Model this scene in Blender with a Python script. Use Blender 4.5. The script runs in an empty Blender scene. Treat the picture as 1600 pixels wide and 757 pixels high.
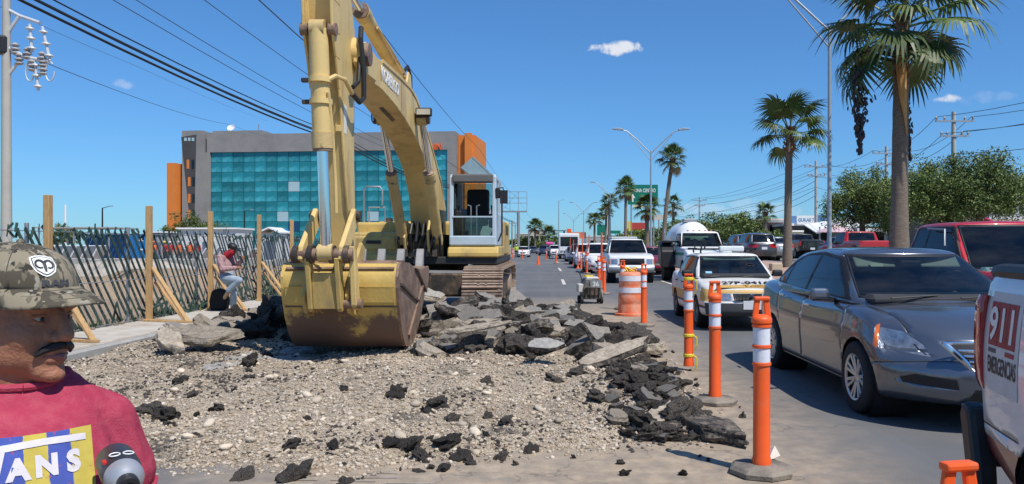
import bpy, bmesh, math, random
from mathutils import Vector, Matrix, Euler, Quaternion, noise
R = math.radians
rnd = random.Random(7)
SC = bpy.context.scene
COL = SC.collection

# ------------------------------------------------------------------ camera
F, CX, CY, CH = 1230.0, 862.0, 385.0, 1.5      # focal length and principal point in photo pixels, camera height
cam = bpy.data.cameras.new('camera'); camo = bpy.data.objects.new('camera', cam); COL.objects.link(camo)
cam.sensor_width = 36; cam.lens = 36 * F / 1600
cam.shift_x = (800 - CX) / 1600; cam.shift_y = (CY - 378.5) / 1600
cam.clip_start = .05; cam.clip_end = 9000
camo.location = (0, 0, CH); camo.rotation_euler = (R(90), 0, 0)
SC.camera = camo

# ------------------------------------------------------------------ sky, sun, exposure
SUN_AZ = Vector((.66, -.75)).normalized(); SUN_EL = R(57)
SUN = Vector((SUN_AZ.x * math.cos(SUN_EL), SUN_AZ.y * math.cos(SUN_EL), math.sin(SUN_EL)))
wd = bpy.data.worlds.new('World'); SC.world = wd; wd.use_nodes = True
def build_world():
    nt = wd.node_tree; N = nt.nodes; L = nt.links
    bg = N['Background']
    sky = N.new('ShaderNodeTexSky'); sky.sky_type = 'NISHITA'; sky.sun_disc = False
    sky.sun_elevation = SUN_EL; sky.sun_rotation = math.atan2(SUN_AZ.x, SUN_AZ.y)
    sky.altitude = 0; sky.air_density = 1.0; sky.dust_density = .2; sky.ozone_density = 2.0
    tc = N.new('ShaderNodeTexCoord')
    nz = N.new('ShaderNodeTexNoise'); nz.inputs['Scale'].default_value = 48; nz.inputs['Detail'].default_value = 7
    nz.inputs['Roughness'].default_value = .62
    L.new(tc.outputs['Generated'], nz.inputs['Vector'])
    acc = None
    # small fair weather clouds: direction (from photo), half width and half height as angles
    for px, py, w, h, a in ((962, 75, .030, .0095, 1.0), (1477, 155, .015, .0052, .85), (198, 132, .013, .0055, .30),
                            (1100, 328, .045, .010, .30), (1210, 330, .05, .012, .28), (1545, 152, .03, .008, .12),
                            (1150, 318, .03, .008, .22), (1610, 330, .06, .02, .2)):
        d = Vector(((px - CX) / F, 1, (CY - py) / F)).normalized()
        u = Vector((d.y, -d.x, 0)).normalized(); v = u.cross(d)
        sub = N.new('ShaderNodeVectorMath'); sub.operation = 'SUBTRACT'; sub.inputs[1].default_value = d
        L.new(tc.outputs['Generated'], sub.inputs[0])
        sq = None
        for ax, s in ((u, w), (v, h)):
            dt = N.new('ShaderNodeVectorMath'); dt.operation = 'DOT_PRODUCT'; dt.inputs[1].default_value = ax / s
            L.new(sub.outputs[0], dt.inputs[0])
            p = N.new('ShaderNodeMath'); p.operation = 'MULTIPLY'
            L.new(dt.outputs['Value'], p.inputs[0]); L.new(dt.outputs['Value'], p.inputs[1])
            if sq is None: sq = p
            else:
                ad = N.new('ShaderNodeMath'); ad.operation = 'ADD'; L.new(sq.outputs[0], ad.inputs[0]); L.new(p.outputs[0], ad.inputs[1]); sq = ad
        dd = N.new('ShaderNodeVectorMath'); dd.operation = 'DOT_PRODUCT'; dd.inputs[1].default_value = d
        L.new(tc.outputs['Generated'], dd.inputs[0])
        fr = N.new('ShaderNodeMath'); fr.operation = 'GREATER_THAN'; fr.inputs[1].default_value = .5; L.new(dd.outputs['Value'], fr.inputs[0])
        # mask = clamp(1.15 - sq + (noise-.5)*2.6) 
        m1 = N.new('ShaderNodeMath'); m1.operation = 'MULTIPLY_ADD'; m1.inputs[1].default_value = 4.4; m1.inputs[2].default_value = -1.4
        L.new(nz.outputs['Fac'], m1.inputs[0])
        m2 = N.new('ShaderNodeMath'); m2.operation = 'SUBTRACT'; L.new(m1.outputs[0], m2.inputs[0]); L.new(sq.outputs[0], m2.inputs[1])
        mr = N.new('ShaderNodeMapRange'); mr.inputs['From Min'].default_value = -.25; mr.inputs['From Max'].default_value = .8
        mr.interpolation_type = 'SMOOTHSTEP'
        mr.inputs['To Max'].default_value = a; L.new(m2.outputs[0], mr.inputs['Value'])
        m3 = N.new('ShaderNodeMath'); m3.operation = 'MULTIPLY'; L.new(mr.outputs[0], m3.inputs[0]); L.new(fr.outputs[0], m3.inputs[1])
        if acc is None: acc = m3
        else:
            mx = N.new('ShaderNodeMath'); mx.operation = 'MAXIMUM'; L.new(acc.outputs[0], mx.inputs[0]); L.new(m3.outputs[0], mx.inputs[1]); acc = mx
    hs = N.new('ShaderNodeGamma'); hs.inputs['Gamma'].default_value = .85; L.new(sky.outputs[0], hs.inputs['Color'])
    tn = N.new('ShaderNodeMixRGB'); tn.blend_type = 'MULTIPLY'; tn.inputs['Fac'].default_value = 1; tn.inputs['Color2'].default_value = (.56, 1.10, 1.72, 1); L.new(hs.outputs[0], tn.inputs['Color1'])
    mix = N.new('ShaderNodeMixRGB'); mix.inputs['Color2'].default_value = (7.6, 8.0, 8.8, 1)
    L.new(acc.outputs[0], mix.inputs['Fac']); L.new(tn.outputs[0], mix.inputs['Color1'])
    L.new(mix.outputs[0], bg.inputs['Color'])
    bg.inputs['Strength'].default_value = .1
build_world()
sl = bpy.data.lights.new('sun', 'SUN'); sl.energy = 4.8; sl.angle = R(.5); sl.color = (1, .955, .88)
so = bpy.data.objects.new('sun', sl); COL.objects.link(so); so.rotation_euler = (-SUN).to_track_quat('-Z', 'Y').to_euler(); so.location = (20, -20, 30)
SC.view_settings.view_transform = 'Standard'; SC.view_settings.look = 'None'
SC.view_settings.exposure = 0; SC.view_settings.gamma = 1
SC.cycles.max_bounces = 6; SC.cycles.transparent_max_bounces = 12

# ------------------------------------------------------------------ helpers
def P(px, py, Y):                    # photo pixel at distance Y
    return Vector(((px - CX) / F * Y, Y, CH + (CY - py) / F * Y))
def PX(px, Y): return (px - CX) / F * Y
def PZ(py, Y): return CH + (CY - py) / F * Y
def s2l(r, g, b):
    f = lambda c: (c / 255 / 12.92) if c / 255 <= .04045 else ((c / 255 + .055) / 1.055) ** 2.4
    return (f(r), f(g), f(b))
def mulc(c, k): return tuple(min(1, max(0, x * k)) for x in c[:3]) + (1,)

MATS = {}
def mat(name, col, rough=.7, metal=0, var=.12, scale=6, bump=0, bscale=40, dirt=None, dscale=3, damt=.5, dsoft=.12,
        coat=0, spec=.5, perobj=0, trans=0, ior=1.45, emit=None, alpha=None, coords='Object', stretch=None, streak=None):
    """procedural principled material: colour noise, optional dirt / wear layer, optional bump"""
    if name in MATS: return MATS[name]
    m = bpy.data.materials.new(name); m.use_nodes = True; MATS[name] = m
    nt = m.node_tree; N = nt.nodes; L = nt.links; b = N['Principled BSDF']
    tc = N.new('ShaderNodeTexCoord'); vec = tc.outputs[coords]
    if stretch:
        mp = N.new('ShaderNodeMapping'); mp.inputs['Scale'].default_value = stretch; L.new(vec, mp.inputs['Vector']); vec = mp.outputs[0]
    n1 = N.new('ShaderNodeTexNoise'); n1.inputs['Scale'].default_value = scale; n1.inputs['Detail'].default_value = 6; n1.inputs['Roughness'].default_value = .65
    L.new(vec, n1.inputs['Vector'])
    cr = N.new('ShaderNodeValToRGB'); cr.color_ramp.elements[0].position = .25; cr.color_ramp.elements[1].position = .75
    cr.color_ramp.elements[0].color = mulc(col, 1 - var); cr.color_ramp.elements[1].color = mulc(col, 1 + var)
    L.new(n1.outputs['Fac'], cr.inputs['Fac']); cur = cr.outputs['Color']
    if dirt:
        n2 = N.new('ShaderNodeTexNoise'); n2.inputs['Scale'].default_value = dscale; n2.inputs['Detail'].default_value = 8; n2.inputs['Roughness'].default_value = .7
        L.new(vec, n2.inputs['Vector'])
        if streak:
            mp2 = N.new('ShaderNodeMapping'); mp2.inputs['Scale'].default_value = streak; L.new(tc.outputs[coords], mp2.inputs['Vector']); L.new(mp2.outputs[0], n2.inputs['Vector'])
        mr = N.new('ShaderNodeMapRange'); mr.inputs['From Min'].default_value = 1 - damt - dsoft; mr.inputs['From Max'].default_value = 1 - damt + dsoft
        L.new(n2.outputs['Fac'], mr.inputs['Value'])
        mx = N.new('ShaderNodeMixRGB'); mx.inputs['Color2'].default_value = (*dirt, 1)
        L.new(mr.outputs[0], mx.inputs['Fac']); L.new(cur, mx.inputs['Color1']); cur = mx.outputs[0]
    if perobj:
        oi = N.new('ShaderNodeObjectInfo'); hs = N.new('ShaderNodeHueSaturation')
        mr2 = N.new('ShaderNodeMapRange'); mr2.inputs['To Min'].default_value = 1 - perobj; mr2.inputs['To Max'].default_value = 1 + perobj
        L.new(oi.outputs['Random'], mr2.inputs['Value']); L.new(mr2.outputs[0], hs.inputs['Value']); L.new(cur, hs.inputs['Color']); cur = hs.outputs[0]
    L.new(cur, b.inputs['Base Color'])
    b.inputs['Roughness'].default_value = rough; b.inputs['Metallic'].default_value = metal
    b.inputs['Coat Weight'].default_value = coat; b.inputs['Coat Roughness'].default_value = .04
    b.inputs['Specular IOR Level'].default_value = spec; b.inputs['IOR'].default_value = ior
    if trans: b.inputs['Transmission Weight'].default_value = trans
    if alpha is not None: b.inputs['Alpha'].default_value = alpha
    if emit: b.inputs['Emission Color'].default_value = (*emit[:3], 1); b.inputs['Emission Strength'].default_value = emit[3]
    if bump:
        n3 = N.new('ShaderNodeTexNoise'); n3.inputs['Scale'].default_value = bscale; n3.inputs['Detail'].default_value = 5
        L.new(vec, n3.inputs['Vector'])
        bp = N.new('ShaderNodeBump'); bp.inputs['Strength'].default_value = bump; bp.inputs['Distance'].default_value = .02
        L.new(n3.outputs['Fac'], bp.inputs['Height']); L.new(bp.outputs[0], b.inputs['Normal'])
    return m

def glass_mat(name, tint=(.55, .68, .66), refl=.9, dens=.45):
    """thin car / cab glass: tinted see-through pane with a mirror reflection"""
    if name in MATS: return MATS[name]
    m = bpy.data.materials.new(name); m.use_nodes = True; MATS[name] = m
    nt = m.node_tree; N = nt.nodes; L = nt.links; N.remove(N['Principled BSDF']); out = N['Material Output']
    t = N.new('ShaderNodeBsdfTransparent'); t.inputs[0].default_value = (*[c * (1 - dens) for c in tint], 1)
    g = N.new('ShaderNodeBsdfGlossy'); g.inputs['Roughness'].default_value = .02; g.inputs[0].default_value = (refl, refl, refl, 1)
    fr = N.new('ShaderNodeFresnel'); fr.inputs[0].default_value = 1.6
    mx = N.new('ShaderNodeMixShader'); L.new(fr.outputs[0], mx.inputs[0]); L.new(t.outputs[0], mx.inputs[1]); L.new(g.outputs[0], mx.inputs[2])
    dn = N.new('ShaderNodeBsdfDiffuse'); dn.inputs[0].default_value = (.28, .27, .25, 1)
    nz = N.new('ShaderNodeTexNoise'); nz.inputs['Scale'].default_value = 3; nz.inputs['Detail'].default_value = 6
    mr = N.new('ShaderNodeMapRange'); mr.inputs['From Min'].default_value = .35; mr.inputs['From Max'].default_value = 1; mr.inputs['To Max'].default_value = .10
    L.new(nz.outputs['Fac'], mr.inputs[0])
    mx2 = N.new('ShaderNodeMixShader'); L.new(mr.outputs[0], mx2.inputs[0]); L.new(mx.outputs[0], mx2.inputs[1]); L.new(dn.outputs[0], mx2.inputs[2])
    L.new(mx2.outputs[0], out.inputs[0])
    return m

class MB:
    def __init__(s): s.v = []; s.f = []; s.m = []
    def add(s, vs, fs, mi=0):
        o = len(s.v); s.v += [tuple(v) for v in vs]; s.f += [tuple(i + o for i in f) for f in fs]; s.m += [mi] * len(fs); return s
    def box(s, c, d, rot=None, mi=0, taper=1):
        x, y, z = d[0] / 2, d[1] / 2, d[2] / 2; c = Vector(c)
        vs = [Vector((a * x * (taper if k > 0 else 1), b * y * (taper if k > 0 else 1), k * z)) for k in (-1, 1) for b in (-1, 1) for a in (-1, 1)]
        if rot is not None: vs = [rot @ v for v in vs]
        return s.add([v + c for v in vs], [(0, 2, 3, 1), (4, 5, 7, 6), (0, 1, 5, 4), (2, 6, 7, 3), (0, 4, 6, 2), (1, 3, 7, 5)], mi)
    def bx(s, x0, x1, y0, y1, z0, z1, mi=0): return s.box(((x0 + x1) / 2, (y0 + y1) / 2, (z0 + z1) / 2), (abs(x1 - x0), abs(y1 - y0), abs(z1 - z0)), mi=mi)
    def beam(s, p, q, w, h, up=(0, 0, 1), mi=0):
        p = Vector(p); q = Vector(q); d = (q - p); l = d.length; d.normalize(); up = Vector(up)
        x = d.cross(up)
        if x.length < 1e-4: x = d.cross(Vector((1, 0, 0)))
        x.normalize(); y = x.cross(d); m = Matrix((x, y, d)).transposed()
        return s.box((p + q) / 2, (w, h, l), m, mi)
    def tube(s, pts, r, n=8, mi=0, cap=True):
        pts = [Vector(p) for p in pts]; k = len(pts); rr = r if isinstance(r, (list, tuple)) else [r] * k
        rings = []; up = None
        for i, p in enumerate(pts):
            d = (pts[min(i + 1, k - 1)] - pts[max(i - 1, 0)]).normalized()
            if up is None:
                up = d.cross(Vector((0, 0, 1)))
                if up.length < 1e-3: up = d.cross(Vector((0, 1, 0)))
                up.normalize()
            x = (up - d * up.dot(d)).normalized(); y = d.cross(x); up = x
            rings.append([p + (x * math.cos(2 * math.pi * j / n) + y * math.sin(2 * math.pi * j / n)) * rr[i] for j in range(n)])
        return s.loft(rings, cap, mi)
    def loft(s, rings, cap=True, mi=0):
        n = len(rings[0]); vs = [v for r in rings for v in r]; fs = []
        for i in range(len(rings) - 1):
            for j in range(n):
                fs.append((i * n + j, i * n + (j + 1) % n, (i + 1) * n + (j + 1) % n, (i + 1) * n + j))
        if cap: fs += [tuple(reversed(range(n))), tuple(range((len(rings) - 1) * n, len(rings) * n))]
        return s.add(vs, fs, mi)
    def cyl(s, p, q, r, n=14, r2=None, mi=0): return s.tube([p, q], [r, r if r2 is None else r2], n, mi)
    def lathe(s, prof, n=20, M=None, mi=0, cap=True):
        rings = [[Vector((r * math.cos(2 * math.pi * j / n), r * math.sin(2 * math.pi * j / n), z)) for j in range(n)] for r, z in prof]
        if M is not None: rings = [[M @ v for v in r] for r in rings]
        return s.loft(rings, cap, mi)
    def prism(s, poly, a, b, axis='x', mi=0):
        n = len(poly); g = {'x': lambda u, v, t: (t, u, v), 'y': lambda u, v, t: (u, t, v), 'z': lambda u, v, t: (u, v, t)}[axis]
        vs = [g(u, v, a) for u, v in poly] + [g(u, v, b) for u, v in poly]
        fs = [tuple(reversed(range(n))), tuple(range(n, 2 * n))] + [(i, (i + 1) % n, n + (i + 1) % n, n + i) for i in range(n)]
        return s.add(vs, fs, mi)
    def strip(s, top, bot, a, b, axis='x', mi=0):
        """extruded band between two polylines of equal length (non convex profiles)"""
        for i in range(len(top) - 1):
            pass
        g = {'x': lambda u, v, t: (t, u, v), 'y': lambda u, v, t: (u, t, v), 'z': lambda u, v, t: (u, v, t)}[axis]
        rings = [[g(*top[i], a), g(*top[i], b), g(*bot[i], b), g(*bot[i], a)] for i in range(len(top))]
        return s.loft(rings, True, mi)
    def ell(s, c, r, nu=16, nv=10, rot=None, mi=0):
        c = Vector(c); r = (r, r, r) if isinstance(r, (int, float)) else r; rings = []
        for i in range(nv + 1):
            t = math.pi * (i / nv); t = min(max(t, .02), math.pi - .02)
            ring = []
            for j in range(nu):
                p = 2 * math.pi * j / nu
                v = Vector((r[0] * math.sin(t) * math.cos(p), r[1] * math.sin(t) * math.sin(p), -r[2] * math.cos(t)))
                ring.append((rot @ v if rot is not None else v) + c)
            rings.append(ring)
        return s.loft(rings, True, mi)
    def poly(s, vs, mi=0): return s.add(vs, [tuple(range(len(vs)))], mi)
    def mesh(s, name='m', smooth=False, angle=35):
        me = bpy.data.meshes.new(name); me.from_pydata(s.v, [], s.f)
        if any(s.m): me.polygons.foreach_set('material_index', s.m)
        bm = bmesh.new(); bm.from_mesh(me); bmesh.ops.recalc_face_normals(bm, faces=bm.faces); bm.to_mesh(me); bm.free()
        if smooth:
            me.polygons.foreach_set('use_smooth', [True] * len(me.polygons)); me.set_sharp_from_angle(angle=R(angle))
        me.update(); return me

def tag(o, label=None, cat=None, group=None, kind=None):
    if label: o['label'] = label
    if cat: o['category'] = cat
    if group: o['group'] = group
    if kind: o['kind'] = kind
    return o
def ob(name, geo, mats, parent=None, loc=None, rot=None, smooth=False, bevel=0, seg=1, label=None, cat=None, group=None, kind=None, angle=35):
    me = geo.mesh(name, smooth, angle) if isinstance(geo, MB) else geo
    o = bpy.data.objects.new(name, me); COL.objects.link(o)
    if mats is not None and not me.materials:
        for m in (mats if isinstance(mats, (list, tuple)) else [mats]): me.materials.append(m)
    if parent is not None: o.parent = parent
    if loc is not None: o.location = loc
    if rot is not None: o.rotation_euler = rot
    if bevel:
        md = o.modifiers.new('bevel', 'BEVEL'); md.width = bevel; md.segments = seg; md.limit_method = 'ANGLE'; md.angle_limit = R(40); md.harden_normals = False
    return tag(o, label, cat, group, kind)
def root(name, loc, rz=0, label=None, cat=None, group=None):
    o = bpy.data.objects.new(name, None); COL.objects.link(o); o.location = loc; o.rotation_euler = (0, 0, rz); o.empty_display_size = .2
    return tag(o, label, cat, group)
KIDS = None
def copy_tree(o, parent=None, label=None, loc=None, rz=None):
    c = o.copy(); COL.objects.link(c); c.parent = parent
    if label: c['label'] = label
    if loc is not None: c.location = loc
    if rz is not None: c.rotation_euler = (0, 0, rz)
    for ch in o.children: copy_tree(ch, c)
    return c
def baked(o):
    """evaluate one object's modifiers in a scene of its own"""
    t = bpy.data.scenes.new('bench'); t.collection.objects.link(o); vl = t.view_layers[0]; vl.update()
    me = bpy.data.meshes.new_from_object(o.evaluated_get(vl.depsgraph)); bpy.data.scenes.remove(t); return me
def text_mesh(body, size=1, extrude=.002, offset=0, align='CENTER', shear=0, space=1):
    cu = bpy.data.curves.new('lettering', 'FONT'); cu.body = body; cu.size = size; cu.extrude = extrude; cu.offset = offset
    cu.align_x = align; cu.align_y = 'CENTER'; cu.shear = shear; cu.space_character = space; cu.resolution_u = 3
    o = bpy.data.objects.new('lettering', cu); me = baked(o)
    bpy.data.objects.remove(o); bpy.data.curves.remove(cu); return me
def lettering(body, m, parent, origin, right, up, size, depth=.003, offset=0, fit=None, shear=0, space=1, name='lettering'):
    """flat raised letters laid on a surface: origin is their centre, right/up their axes"""
    me = text_mesh(body, size, depth, offset, shear=shear, space=space)
    right = Vector(right).normalized(); up = Vector(up).normalized(); n = right.cross(up)
    xs = [v.co.x for v in me.vertices]; k = 1
    if fit and max(xs) > min(xs): k = fit / (max(xs) - min(xs))
    cx = (max(xs) + min(xs)) / 2; ys = [v.co.y for v in me.vertices]; cy = (max(ys) + min(ys)) / 2
    for v in me.vertices:
        v.co = Vector(origin) + right * ((v.co.x - cx) * k) + up * (v.co.y - cy) + n * v.co.z
    me.materials.append(m); me.update()
    o = bpy.data.objects.new(name, me); COL.objects.link(o)
    if parent is not None: o.parent = parent
    return o
def lut(tbl):
    tbl = sorted(tbl); xs = [t[0] for t in tbl]; ys = [t[1] for t in tbl]; n = len(xs)
    sl_ = [(ys[i + 1] - ys[i]) / (xs[i + 1] - xs[i]) for i in range(n - 1)]; ms = []
    for i in range(n):
        if i == 0: ms.append(sl_[0])
        elif i == n - 1: ms.append(sl_[-1])
        elif sl_[i - 1] * sl_[i] <= 0: ms.append(0)
        else: ms.append(2 * sl_[i - 1] * sl_[i] / (sl_[i - 1] + sl_[i]))
    def f(x):
        if x <= xs[0]: return ys[0]
        if x >= xs[-1]: return ys[-1]
        i = 0
        while xs[i + 1] < x: i += 1
        h = xs[i + 1] - xs[i]; t = (x - xs[i]) / h
        return (2 * t ** 3 - 3 * t * t + 1) * ys[i] + (t ** 3 - 2 * t * t + t) * h * ms[i] + (-2 * t ** 3 + 3 * t * t) * ys[i + 1] + (t ** 3 - t * t) * h * ms[i + 1]
    return f
def fused(mb, voxel, smooth_it=4, name='body', factor=.5):
    """voxel-fuse overlapping shapes into one continuous organic surface"""
    me = mb.mesh(name); o = bpy.data.objects.new(name, me)
    md = o.modifiers.new('r', 'REMESH'); md.mode = 'VOXEL'; md.voxel_size = voxel; md.use_smooth_shade = True
    if smooth_it:
        sm = o.modifiers.new('s', 'SMOOTH'); sm.iterations = smooth_it; sm.factor = factor
    r = baked(o)
    bpy.data.objects.remove(o); bpy.data.meshes.remove(me)
    r.polygons.foreach_set('use_smooth', [True] * len(r.polygons)); return r

# common materials
STEEL = mat('galvanised_steel', (.42, .43, .44), .45, .7, .15, 9)
BLACK = mat('black_plastic', (.018, .018, .02), .5, 0, .2, 20)
RUBBER = mat('tyre_rubber', (.022, .022, .023), .85, 0, .25, 30, .3, 60)
DARK = mat('dark_void', (.008, .008, .009), .9)
CHROME = mat('chrome', (.75, .76, .78), .12, 1, .03, 5)
WHITE = mat('white_paint', (.78, .78, .76), .45, 0, .06, 5)
CONC = mat('grey_concrete', (.36, .35, .33), .9, 0, .18, 4, .4, 60)
WOOD = mat('pine_wood', (.52, .33, .15), .75, 0, .22, 5, .2, 40, stretch=(14, 14, 1.5), dirt=(.30, .17, .07), damt=.40, perobj=.12)
# ------------------------------------------------------------------ ground, road, pavement, median
def sheet(name, x0, x1, y0, y1, z, m, nx=1, ny=1, label=None, kind='structure', hf=None):
    vs = []; fs = []
    for j in range(ny + 1):
        for i in range(nx + 1):
            x = x0 + (x1 - x0) * i / nx; y = y0 + (y1 - y0) * j / ny
            vs.append((x, y, z if hf is None else hf(x, y)))
    for j in range(ny):
        for i in range(nx):
            a = j * (nx + 1) + i; fs.append((a, a + 1, a + nx + 2, a + nx + 1))
    me = bpy.data.meshes.new(name); me.from_pydata(vs, [], fs); me.materials.append(m)
    o = bpy.data.objects.new(name, me); COL.objects.link(o); o['kind'] = kind
    if label: o['label'] = label
    return o

def asphalt_material():
    m = bpy.data.materials.new('asphalt'); m.use_nodes = True; nt = m.node_tree; N = nt.nodes; L = nt.links; b = N['Principled BSDF']
    tc = N.new('ShaderNodeTexCoord'); V = tc.outputs['Object']
    def nz(s, d=6, r=.6, vec=None):
        n = N.new('ShaderNodeTexNoise'); n.inputs['Scale'].default_value = s; n.inputs['Detail'].default_value = d; n.inputs['Roughness'].default_value = r
        L.new(vec or V, n.inputs['Vector']); return n.outputs['Fac']
    def ramp(f, a, b_, c0, c1):
        r = N.new('ShaderNodeValToRGB'); r.color_ramp.elements[0].position = a; r.color_ramp.elements[1].position = b_
        r.color_ramp.elements[0].color = (*c0, 1); r.color_ramp.elements[1].color = (*c1, 1); L.new(f, r.inputs[0]); return r.outputs[0]
    def mix(f, a, b_, typ='MIX'):
        x = N.new('ShaderNodeMixRGB'); x.blend_type = typ
        if isinstance(f, float): x.inputs[0].default_value = f
        else: L.new(f, x.inputs[0])
        for s, c in ((1, a), (2, b_)):
            if isinstance(c, tuple): x.inputs[s].default_value = (*c, 1)
            else: L.new(c, x.inputs[s])
        return x.outputs[0]
    big = ramp(nz(.35), .35, .68, (.105, .107, .112), (.155, .154, .152))
    fine = ramp(nz(160, 2, .5), .3, .75, (.72, .72, .72), (1.3, 1.28, 1.24))
    base = mix(1.0, big, fine, 'MULTIPLY')
    # streaks of tyre polish along the lanes
    mp = N.new('ShaderNodeMapping'); mp.inputs['Scale'].default_value = (1.6, .05, 1); L.new(V, mp.inputs[0])
    base = mix(ramp(nz(1.3, 4, .5, mp.outputs[0]), .5, .72, (0, 0, 0), (.55, .55, .55)), base, (.165, .165, .168))
    # tan dust left around the excavation: a wide band that follows its edge
    sep = N.new('ShaderNodeSeparateXYZ'); L.new(V, sep.inputs[0])
    def band(src, c, w):
        s = N.new('ShaderNodeMath'); s.operation = 'SUBTRACT'; L.new(src, s.inputs[0]); s.inputs[1].default_value = c
        a = N.new('ShaderNodeMath'); a.operation = 'ABSOLUTE'; L.new(s.outputs[0], a.inputs[0])
        mr = N.new('ShaderNodeMapRange'); mr.inputs['From Min'].default_value = w; mr.inputs['From Max'].default_value = w * .55; L.new(a.outputs[0], mr.inputs[0])
        return mr.outputs[0]
    wob = N.new('ShaderNodeMath'); wob.operation = 'MULTIPLY_ADD'; L.new(nz(.9, 4), wob.inputs[0]); wob.inputs[1].default_value = 1.1; L.new(sep.outputs[0], wob.inputs[2])
    m1 = N.new('ShaderNodeMath'); m1.operation = 'MULTIPLY'; L.new(band(wob.outputs[0], .45, 2.75), m1.inputs[0]); L.new(band(sep.outputs[1], 8, 16), m1.inputs[1])
    gr = nz(5, 8, .7); g2 = N.new('ShaderNodeMapRange'); g2.inputs['From Min'].default_value = .12; g2.inputs['From Max'].default_value = .62; L.new(gr, g2.inputs[0])
    m2 = N.new('ShaderNodeMath'); m2.operation = 'MULTIPLY'; L.new(m1.outputs[0], m2.inputs[0]); L.new(g2.outputs[0], m2.inputs[1])
    dust = ramp(nz(7, 7), .3, .7, (.33, .25, .17), (.47, .37, .26))
    base = mix(m2.outputs[0], base, dust)
    # scattered dusty blotches elsewhere
    bl = N.new('ShaderNodeMapRange'); bl.inputs['From Min'].default_value = .58; bl.inputs['From Max'].default_value = .8; bl.inputs['To Max'].default_value = .6; L.new(nz(.8, 8, .7), bl.inputs[0])
    base = mix(bl.outputs[0], base, (.25, .215, .17))
    # cracks and tar seams
    vo = N.new('ShaderNodeTexVoronoi'); vo.feature = 'DISTANCE_TO_EDGE'; vo.inputs['Scale'].default_value = .55
    dm = N.new('ShaderNodeVectorMath'); dm.operation = 'ADD'; nn = N.new('ShaderNodeTexNoise'); nn.inputs['Scale'].default_value = 2.5; nn.inputs['Detail'].default_value = 5; L.new(V, nn.inputs['Vector'])
    sc = N.new('ShaderNodeVectorMath'); sc.operation = 'SCALE'; sc.inputs['Scale'].default_value = .7; L.new(nn.outputs['Color'], sc.inputs[0]); L.new(V, dm.inputs[0]); L.new(sc.outputs[0], dm.inputs[1]); L.new(dm.outputs[0], vo.inputs['Vector'])
    ck = N.new('ShaderNodeMapRange'); ck.inputs['From Min'].default_value = .006; ck.inputs['From Max'].default_value = .001; ck.inputs['To Max'].default_value = .4; L.new(vo.outputs['Distance'], ck.inputs[0])
    base = mix(ck.outputs[0], base, (.035, .034, .033))
    L.new(base, b.inputs['Base Color']); b.inputs['Roughness'].default_value = .82
    bp = N.new('ShaderNodeBump'); bp.inputs['Strength'].default_value = .35; bp.inputs['Distance'].default_value = .01; L.new(nz(120, 3), bp.inputs['Height']); L.new(bp.outputs[0], b.inputs['Normal'])
    return m
ASPH = asphalt_material()
DIRT = mat('bare_dirt', (.33, .225, .14), .95, 0, .22, .5, .6, 6, dirt=(.30, .23, .16), dscale=.15, damt=.48)
SOIL = mat('dry_ground', (.30, .25, .18), .95, 0, .2, .06, dirt=(.20, .19, .10), dscale=.02, damt=.5)
BRICKM = mat('median_paving', (.42, .25, .19), .9, 0, .2, 3, .3, 30, dirt=(.50, .40, .32), damt=.45)
PAVE = mat('pavement_concrete', (.50, .46, .40), .92, 0, .14, 2.5, .35, 50, dirt=(.38, .31, .24), damt=.42, dscale=2)
ROADP = mat('worn_road_paint', (.66, .62, .55), .8, 0, .2, 14, dirt=(.24, .21, .17), damt=.42, dscale=9)
sheet('ground', -4000, 4000, -60, 8000, -.06, SOIL)
sheet('road', -6.3, 7.2, -30, 2500, 0, ASPH)
lot = sheet('building_site_ground', -190, -7.75, -30, 420, 0, DIRT, 60, 90,
            hf=lambda x, y: .02 + (.28 * noise.noise(Vector((x * .11, y * .09, 3))) + .12 * noise.noise(Vector((x * .5, y * .4, 1)))) * min(1, max(0, (-8.6 - x) / 4)) * (1 if y < 60 else .4))
OPZ = .6                                                # the far carriageway lies a little higher
sheet('side_ground', 19.6, 900, -30, 2500, OPZ - .01, SOIL)
OPPA = mat('grey_road', (.16, .158, .15), .9, 0, .18, 1, .2, 80, dirt=(.27, .24, .2), damt=.42, dscale=.6)
sheet('far_carriageway', 12.4, 19.7, -30, 2500, OPZ, OPPA)
# pavement on the left: slabs with joints, and its kerb
pv = ob('pavement', MB().bx(-7.72, -6.42, -30, 60, -.1, .105), PAVE, kind='structure')
for i in range(30):
    y = -2 + i * 1.6
    g = MB().bx(-7.70, -6.46, y + .008, y + 1.592, .09, .12)
    ob('paving_slab', g, PAVE, pv, bevel=.006)
kb = ob('kerb', MB().bx(-6.42, -6.28, -30, 300, -.1, .10), CONC, kind='structure', bevel=.02)
# median: kerb and gently rising paving
def med_z(x): t = min(1, max(0, (x - 7.4) / 3.6)); return .13 + (OPZ + .05 - .13) * (3 * t * t - 2 * t ** 3)
sheet('median', 7.38, 12.3, -30, 900, .13, BRICKM, 16, 60, hf=lambda x, y: med_z(x))
YELP = mat('faded_kerb_paint', (.55, .43, .16), .85, 0, .15, 5, dirt=(.34, .32, .28), damt=.5)
ob('median_kerb', MB().bx(7.2, 7.4, -30, 900, -.1, .14), YELP, kind='structure', bevel=.02)
ob('far_kerb', MB().bx(12.3, 12.45, -30, 900, .3, OPZ + .08), CONC, kind='structure', bevel=.02)
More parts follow.
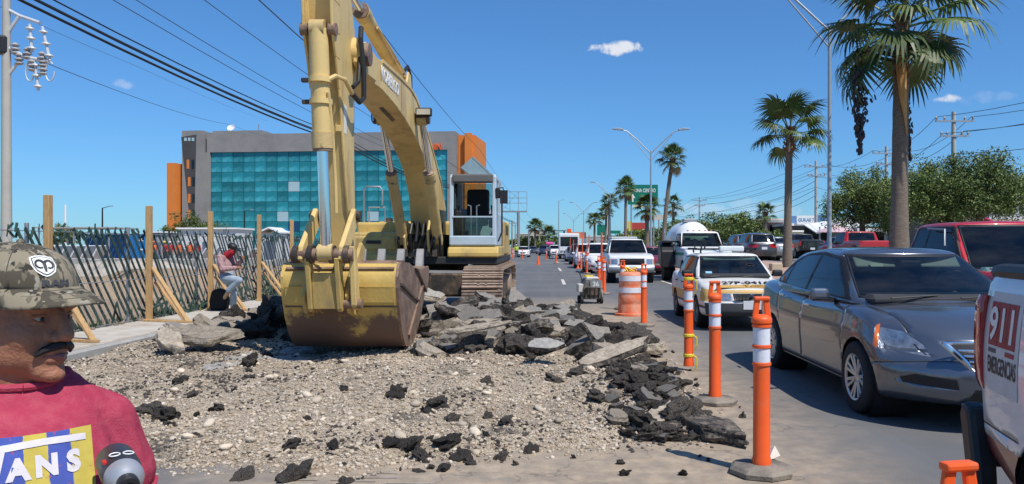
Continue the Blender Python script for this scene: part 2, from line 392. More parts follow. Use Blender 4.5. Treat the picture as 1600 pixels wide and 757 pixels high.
# lane markings
mk = root('lane_markings', (0, 0, 0)); mk['kind'] = 'structure'
FAINT = mat('rubbed_paint', (.42, .38, .33), .85, 0, .2, 14, dirt=(.27, .225, .175), damt=.54, dscale=9)
def mark(x0, y0, x1, y1, w, name='painted_dash', m=None):
    d = Vector((x1 - x0, y1 - y0, 0)).normalized(); n = Vector((-d.y, d.x, 0)) * w / 2
    ob(name, MB().poly([(x0 - n.x, y0 - n.y, .004), (x1 - n.x, y1 - n.y, .004), (x1 + n.x, y1 + n.y, .004), (x0 + n.x, y0 + n.y, .004)]), m or ROADP, mk)
for py0, py1, px in ((512, 478, 893), (445, 437, 880), (424, 419, 874.5), (411, 409, 871)):
    y0 = CH * F / (py0 - CY); y1 = CH * F / (py1 - CY); mark(PX(px + (893 - 880) * .15, y0), y0, PX(px - 1.5, y1), y1, .13)
for k in range(5): mark(.37, 92 + k * 14, .37, 98 + k * 14, .14)
for k in range(12): mark(4.75, 12.5 + k * 9, 4.75, 16 + k * 9, .12)
mark(-6, 70, 2.2, 70, .5, 'stop_line')
mark(-5.9, 20, -5.9, 120, .1, 'edge_line')
# rubbed out crossing stripes in the foreground
for k in range(9):
    y = 4.84 + .55 * rnd.random(); x = rnd.uniform(-1.45, -.85)
    mark(x, y, x + rnd.uniform(.08, .32), y + rnd.uniform(-.01, .01), rnd.uniform(.012, .03), 'crossing_stripe', FAINT)
for k in range(3): mark(-1.75, 4.95 + k * .1, -1.5, 4.95 + k * .1, .04, 'crossing_stripe', FAINT)
# ------------------------------------------------------------------ torn-up roadbed: gravel, asphalt rubble
import numpy as np
OUT = [(-6.25, 7.2), (-4.6, 6.4), (-3.55, 5.8), (-2.66, 5.3), (-1.9, 5.36), (-1.29, 5.27), (-.99, 5.47), (-.4, 5.62), (.08, 5.78), (.67, 5.92), (1.27, 6.05), (1.40, 7.85),
       (1.42, 10), (1.32, 11.5), (.8, 14.0), (-.2, 15.6), (-1, 17), (-6.25, 19)]
def seg_d(p, a, b):
    ax, ay = a; bx, by = b; dx, dy = bx - ax, by - ay; t = max(0, min(1, ((p[0] - ax) * dx + (p[1] - ay) * dy) / (dx * dx + dy * dy)))
    return math.hypot(p[0] - ax - t * dx, p[1] - ay - t * dy)
def inside(p, poly):
    c = False; n = len(poly)
    for i in range(n):
        (x0, y0), (x1, y1) = poly[i], poly[i - 1]
        if (y0 > p[1]) != (y1 > p[1]) and p[0] < (x1 - x0) * (p[1] - y0) / (y1 - y0) + x0: c = not c
    return c
SX0, SY0, SST = -7.2, 4.2, .04
def sd_grid():
    X, Y = np.meshgrid(np.arange(SX0, 2.8, SST), np.arange(SY0, 20, SST)); D = np.full(X.shape, 1e9); C = np.zeros(X.shape, bool); n = len(OUT)
    for i in range(n):
        (ax, ay), (bx, by) = OUT[i], OUT[(i + 1) % n]; dx, dy = bx - ax, by - ay
        t = np.clip(((X - ax) * dx + (Y - ay) * dy) / (dx * dx + dy * dy), 0, 1); D = np.minimum(D, np.hypot(X - ax - t * dx, Y - ay - t * dy))
        if by != ay: C ^= ((ay > Y) != (by > Y)) & (X < (bx - ax) * (Y - ay) / (by - ay) + ax)
    return np.where(C, D, -D).tolist()
SDG = sd_grid()
def sdist(x, y):
    u = (x - SX0) / SST; v = (y - SY0) / SST; i = int(u); j = int(v)
    if i < 0 or j < 0 or j >= len(SDG) - 1 or i >= len(SDG[0]) - 1: return -1
    u -= i; v -= j; a, b = SDG[j], SDG[j + 1]
    return (a[i] * (1 - u) + a[i + 1] * u) * (1 - v) + (b[i] * (1 - u) + b[i + 1] * u) * v
def gau(x, y, cx, cy, sx, sy): return math.exp(-((x - cx) / sx) ** 2 - ((y - cy) / sy) ** 2)
def dig_h(x, y):
    d = sdist(x, y) + .22 * noise.noise(Vector((x * 2.1, y * 2.1, 9)))
    if d < -.12: return -.03
    t = min(1, max(0, (d + .12) / .5)); t = t * t * (3 - 2 * t)
    h = .065 + .05 * noise.noise(Vector((x * .9, y * .9, 2))) + .05 * noise.noise(Vector((x * 2.7, y * 2.7, 5))) + .022 * noise.noise(Vector((x * 8, y * 8, 7))) + .012 * noise.noise(Vector((x * 19, y * 19, 4)))
    h += .13 * gau(x, y, -1.1, 8.4, 1.7, 1.3) + .26 * gau(x, y, -.7, 12.2, 1.4, 1.5) + .14 * gau(x, y, -1.4, 13.6, 1.1, 1.1) + .12 * gau(x, y, -4.9, 12.6, 1.0, 2.4)
    h += .10 * gau(x, y, .75, 7.6, .5, 1.0) + .22 * gau(x, y, -4.0, 13.5, .8, 1.8)
    return -.03 + (h + .03) * t
def gravel_material():
    m = bpy.data.materials.new('gravel_bed'); m.use_nodes = True; nt = m.node_tree; N = nt.nodes; L = nt.links; b = N['Principled BSDF']
    tc = N.new('ShaderNodeTexCoord'); V = tc.outputs['Object']
    vo = N.new('ShaderNodeTexVoronoi'); vo.inputs['Scale'].default_value = 60; L.new(V, vo.inputs['Vector'])
    r = N.new('ShaderNodeValToRGB'); e = r.color_ramp.elements; e[0].position = 0; e[0].color = (.22, .165, .11, 1); e[1].position = 1; e[1].color = (.58, .49, .375, 1)
    k = e.new(.5); k.color = (.43, .35, .255, 1)
    sp = N.new('ShaderNodeSeparateColor'); L.new(vo.outputs['Color'], sp.inputs[0]); L.new(sp.outputs[0], r.inputs[0])
    nz = N.new('ShaderNodeTexNoise'); nz.inputs['Scale'].default_value = 1.5; nz.inputs['Detail'].default_value = 9; nz.inputs['Roughness'].default_value = .72; L.new(V, nz.inputs['Vector'])
    mr = N.new('ShaderNodeMapRange'); mr.inputs['From Min'].default_value = .54; mr.inputs['From Max'].default_value = .64; mr.inputs['To Max'].default_value = .85; L.new(nz.outputs['Fac'], mr.inputs[0])
    mx = N.new('ShaderNodeMixRGB'); mx.inputs[2].default_value = (.045, .04, .037, 1); L.new(mr.outputs[0], mx.inputs[0]); L.new(r.outputs[0], mx.inputs[1])
    n2 = N.new('ShaderNodeTexNoise'); n2.inputs['Scale'].default_value = .7; n2.inputs['Detail'].default_value = 4; L.new(V, n2.inputs['Vector'])
    m2 = N.new('ShaderNodeMapRange'); m2.inputs['From Min'].default_value = .5; m2.inputs['From Max'].default_value = .7; m2.inputs['To Max'].default_value = .55; L.new(n2.outputs['Fac'], m2.inputs[0])
    mx2 = N.new('ShaderNodeMixRGB'); mx2.inputs[2].default_value = (.20, .15, .11, 1); L.new(m2.outputs[0], mx2.inputs[0]); L.new(mx.outputs[0], mx2.inputs[1])
    L.new(mx2.outputs[0], b.inputs['Base Color']); b.inputs['Roughness'].default_value = .95
    bp = N.new('ShaderNodeBump'); bp.inputs['Strength'].default_value = .9; bp.inputs['Distance'].default_value = .02; bp.invert = True; L.new(vo.outputs['Distance'], bp.inputs['Height']); L.new(bp.outputs[0], b.inputs['Normal'])
    return m
GRAV = gravel_material()
def build_dig():
    x0, x1, y0, y1 = -6.27, 1.75, 4.9, 19; nx, ny = 150, 230
    # finer rows near the camera
    ys = [y0 + (y1 - y0) * (j / ny) ** 1.5 for j in range(ny + 1)]
    vs = [(x0 + (x1 - x0) * i / nx, y, dig_h(x0 + (x1 - x0) * i / nx, y)) for y in ys for i in range(nx + 1)]
    fs = []
    for j in range(ny):
        for i in range(nx):
            a = j * (nx + 1) + i; q = (a, a + 1, a + nx + 2, a + nx + 1)
            if max(vs[k][2] for k in q) > -.028: fs.append(q)
    me = bpy.data.meshes.new('dug_up_roadbed'); me.from_pydata(vs, [], fs); me.materials.append(GRAV)
    me.polygons.foreach_set('use_smooth', [True] * len(fs))
    o = bpy.data.objects.new('dug_up_roadbed', me); COL.objects.link(o); o['kind'] = 'structure'
    return o
DIG = build_dig()
# --- gravel: too many to count, one mesh with five stone colours
STONE_COLS = [(.52, .42, .305), (.60, .50, .38), (.40, .31, .215), (.34, .285, .22), (.66, .58, .47), (.06, .05, .044)]
STM = [mat('stone_%d' % i, c, .9, 0, .22, 25, dirt=tuple(x * .70 for x in c) if i < 5 else None, dscale=.8, damt=.50, dsoft=.16) for i, c in enumerate(STONE_COLS)]
t_ = (1 + 5 ** .5) / 2
ICO_V = np.array([(-1, t_, 0), (1, t_, 0), (-1, -t_, 0), (1, -t_, 0), (0, -1, t_), (0, 1, t_), (0, -1, -t_), (0, 1, -t_), (t_, 0, -1), (t_, 0, 1), (-t_, 0, -1), (-t_, 0, 1)]) / math.sqrt(1 + t_ * t_)
ICO_F = np.array([(0, 11, 5), (0, 5, 1), (0, 1, 7), (0, 7, 10), (0, 10, 11), (1, 5, 9), (5, 11, 4), (11, 10, 2), (10, 7, 6), (7, 1, 8), (3, 9, 4), (3, 4, 2), (3, 2, 6), (3, 6, 8), (3, 8, 9), (4, 9, 5), (2, 4, 11), (6, 2, 10), (8, 6, 7), (9, 8, 1)])
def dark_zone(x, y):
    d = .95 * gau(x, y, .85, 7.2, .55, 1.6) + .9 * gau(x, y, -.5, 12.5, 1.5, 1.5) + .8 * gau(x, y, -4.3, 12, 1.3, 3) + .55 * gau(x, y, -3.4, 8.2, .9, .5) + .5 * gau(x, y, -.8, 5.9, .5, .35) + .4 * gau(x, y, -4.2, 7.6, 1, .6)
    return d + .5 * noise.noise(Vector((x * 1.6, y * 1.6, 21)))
def stones_mesh(name, n, rng, smin, smax, power, ymax):
    pos = []; siz = []; mi = []
    while len(pos) < n:
        y = 5.1 + (ymax - 5.1) * rng.random() ** 1.55; x = rng.uniform(-6.2, 1.7)
        if PX(0, 1) * y > x + .5: continue
        sd = sdist(x, y)
        if sd < -.18 or (sd < 0 and rng.random() < .72): continue
        s = smin + (smax - smin) * rng.random() ** power; dz = dark_zone(x, y)
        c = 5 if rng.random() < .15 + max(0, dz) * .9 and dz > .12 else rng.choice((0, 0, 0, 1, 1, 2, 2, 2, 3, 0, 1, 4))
        if rng.random() < .03: c = 5
        pos.append((x, y, max(0, dig_h(x, y)) + s * .25)); siz.append((s * rng.uniform(.8, 1.4), s * rng.uniform(.7, 1.1), s * rng.uniform(.5, .8))); mi.append(c)
    pos = np.array(pos); siz = np.array(siz); nr = np.random.RandomState(3)
    V = ICO_V[None] * nr.uniform(.8, 1.2, (n, 12, 1)) * siz[:, None, :]
    a = nr.uniform(0, 6.283, n); b = nr.uniform(-.6, .6, n)
    cb, sb = np.cos(b)[:, None], np.sin(b)[:, None]; y_ = V[:, :, 1] * cb - V[:, :, 2] * sb; z_ = V[:, :, 1] * sb + V[:, :, 2] * cb
    ca, sa = np.cos(a)[:, None], np.sin(a)[:, None]; x2 = V[:, :, 0] * ca - y_ * sa; y2 = V[:, :, 0] * sa + y_ * ca
    W = (np.stack([x2, y2, z_], -1) + pos[:, None, :]).reshape(-1, 3)
    Fc = (ICO_F[None] + (np.arange(n) * 12)[:, None, None]).reshape(-1)
    me = bpy.data.meshes.new(name); me.vertices.add(len(W)); me.vertices.foreach_set('co', W.reshape(-1).astype(np.float32))
    me.loops.add(len(Fc)); me.loops.foreach_set('vertex_index', Fc.astype(np.int32)); nf = len(Fc) // 3
    me.polygons.add(nf); me.polygons.foreach_set('loop_start', np.arange(nf, dtype=np.int32) * 3)
    me.polygons.foreach_set('material_index', np.repeat(np.array(mi, dtype=np.int32), 20))
    me.polygons.foreach_set('use_smooth', np.repeat((np.array(mi) != 5), 20))
    for m in STM: me.materials.append(m)
    me.update(calc_edges=True); me.validate(); return me
gv = bpy.data.objects.new('gravel', stones_mesh('gravel', 56000, rnd, .0045, .022, 3.4, 15.5)); COL.objects.link(gv); gv.parent = DIG; gv['kind'] = 'stuff'
# --- single stones
def rock_mesh(name, seed, flat=.65, rough=.35, sub=1):
    bm = bmesh.new(); bmesh.ops.create_icosphere(bm, subdivisions=sub, radius=1)
    for v in bm.verts:
        k = 1 + rough * noise.noise(v.co * 1.3 + Vector((seed * 7.1, 0, 0))) + rough * .5 * noise.noise(v.co * 3.1 + Vector((seed * 3.3, 5, 0)))
        if sub == 3: k += .22 * noise.noise(v.co * 5.5 + Vector((seed, 1, 2))) + .12 * noise.noise(v.co * 12 + Vector((seed, 4, 2)))
        v.co = Vector((v.co.x * 1.15, v.co.y * .9, v.co.z * flat)) * k
    me = bpy.data.meshes.new(name); bm.to_mesh(me); bm.free(); return me
COBM = mat('cobble', (.50, .42, .32), .88, 0, .25, 6, .3, 30, perobj=.4)
cob = []
for i in range(7):
    me = rock_mesh('stone', i, .6, .25, 2); me.polygons.foreach_set('use_smooth', [True] * len(me.polygons)); me.materials.append(COBM); cob.append(me)
k = 0
while k < 240:
    y = 5.3 + 6.5 * rnd.random() ** 1.2; x = rnd.uniform(-4.2, 1.2)
    if sdist(x, y) < .05: continue
    s = .022 + .028 * rnd.random() ** 2.4
    o = bpy.data.objects.new('stone', cob[k % 7]); COL.objects.link(o); o.parent = DIG; o.location = (x, y, dig_h(x, y) + s * .3); o.scale = (s * rnd.uniform(.8, 1.3), s, s); o.rotation_euler = (rnd.uniform(-.4, .4), rnd.uniform(-.4, .4), rnd.uniform(0, 6)); k += 1
# --- broken asphalt
def asphalt_chunk_material(name, col, spk, perobj, speck=.5):
    m = mat(name, col, .93, 0, .35, 22, .9, 55, dirt=spk, dscale=11, damt=speck, dsoft=.09, perobj=perobj); return m
BLK = asphalt_chunk_material('broken_asphalt', (.034, .030, .027), (.17, .14, .11), .55, .46)
TOP = asphalt_chunk_material('old_road_surface', (.21, .195, .175), (.30, .26, .21), .25, .42)
TAN = asphalt_chunk_material('dusty_rubble', (.30, .25, .195), (.42, .36, .28), .22, .45)
def slab_mesh(seed, sx, sy, t, n=9, rough=.13, mats=(TOP, BLK)):
    r = random.Random(seed); rings = []
    base = [(math.cos(2 * math.pi * (i + r.uniform(-.3, .3)) / n), math.sin(2 * math.pi * (i + r.uniform(-.3, .3)) / n), r.uniform(.72, 1.1)) for i in range(n)]
    tz = [r.uniform(-.12, .12) * t for _ in range(n)]
    for lev, z, k in ((0, -.5, .9), (1, -.12, 1.04), (2, .3, .98), (3, .5, .94)):
        rings.append([Vector((cx * rr * sx / 2 * (k + r.uniform(-rough, rough) * (.8 if lev < 3 else .3)), cy * rr * sy / 2 * (k + r.uniform(-rough, rough) * (.8 if lev < 3 else .3)), z * t + (tz[i] if lev > 1 else r.uniform(-.15, .15) * t))) for i, (cx, cy, rr) in enumerate(base)])
    mb = MB(); mb.loft(rings, False, 1); o = 0
    mb.f.append(tuple(reversed(range(n)))); mb.m.append(1); mb.f.append(tuple(range(3 * n, 4 * n))); mb.m.append(0)
    me = mb.mesh('asphalt_slab'); me.polygons.foreach_set('material_index', [0 if (p.normal.z > .75) else 1 for p in me.polygons])
    for m_ in mats: me.materials.append(m_)
    return me
SLABS = [slab_mesh(100 + i, 1, rnd.uniform(.6, .95), rnd.uniform(.2, .36), 8 + i % 3) for i in range(12)]
LUMPS = []
for i in range(10):
    me = rock_mesh('asphalt_lump', 40 + i, .62, .75, 3); me.materials.append(BLK); LUMPS.append(me)
TSLAB = [slab_mesh(200 + i, 1, rnd.uniform(.6, .9), rnd.uniform(.18, .34), 8, mats=(TAN, TAN)) for i in range(6)]
PILES = {}
def pile(key, loc, label):
    PILES[key] = root('rubble_pile', loc, 0, label, 'rubble pile', 'piles of broken road')
pile('right', (.8, 7.4, 0), 'strip of black broken asphalt along the right edge of the gravel bed')
pile('back', (-.5, 12.4, 0), 'jumbled heap of dark asphalt slabs in front of the excavator track')
pile('track', (-1.2, 14, 0), 'upper dark asphalt slabs heaped against the excavator track')
pile('left', (-4.9, 13.2, 0), 'heap of dusty grey-brown rubble by the kerb left of the bucket')
pile('front', (-1.1, 5.9, 0), 'loose black asphalt lumps scattered over the front of the gravel')
def chunk(key, x, y, s, kind, tilt=.35, lift=0, rz=None, name=None):
    p = PILES[key]; me = {'s': SLABS, 'l': LUMPS, 't': TSLAB}[kind]; me = me[rnd.randrange(len(me))]
    k = s if kind != 'l' else s * .5
    o = bpy.data.objects.new(me.name.split('.')[0], me); COL.objects.link(o); o.parent = p
    o.location = (x - p.location.x, y - p.location.y, dig_h(x, y) + lift + k * (.10 if kind != 'l' else .25)); o.scale = (k, k, k)
    o.rotation_euler = (rnd.gauss(0, tilt), rnd.gauss(0, tilt), rnd.uniform(0, 6.28) if rz is None else rz); return o
for i in range(210):          # right strip
    y = rnd.uniform(6.05, 9.9); t = (y - 6) / 4; x = 1.22 + .1 * t - abs(rnd.gauss(0, .34)) * (1.15 - .25 * t)
    chunk('right', x, y, .07 + .20 * rnd.random() ** 2.4, rnd.choice('lllllsst'), .3, .03 * rnd.random())
for i in range(330):          # heap in front of the tracks
    x = rnd.gauss(-.55, .95); y = rnd.gauss(12.3, 1.25)
    if x > 1.2 - max(0, y - 11.5) * .33 or x < -2.3 or y < 10.0 or y > 15.2 or (x < -1.85 and y < 12.1): continue
    u = rnd.random(); chunk('back' if y < 12.6 else 'track', x, y, .17 + .55 * rnd.random() ** 1.8, 's' if u < .66 else ('l' if u < .86 else 't'), .30, .22 * rnd.random() * gau(x, y, -.8, 12.5, 1.1, 1.0))
for i in range(120):          # left heap
    x = rnd.gauss(-4.8, .65); y = rnd.gauss(13.2, 1.6)
    if x < -6.1 or x > -3.5 or y < 10.5 or y > 18: continue
    dk = x > -4.5
    chunk('left', x, y, .12 + .4 * rnd.random() ** 1.8, ('l' if rnd.random() < .6 else 's') if dk else ('t' if rnd.random() < .8 else 'l'), .4, .18 * rnd.random() * gau(x, y, -4.7, 13.4, .8, 1.8))
for i in range(90):           # along the far left of the bucket, black
    x = rnd.gauss(-3.95, .35); y = rnd.gauss(13.6, 1.5)
    if y < 11.3: continue
    chunk('left', x, y, .2 + .4 * rnd.random(), 'l' if rnd.random() < .7 else 's', .5, .3 * rnd.random())
spots = [(620, 632, .13), (685, 640, .16), (640, 690, .22), (700, 690, .2), (660, 700, .14), (720, 700, .16), (610, 690, .15), (460, 725, .2), (380, 730, .14), (455, 690, .12), (760, 610, .1), (865, 607, .14), (830, 570, .12), (625, 625, .1),
         (235, 645, .2), (260, 650, .16), (280, 600, .14), (900, 600, .15), (790, 660, .13), (540, 735, .12), (735, 705, .12), (780, 700, .1), (830, 690, .12), (560, 730, .1), (340, 640, .12), (420, 560, .14), (390, 575, .2), (300, 620, .12), (690, 715, .12), (655, 718, .1), (705, 655, .12), (668, 650, .1), (480, 655, .08), (540, 615, .08)]
for px, py, s in spots:
    Y = (CH - .08) * F / (py - CY); chunk('front', PX(px, Y), Y, s * rnd.uniform(.8, 1.25), 'l', .4)
for i in range(60):
    Y = 5.25 + 5 * rnd.random() ** 1.5; X = rnd.uniform(-3.6, 1.0)
    if sdist(X, Y) > .02: chunk('front', X, Y, .03 + .08 * rnd.random() ** 2, 'l', .5)
for i in range(26):           # crumbs on the road beyond the edge
    a = rnd.choice((0, 1))
    X, Y = (rnd.uniform(-2.4, 1.4), rnd.uniform(5.0, 5.6)) if a else (rnd.uniform(1.3, 1.75), rnd.uniform(6.5, 12))
    o = chunk('front', X, Y, .02 + .05 * rnd.random(), 'l', .5); o.location.z = .012
# --- slabs that stand out, each a thing of its own
def big_slab(px, py, z, size, rot, label, mats, seed, rough=.08, n=9, name='asphalt_slab', cat='slab'):
    Y = (CH - z) * F / (py - CY); me = slab_mesh(seed, size[0], size[1], size[2], n, rough, mats)
    bm = bmesh.new(); bm.from_mesh(me); bmesh.ops.triangulate(bm, faces=bm.faces); bmesh.ops.subdivide_edges(bm, edges=bm.edges, cuts=2, use_grid_fill=True); bm.normal_update(); k = min(.035, size[2] * .28)
    for v in bm.verts:
        top_f = v.normal.z > .8
        v.co += v.normal * k * (.9 * noise.noise(v.co * 9 + Vector((seed, 0, 0))) + .6 * noise.noise(v.co * 22 + Vector((0, seed, 0)))) * (.35 if top_f else 1)
    bm.to_mesh(me); bm.free()
    return ob(name, me, None, loc=(PX(px, Y), Y, z), rot=rot, label=label, cat=cat, group='large slabs of broken road')
CONCS = asphalt_chunk_material('pale_slab', (.33, .315, .29), (.42, .39, .34), .05, .4)
big_slab(852, 541, .34, (.46, .36, .07), (.35, .05, .3), 'flat pale grey slab lying tilted in the dark asphalt heap', (CONCS, BLK), 11)
big_slab(745, 512, .46, (.95, .17, .06), (.1, -.13, .22), 'long thin pale strip of road crust across the asphalt heap', (TAN, TAN), 12, .05, 12)
big_slab(688, 488, .50, (.5, .42, .09), (.85, .1, .1), 'square grey asphalt slab leaning on the heap beside the bucket', (TOP, BLK), 13)
big_slab(962, 552, .22, (1.15, .34, .09), (.25, -.28, .5), 'long tan-topped road slab propped up at the right end of the heap', (TAN, BLK), 14, .05, 12)
big_slab(938, 528, .30, (.62, .5, .08), (.9, .35, .5), 'triangular grey slab standing up behind the propped tan slab', (TOP, BLK), 15, .1, 5)
big_slab(1000, 545, .12, (.8, .24, .12), (.06, -.05, -.1), 'straight tan kerb block by the post with yellow tape', (TAN, TAN), 16, .03, 12, 'kerb_block', 'kerb block')
big_slab(1036, 652, .12, (.34, .28, .1), (.55, -.2, .5), 'grey-tan slab among the black lumps at the right edge', (TAN, BLK), 17)
big_slab(318, 524, .32, (1.15, .62, .11), (.22, .06, .12), 'wide tan slab at the top of the kerbside rubble', (TAN, TAN), 18)
big_slab(283, 515, .34, (.62, .5, .09), (.1, .35, .5), 'tilted grey slab poking over the pavement beside the kerbside rubble', (TOP, TAN), 19)
big_slab(265, 535, .26, (.62, .3, .14), (.3, .4, -.5), 'dusty boulder-like slab at the left end of the kerbside rubble', (TAN, TAN), 20)
big_slab(757, 470, .52, (.42, .3, .22), (.3, .2, .4), 'rough grey lump of asphalt lying against the track', (TOP, BLK), 21, .2)
big_slab(820, 490, .42, (.62, .34, .16), (.25, -.3, .3), 'brown-grey slab at the top right of the asphalt heap', (TAN, BLK), 22)
big_slab(660, 458, .56, (.9, .5, .12), (.35, .25, .2), 'pale cracked road slab lying up against the excavator undercarriage', (CONCS, TAN), 23)
big_slab(700, 484, .55, (.5, .35, .12), (.25, .25, .9), 'grey slab with a dusty face just below the undercarriage', (TOP, BLK), 24)
big_slab(1105, 668, .06, (.36, .9, .12), (.02, .06, .35), 'black corner slab at the nearest right tip of the excavation', (BLK, BLK), 25, .12)
# spilled powder patch near the bucket
LIME = mat('pale_dust', (.40, .385, .36), .95, 0, .3, 14, .6, 60, dirt=(.20, .17, .14), dscale=7, damt=.5)
def lime(cx, cy, sx, sy, name='lime_dust'):
    vs = []; n = 26; fs = []
    for j in range(n + 1):
        for i in range(n + 1):
            u, v = i / n * 2 - 1, j / n * 2 - 1; x, y = cx + u * sx, cy + v * sy
            e = .8 - u * u - v * v + 1.5 * noise.noise(Vector((x * 3, y * 3, 1)))
            vs.append((x, y, dig_h(x, y) + (.012 if e > .35 else -.05)))
    for j in range(n):
        for i in range(n): a = j * (n + 1) + i; fs.append((a, a + 1, a + n + 2, a + n + 1))
    me = bpy.data.meshes.new(name); me.from_pydata(vs, [], fs); o = ob(name, me, LIME, DIG, kind='stuff')
lime(-3.55, 9.9, .75, .55); lime(-3.3, 10.6, .6, .7); lime(-3.9, 9.3, .4, .3)
# ------------------------------------------------------------------ excavator
YEL = mat('worn_yellow_paint', (.56, .39, .12), .5, 0, .12, 2.5, .12, 30, dirt=(.33, .235, .105), dscale=2.2, damt=.44, dsoft=.09, streak=(1, 1, .4), spec=.4)
YELF = mat('faded_yellow_paint', (.68, .49, .195), .5, 0, .10, 3, .1, 30, dirt=(.47, .32, .125), dscale=2.6, damt=.41, dsoft=.08, streak=(1, 1, .35))
YELC = mat('chipped_yellow_paint', (.54, .39, .17), .55, 0, .15, 4, .2, 30, dirt=(.10, .055, .035), dscale=3.4, damt=.40, dsoft=.03)
RUST = mat('bare_rusty_steel', (.175, .105, .075), .62, .25, .35, 5, .35, 25, dirt=(.36, .25, .17), dscale=4, damt=.46, dsoft=.15)
BKT = mat('bucket_paint', (.58, .40, .115), .55, .05, .15, 3, .25, 20, dirt=(.155, .095, .068), dscale=1.9, damt=.47, dsoft=.045)
def bucket_wear():
    N = BKT.node_tree.nodes; L = BKT.node_tree.links; mr = [n for n in N if n.type == 'MAP_RANGE'][0]; src = mr.inputs['Value'].links[0].from_socket
    tc = [n for n in N if n.type == 'TEX_COORD'][0]; sp = N.new('ShaderNodeSeparateXYZ'); L.new(tc.outputs['Object'], sp.inputs[0])
    g = N.new('ShaderNodeMapRange'); g.inputs['From Min'].default_value = .95; g.inputs['From Max'].default_value = .25; g.inputs['To Min'].default_value = -.10; g.inputs['To Max'].default_value = .22; L.new(sp.outputs[2], g.inputs[0])
    a = N.new('ShaderNodeMath'); a.operation = 'ADD'; L.new(src, a.inputs[0]); L.new(g.outputs[0], a.inputs[1]); L.new(a.outputs[0], mr.inputs['Value'])
bucket_wear()
GREASE = mat('greasy_steel', (.06, .05, .042), .5, .4, .4, 8, .3, 40, dirt=(.25, .17, .11), damt=.43)
HOSE = mat('hydraulic_hose', (.02, .02, .02), .45)
CABP = mat('pale_blue_cab_paint', (.44, .53, .60), .42, 0, .08, 4, dirt=(.10, .09, .08), dscale=9, damt=.31, dsoft=.03)
CABG = glass_mat('cab_glass', (.75, .9, .85), .9, .15)
TRK = mat('track_steel', (.42, .31, .225), .7, .1, .25, 6, .4, 40, dirt=(.22, .15, .11), dscale=5, damt=.42)
EXO = (-2.7, 17.5, 0)
EX = root('excavator', EXO, 0, 'large yellow tracked excavator with its bucket resting on the dug-up road', 'excavator')
def E(p): return (p[0] - EXO[0], p[1] - EXO[1], p[2] - EXO[2])
def eo(name, mb, m, parent=None, smooth=False, bevel=0, seg=1, angle=35):
    """part modelled in world coordinates"""
    mb.v = [E(v) for v in mb.v]
    return ob(name, mb, m, parent or EX, smooth=smooth, bevel=bevel, seg=seg, angle=angle)
BX = -2.70                                              # plane of the arm
# boom: box section between top and bottom profile
top = [(10.15, 4.02), (10.35, 4.16), (11.4, 4.18), (12.7, 4.23), (13.6, 4.245), (14.2, 4.18), (14.75, 4.03), (15.5, 3.74), (16.4, 3.38), (17.4, 2.92), (18.05, 2.35), (18.1, 1.75)]
bot = [(10.2, 3.92), (10.45, 3.80), (11.4, 3.76), (12.4, 3.71), (13.3, 3.61), (13.9, 3.51), (14.4, 3.41), (15.0, 3.25), (15.7, 2.98), (16.25, 2.55), (16.55, 2.05), (16.9, 1.6)]
bb = MB(); rings = []
for i in range(len(top)):
    w = .15 if i < 2 else (.25 if i < 10 else .27)
    rings.append([(BX + w, *top[i]), (BX - w, *top[i]), (BX - w, *bot[i]), (BX + w, *bot[i])])
bb.loft(rings); boom = eo('boom', bb, YELF, smooth=True, bevel=.012, angle=28)
for sx in (-1, 1):                                      # side plate edges (weld flanges) and tip bosses
    f = MB()
    for i in range(2, len(top) - 1):
        f.beam((BX + sx * .25, *top[i]), (BX + sx * .25, *top[i + 1]), .03, .05)
    eo('flange', f, YELF, boom)
    eo('pivot_boss', MB().cyl((BX + sx * .14, 10.28, 4.0), (BX + sx * .33, 10.28, 4.0), .15, 20), RUST, boom, True)
    b2 = MB().prism([(10.1, 3.86), (10.25, 3.78), (11.0, 3.8), (11.2, 4.14), (10.4, 4.2), (10.1, 4.12)], BX + sx * .15, BX + sx * .252)
    eo('tip_plate', b2, YELF, boom, bevel=.01)
eo('rust_patch', MB().poly([(BX - .05, 12.5, 3.698), (BX + .03, 12.45, 3.703), (BX + .08, 13.2, 3.61), (BX, 13.3, 3.602)]), GREASE, boom)
lettering('KOBELCO', WHITE, boom, E((BX + .256, 11.95, 4.0)), (0, 1, -.01), (0, 0, 1), .27, .003, .006, fit=1.28)
WK = mat('dark_outline', (.05, .05, .05), .6)
eo('seam', MB().beam((BX + .252, 12.85, 4.2), (BX + .252, 12.85, 3.7), .012, .012), RUST, boom)
# stick cylinder on top of the boom
def hyd(p0, p1, t, rb, rr, name='hydraulic_cylinder', barrel=YELF, n=18, parent=None):
    p0 = Vector(p0); p1 = Vector(p1); m = p0.lerp(p1, t); d = (p1 - p0).normalized()
    c = eo(name, MB().cyl(p0, m, rb, n), barrel, parent, True)
    eo('gland', MB().cyl(m - d * .16, m + d * .03, rb * 1.10, n), YELC, c, True)
    eo('gland_nut', MB().cyl(m + d * .03, m + d * .06, rb * 1.02, n), RUST, c, True)
    eo('piston_rod', MB().cyl(m, p1, rr, n), CHROME, c, True)
    for p in (p0, p1):
        eo('eye', MB().cyl(p + Vector((-.085, 0, 0)), p + Vector((.085, 0, 0)), rb * .98, 16), YELC, c, True)
    return c
sc_ = hyd((BX, 14.0, 4.48), (BX, 9.95, 4.98), .70, .115, .065)
for sx in (-1, 1):
    eo('bracket', MB().prism([(13.6, 4.2), (14.3, 4.1), (14.1, 4.56), (13.9, 4.58)], BX + sx * .14, BX + sx * .18), YELF, boom, bevel=.01)
eo('oil_pipe', MB().tube([(BX + .13, 11.6, 4.72), (BX + .15, 12.5, 4.62), (BX + .15, 13.6, 4.5)], .02, 8), YELF, boom, True)
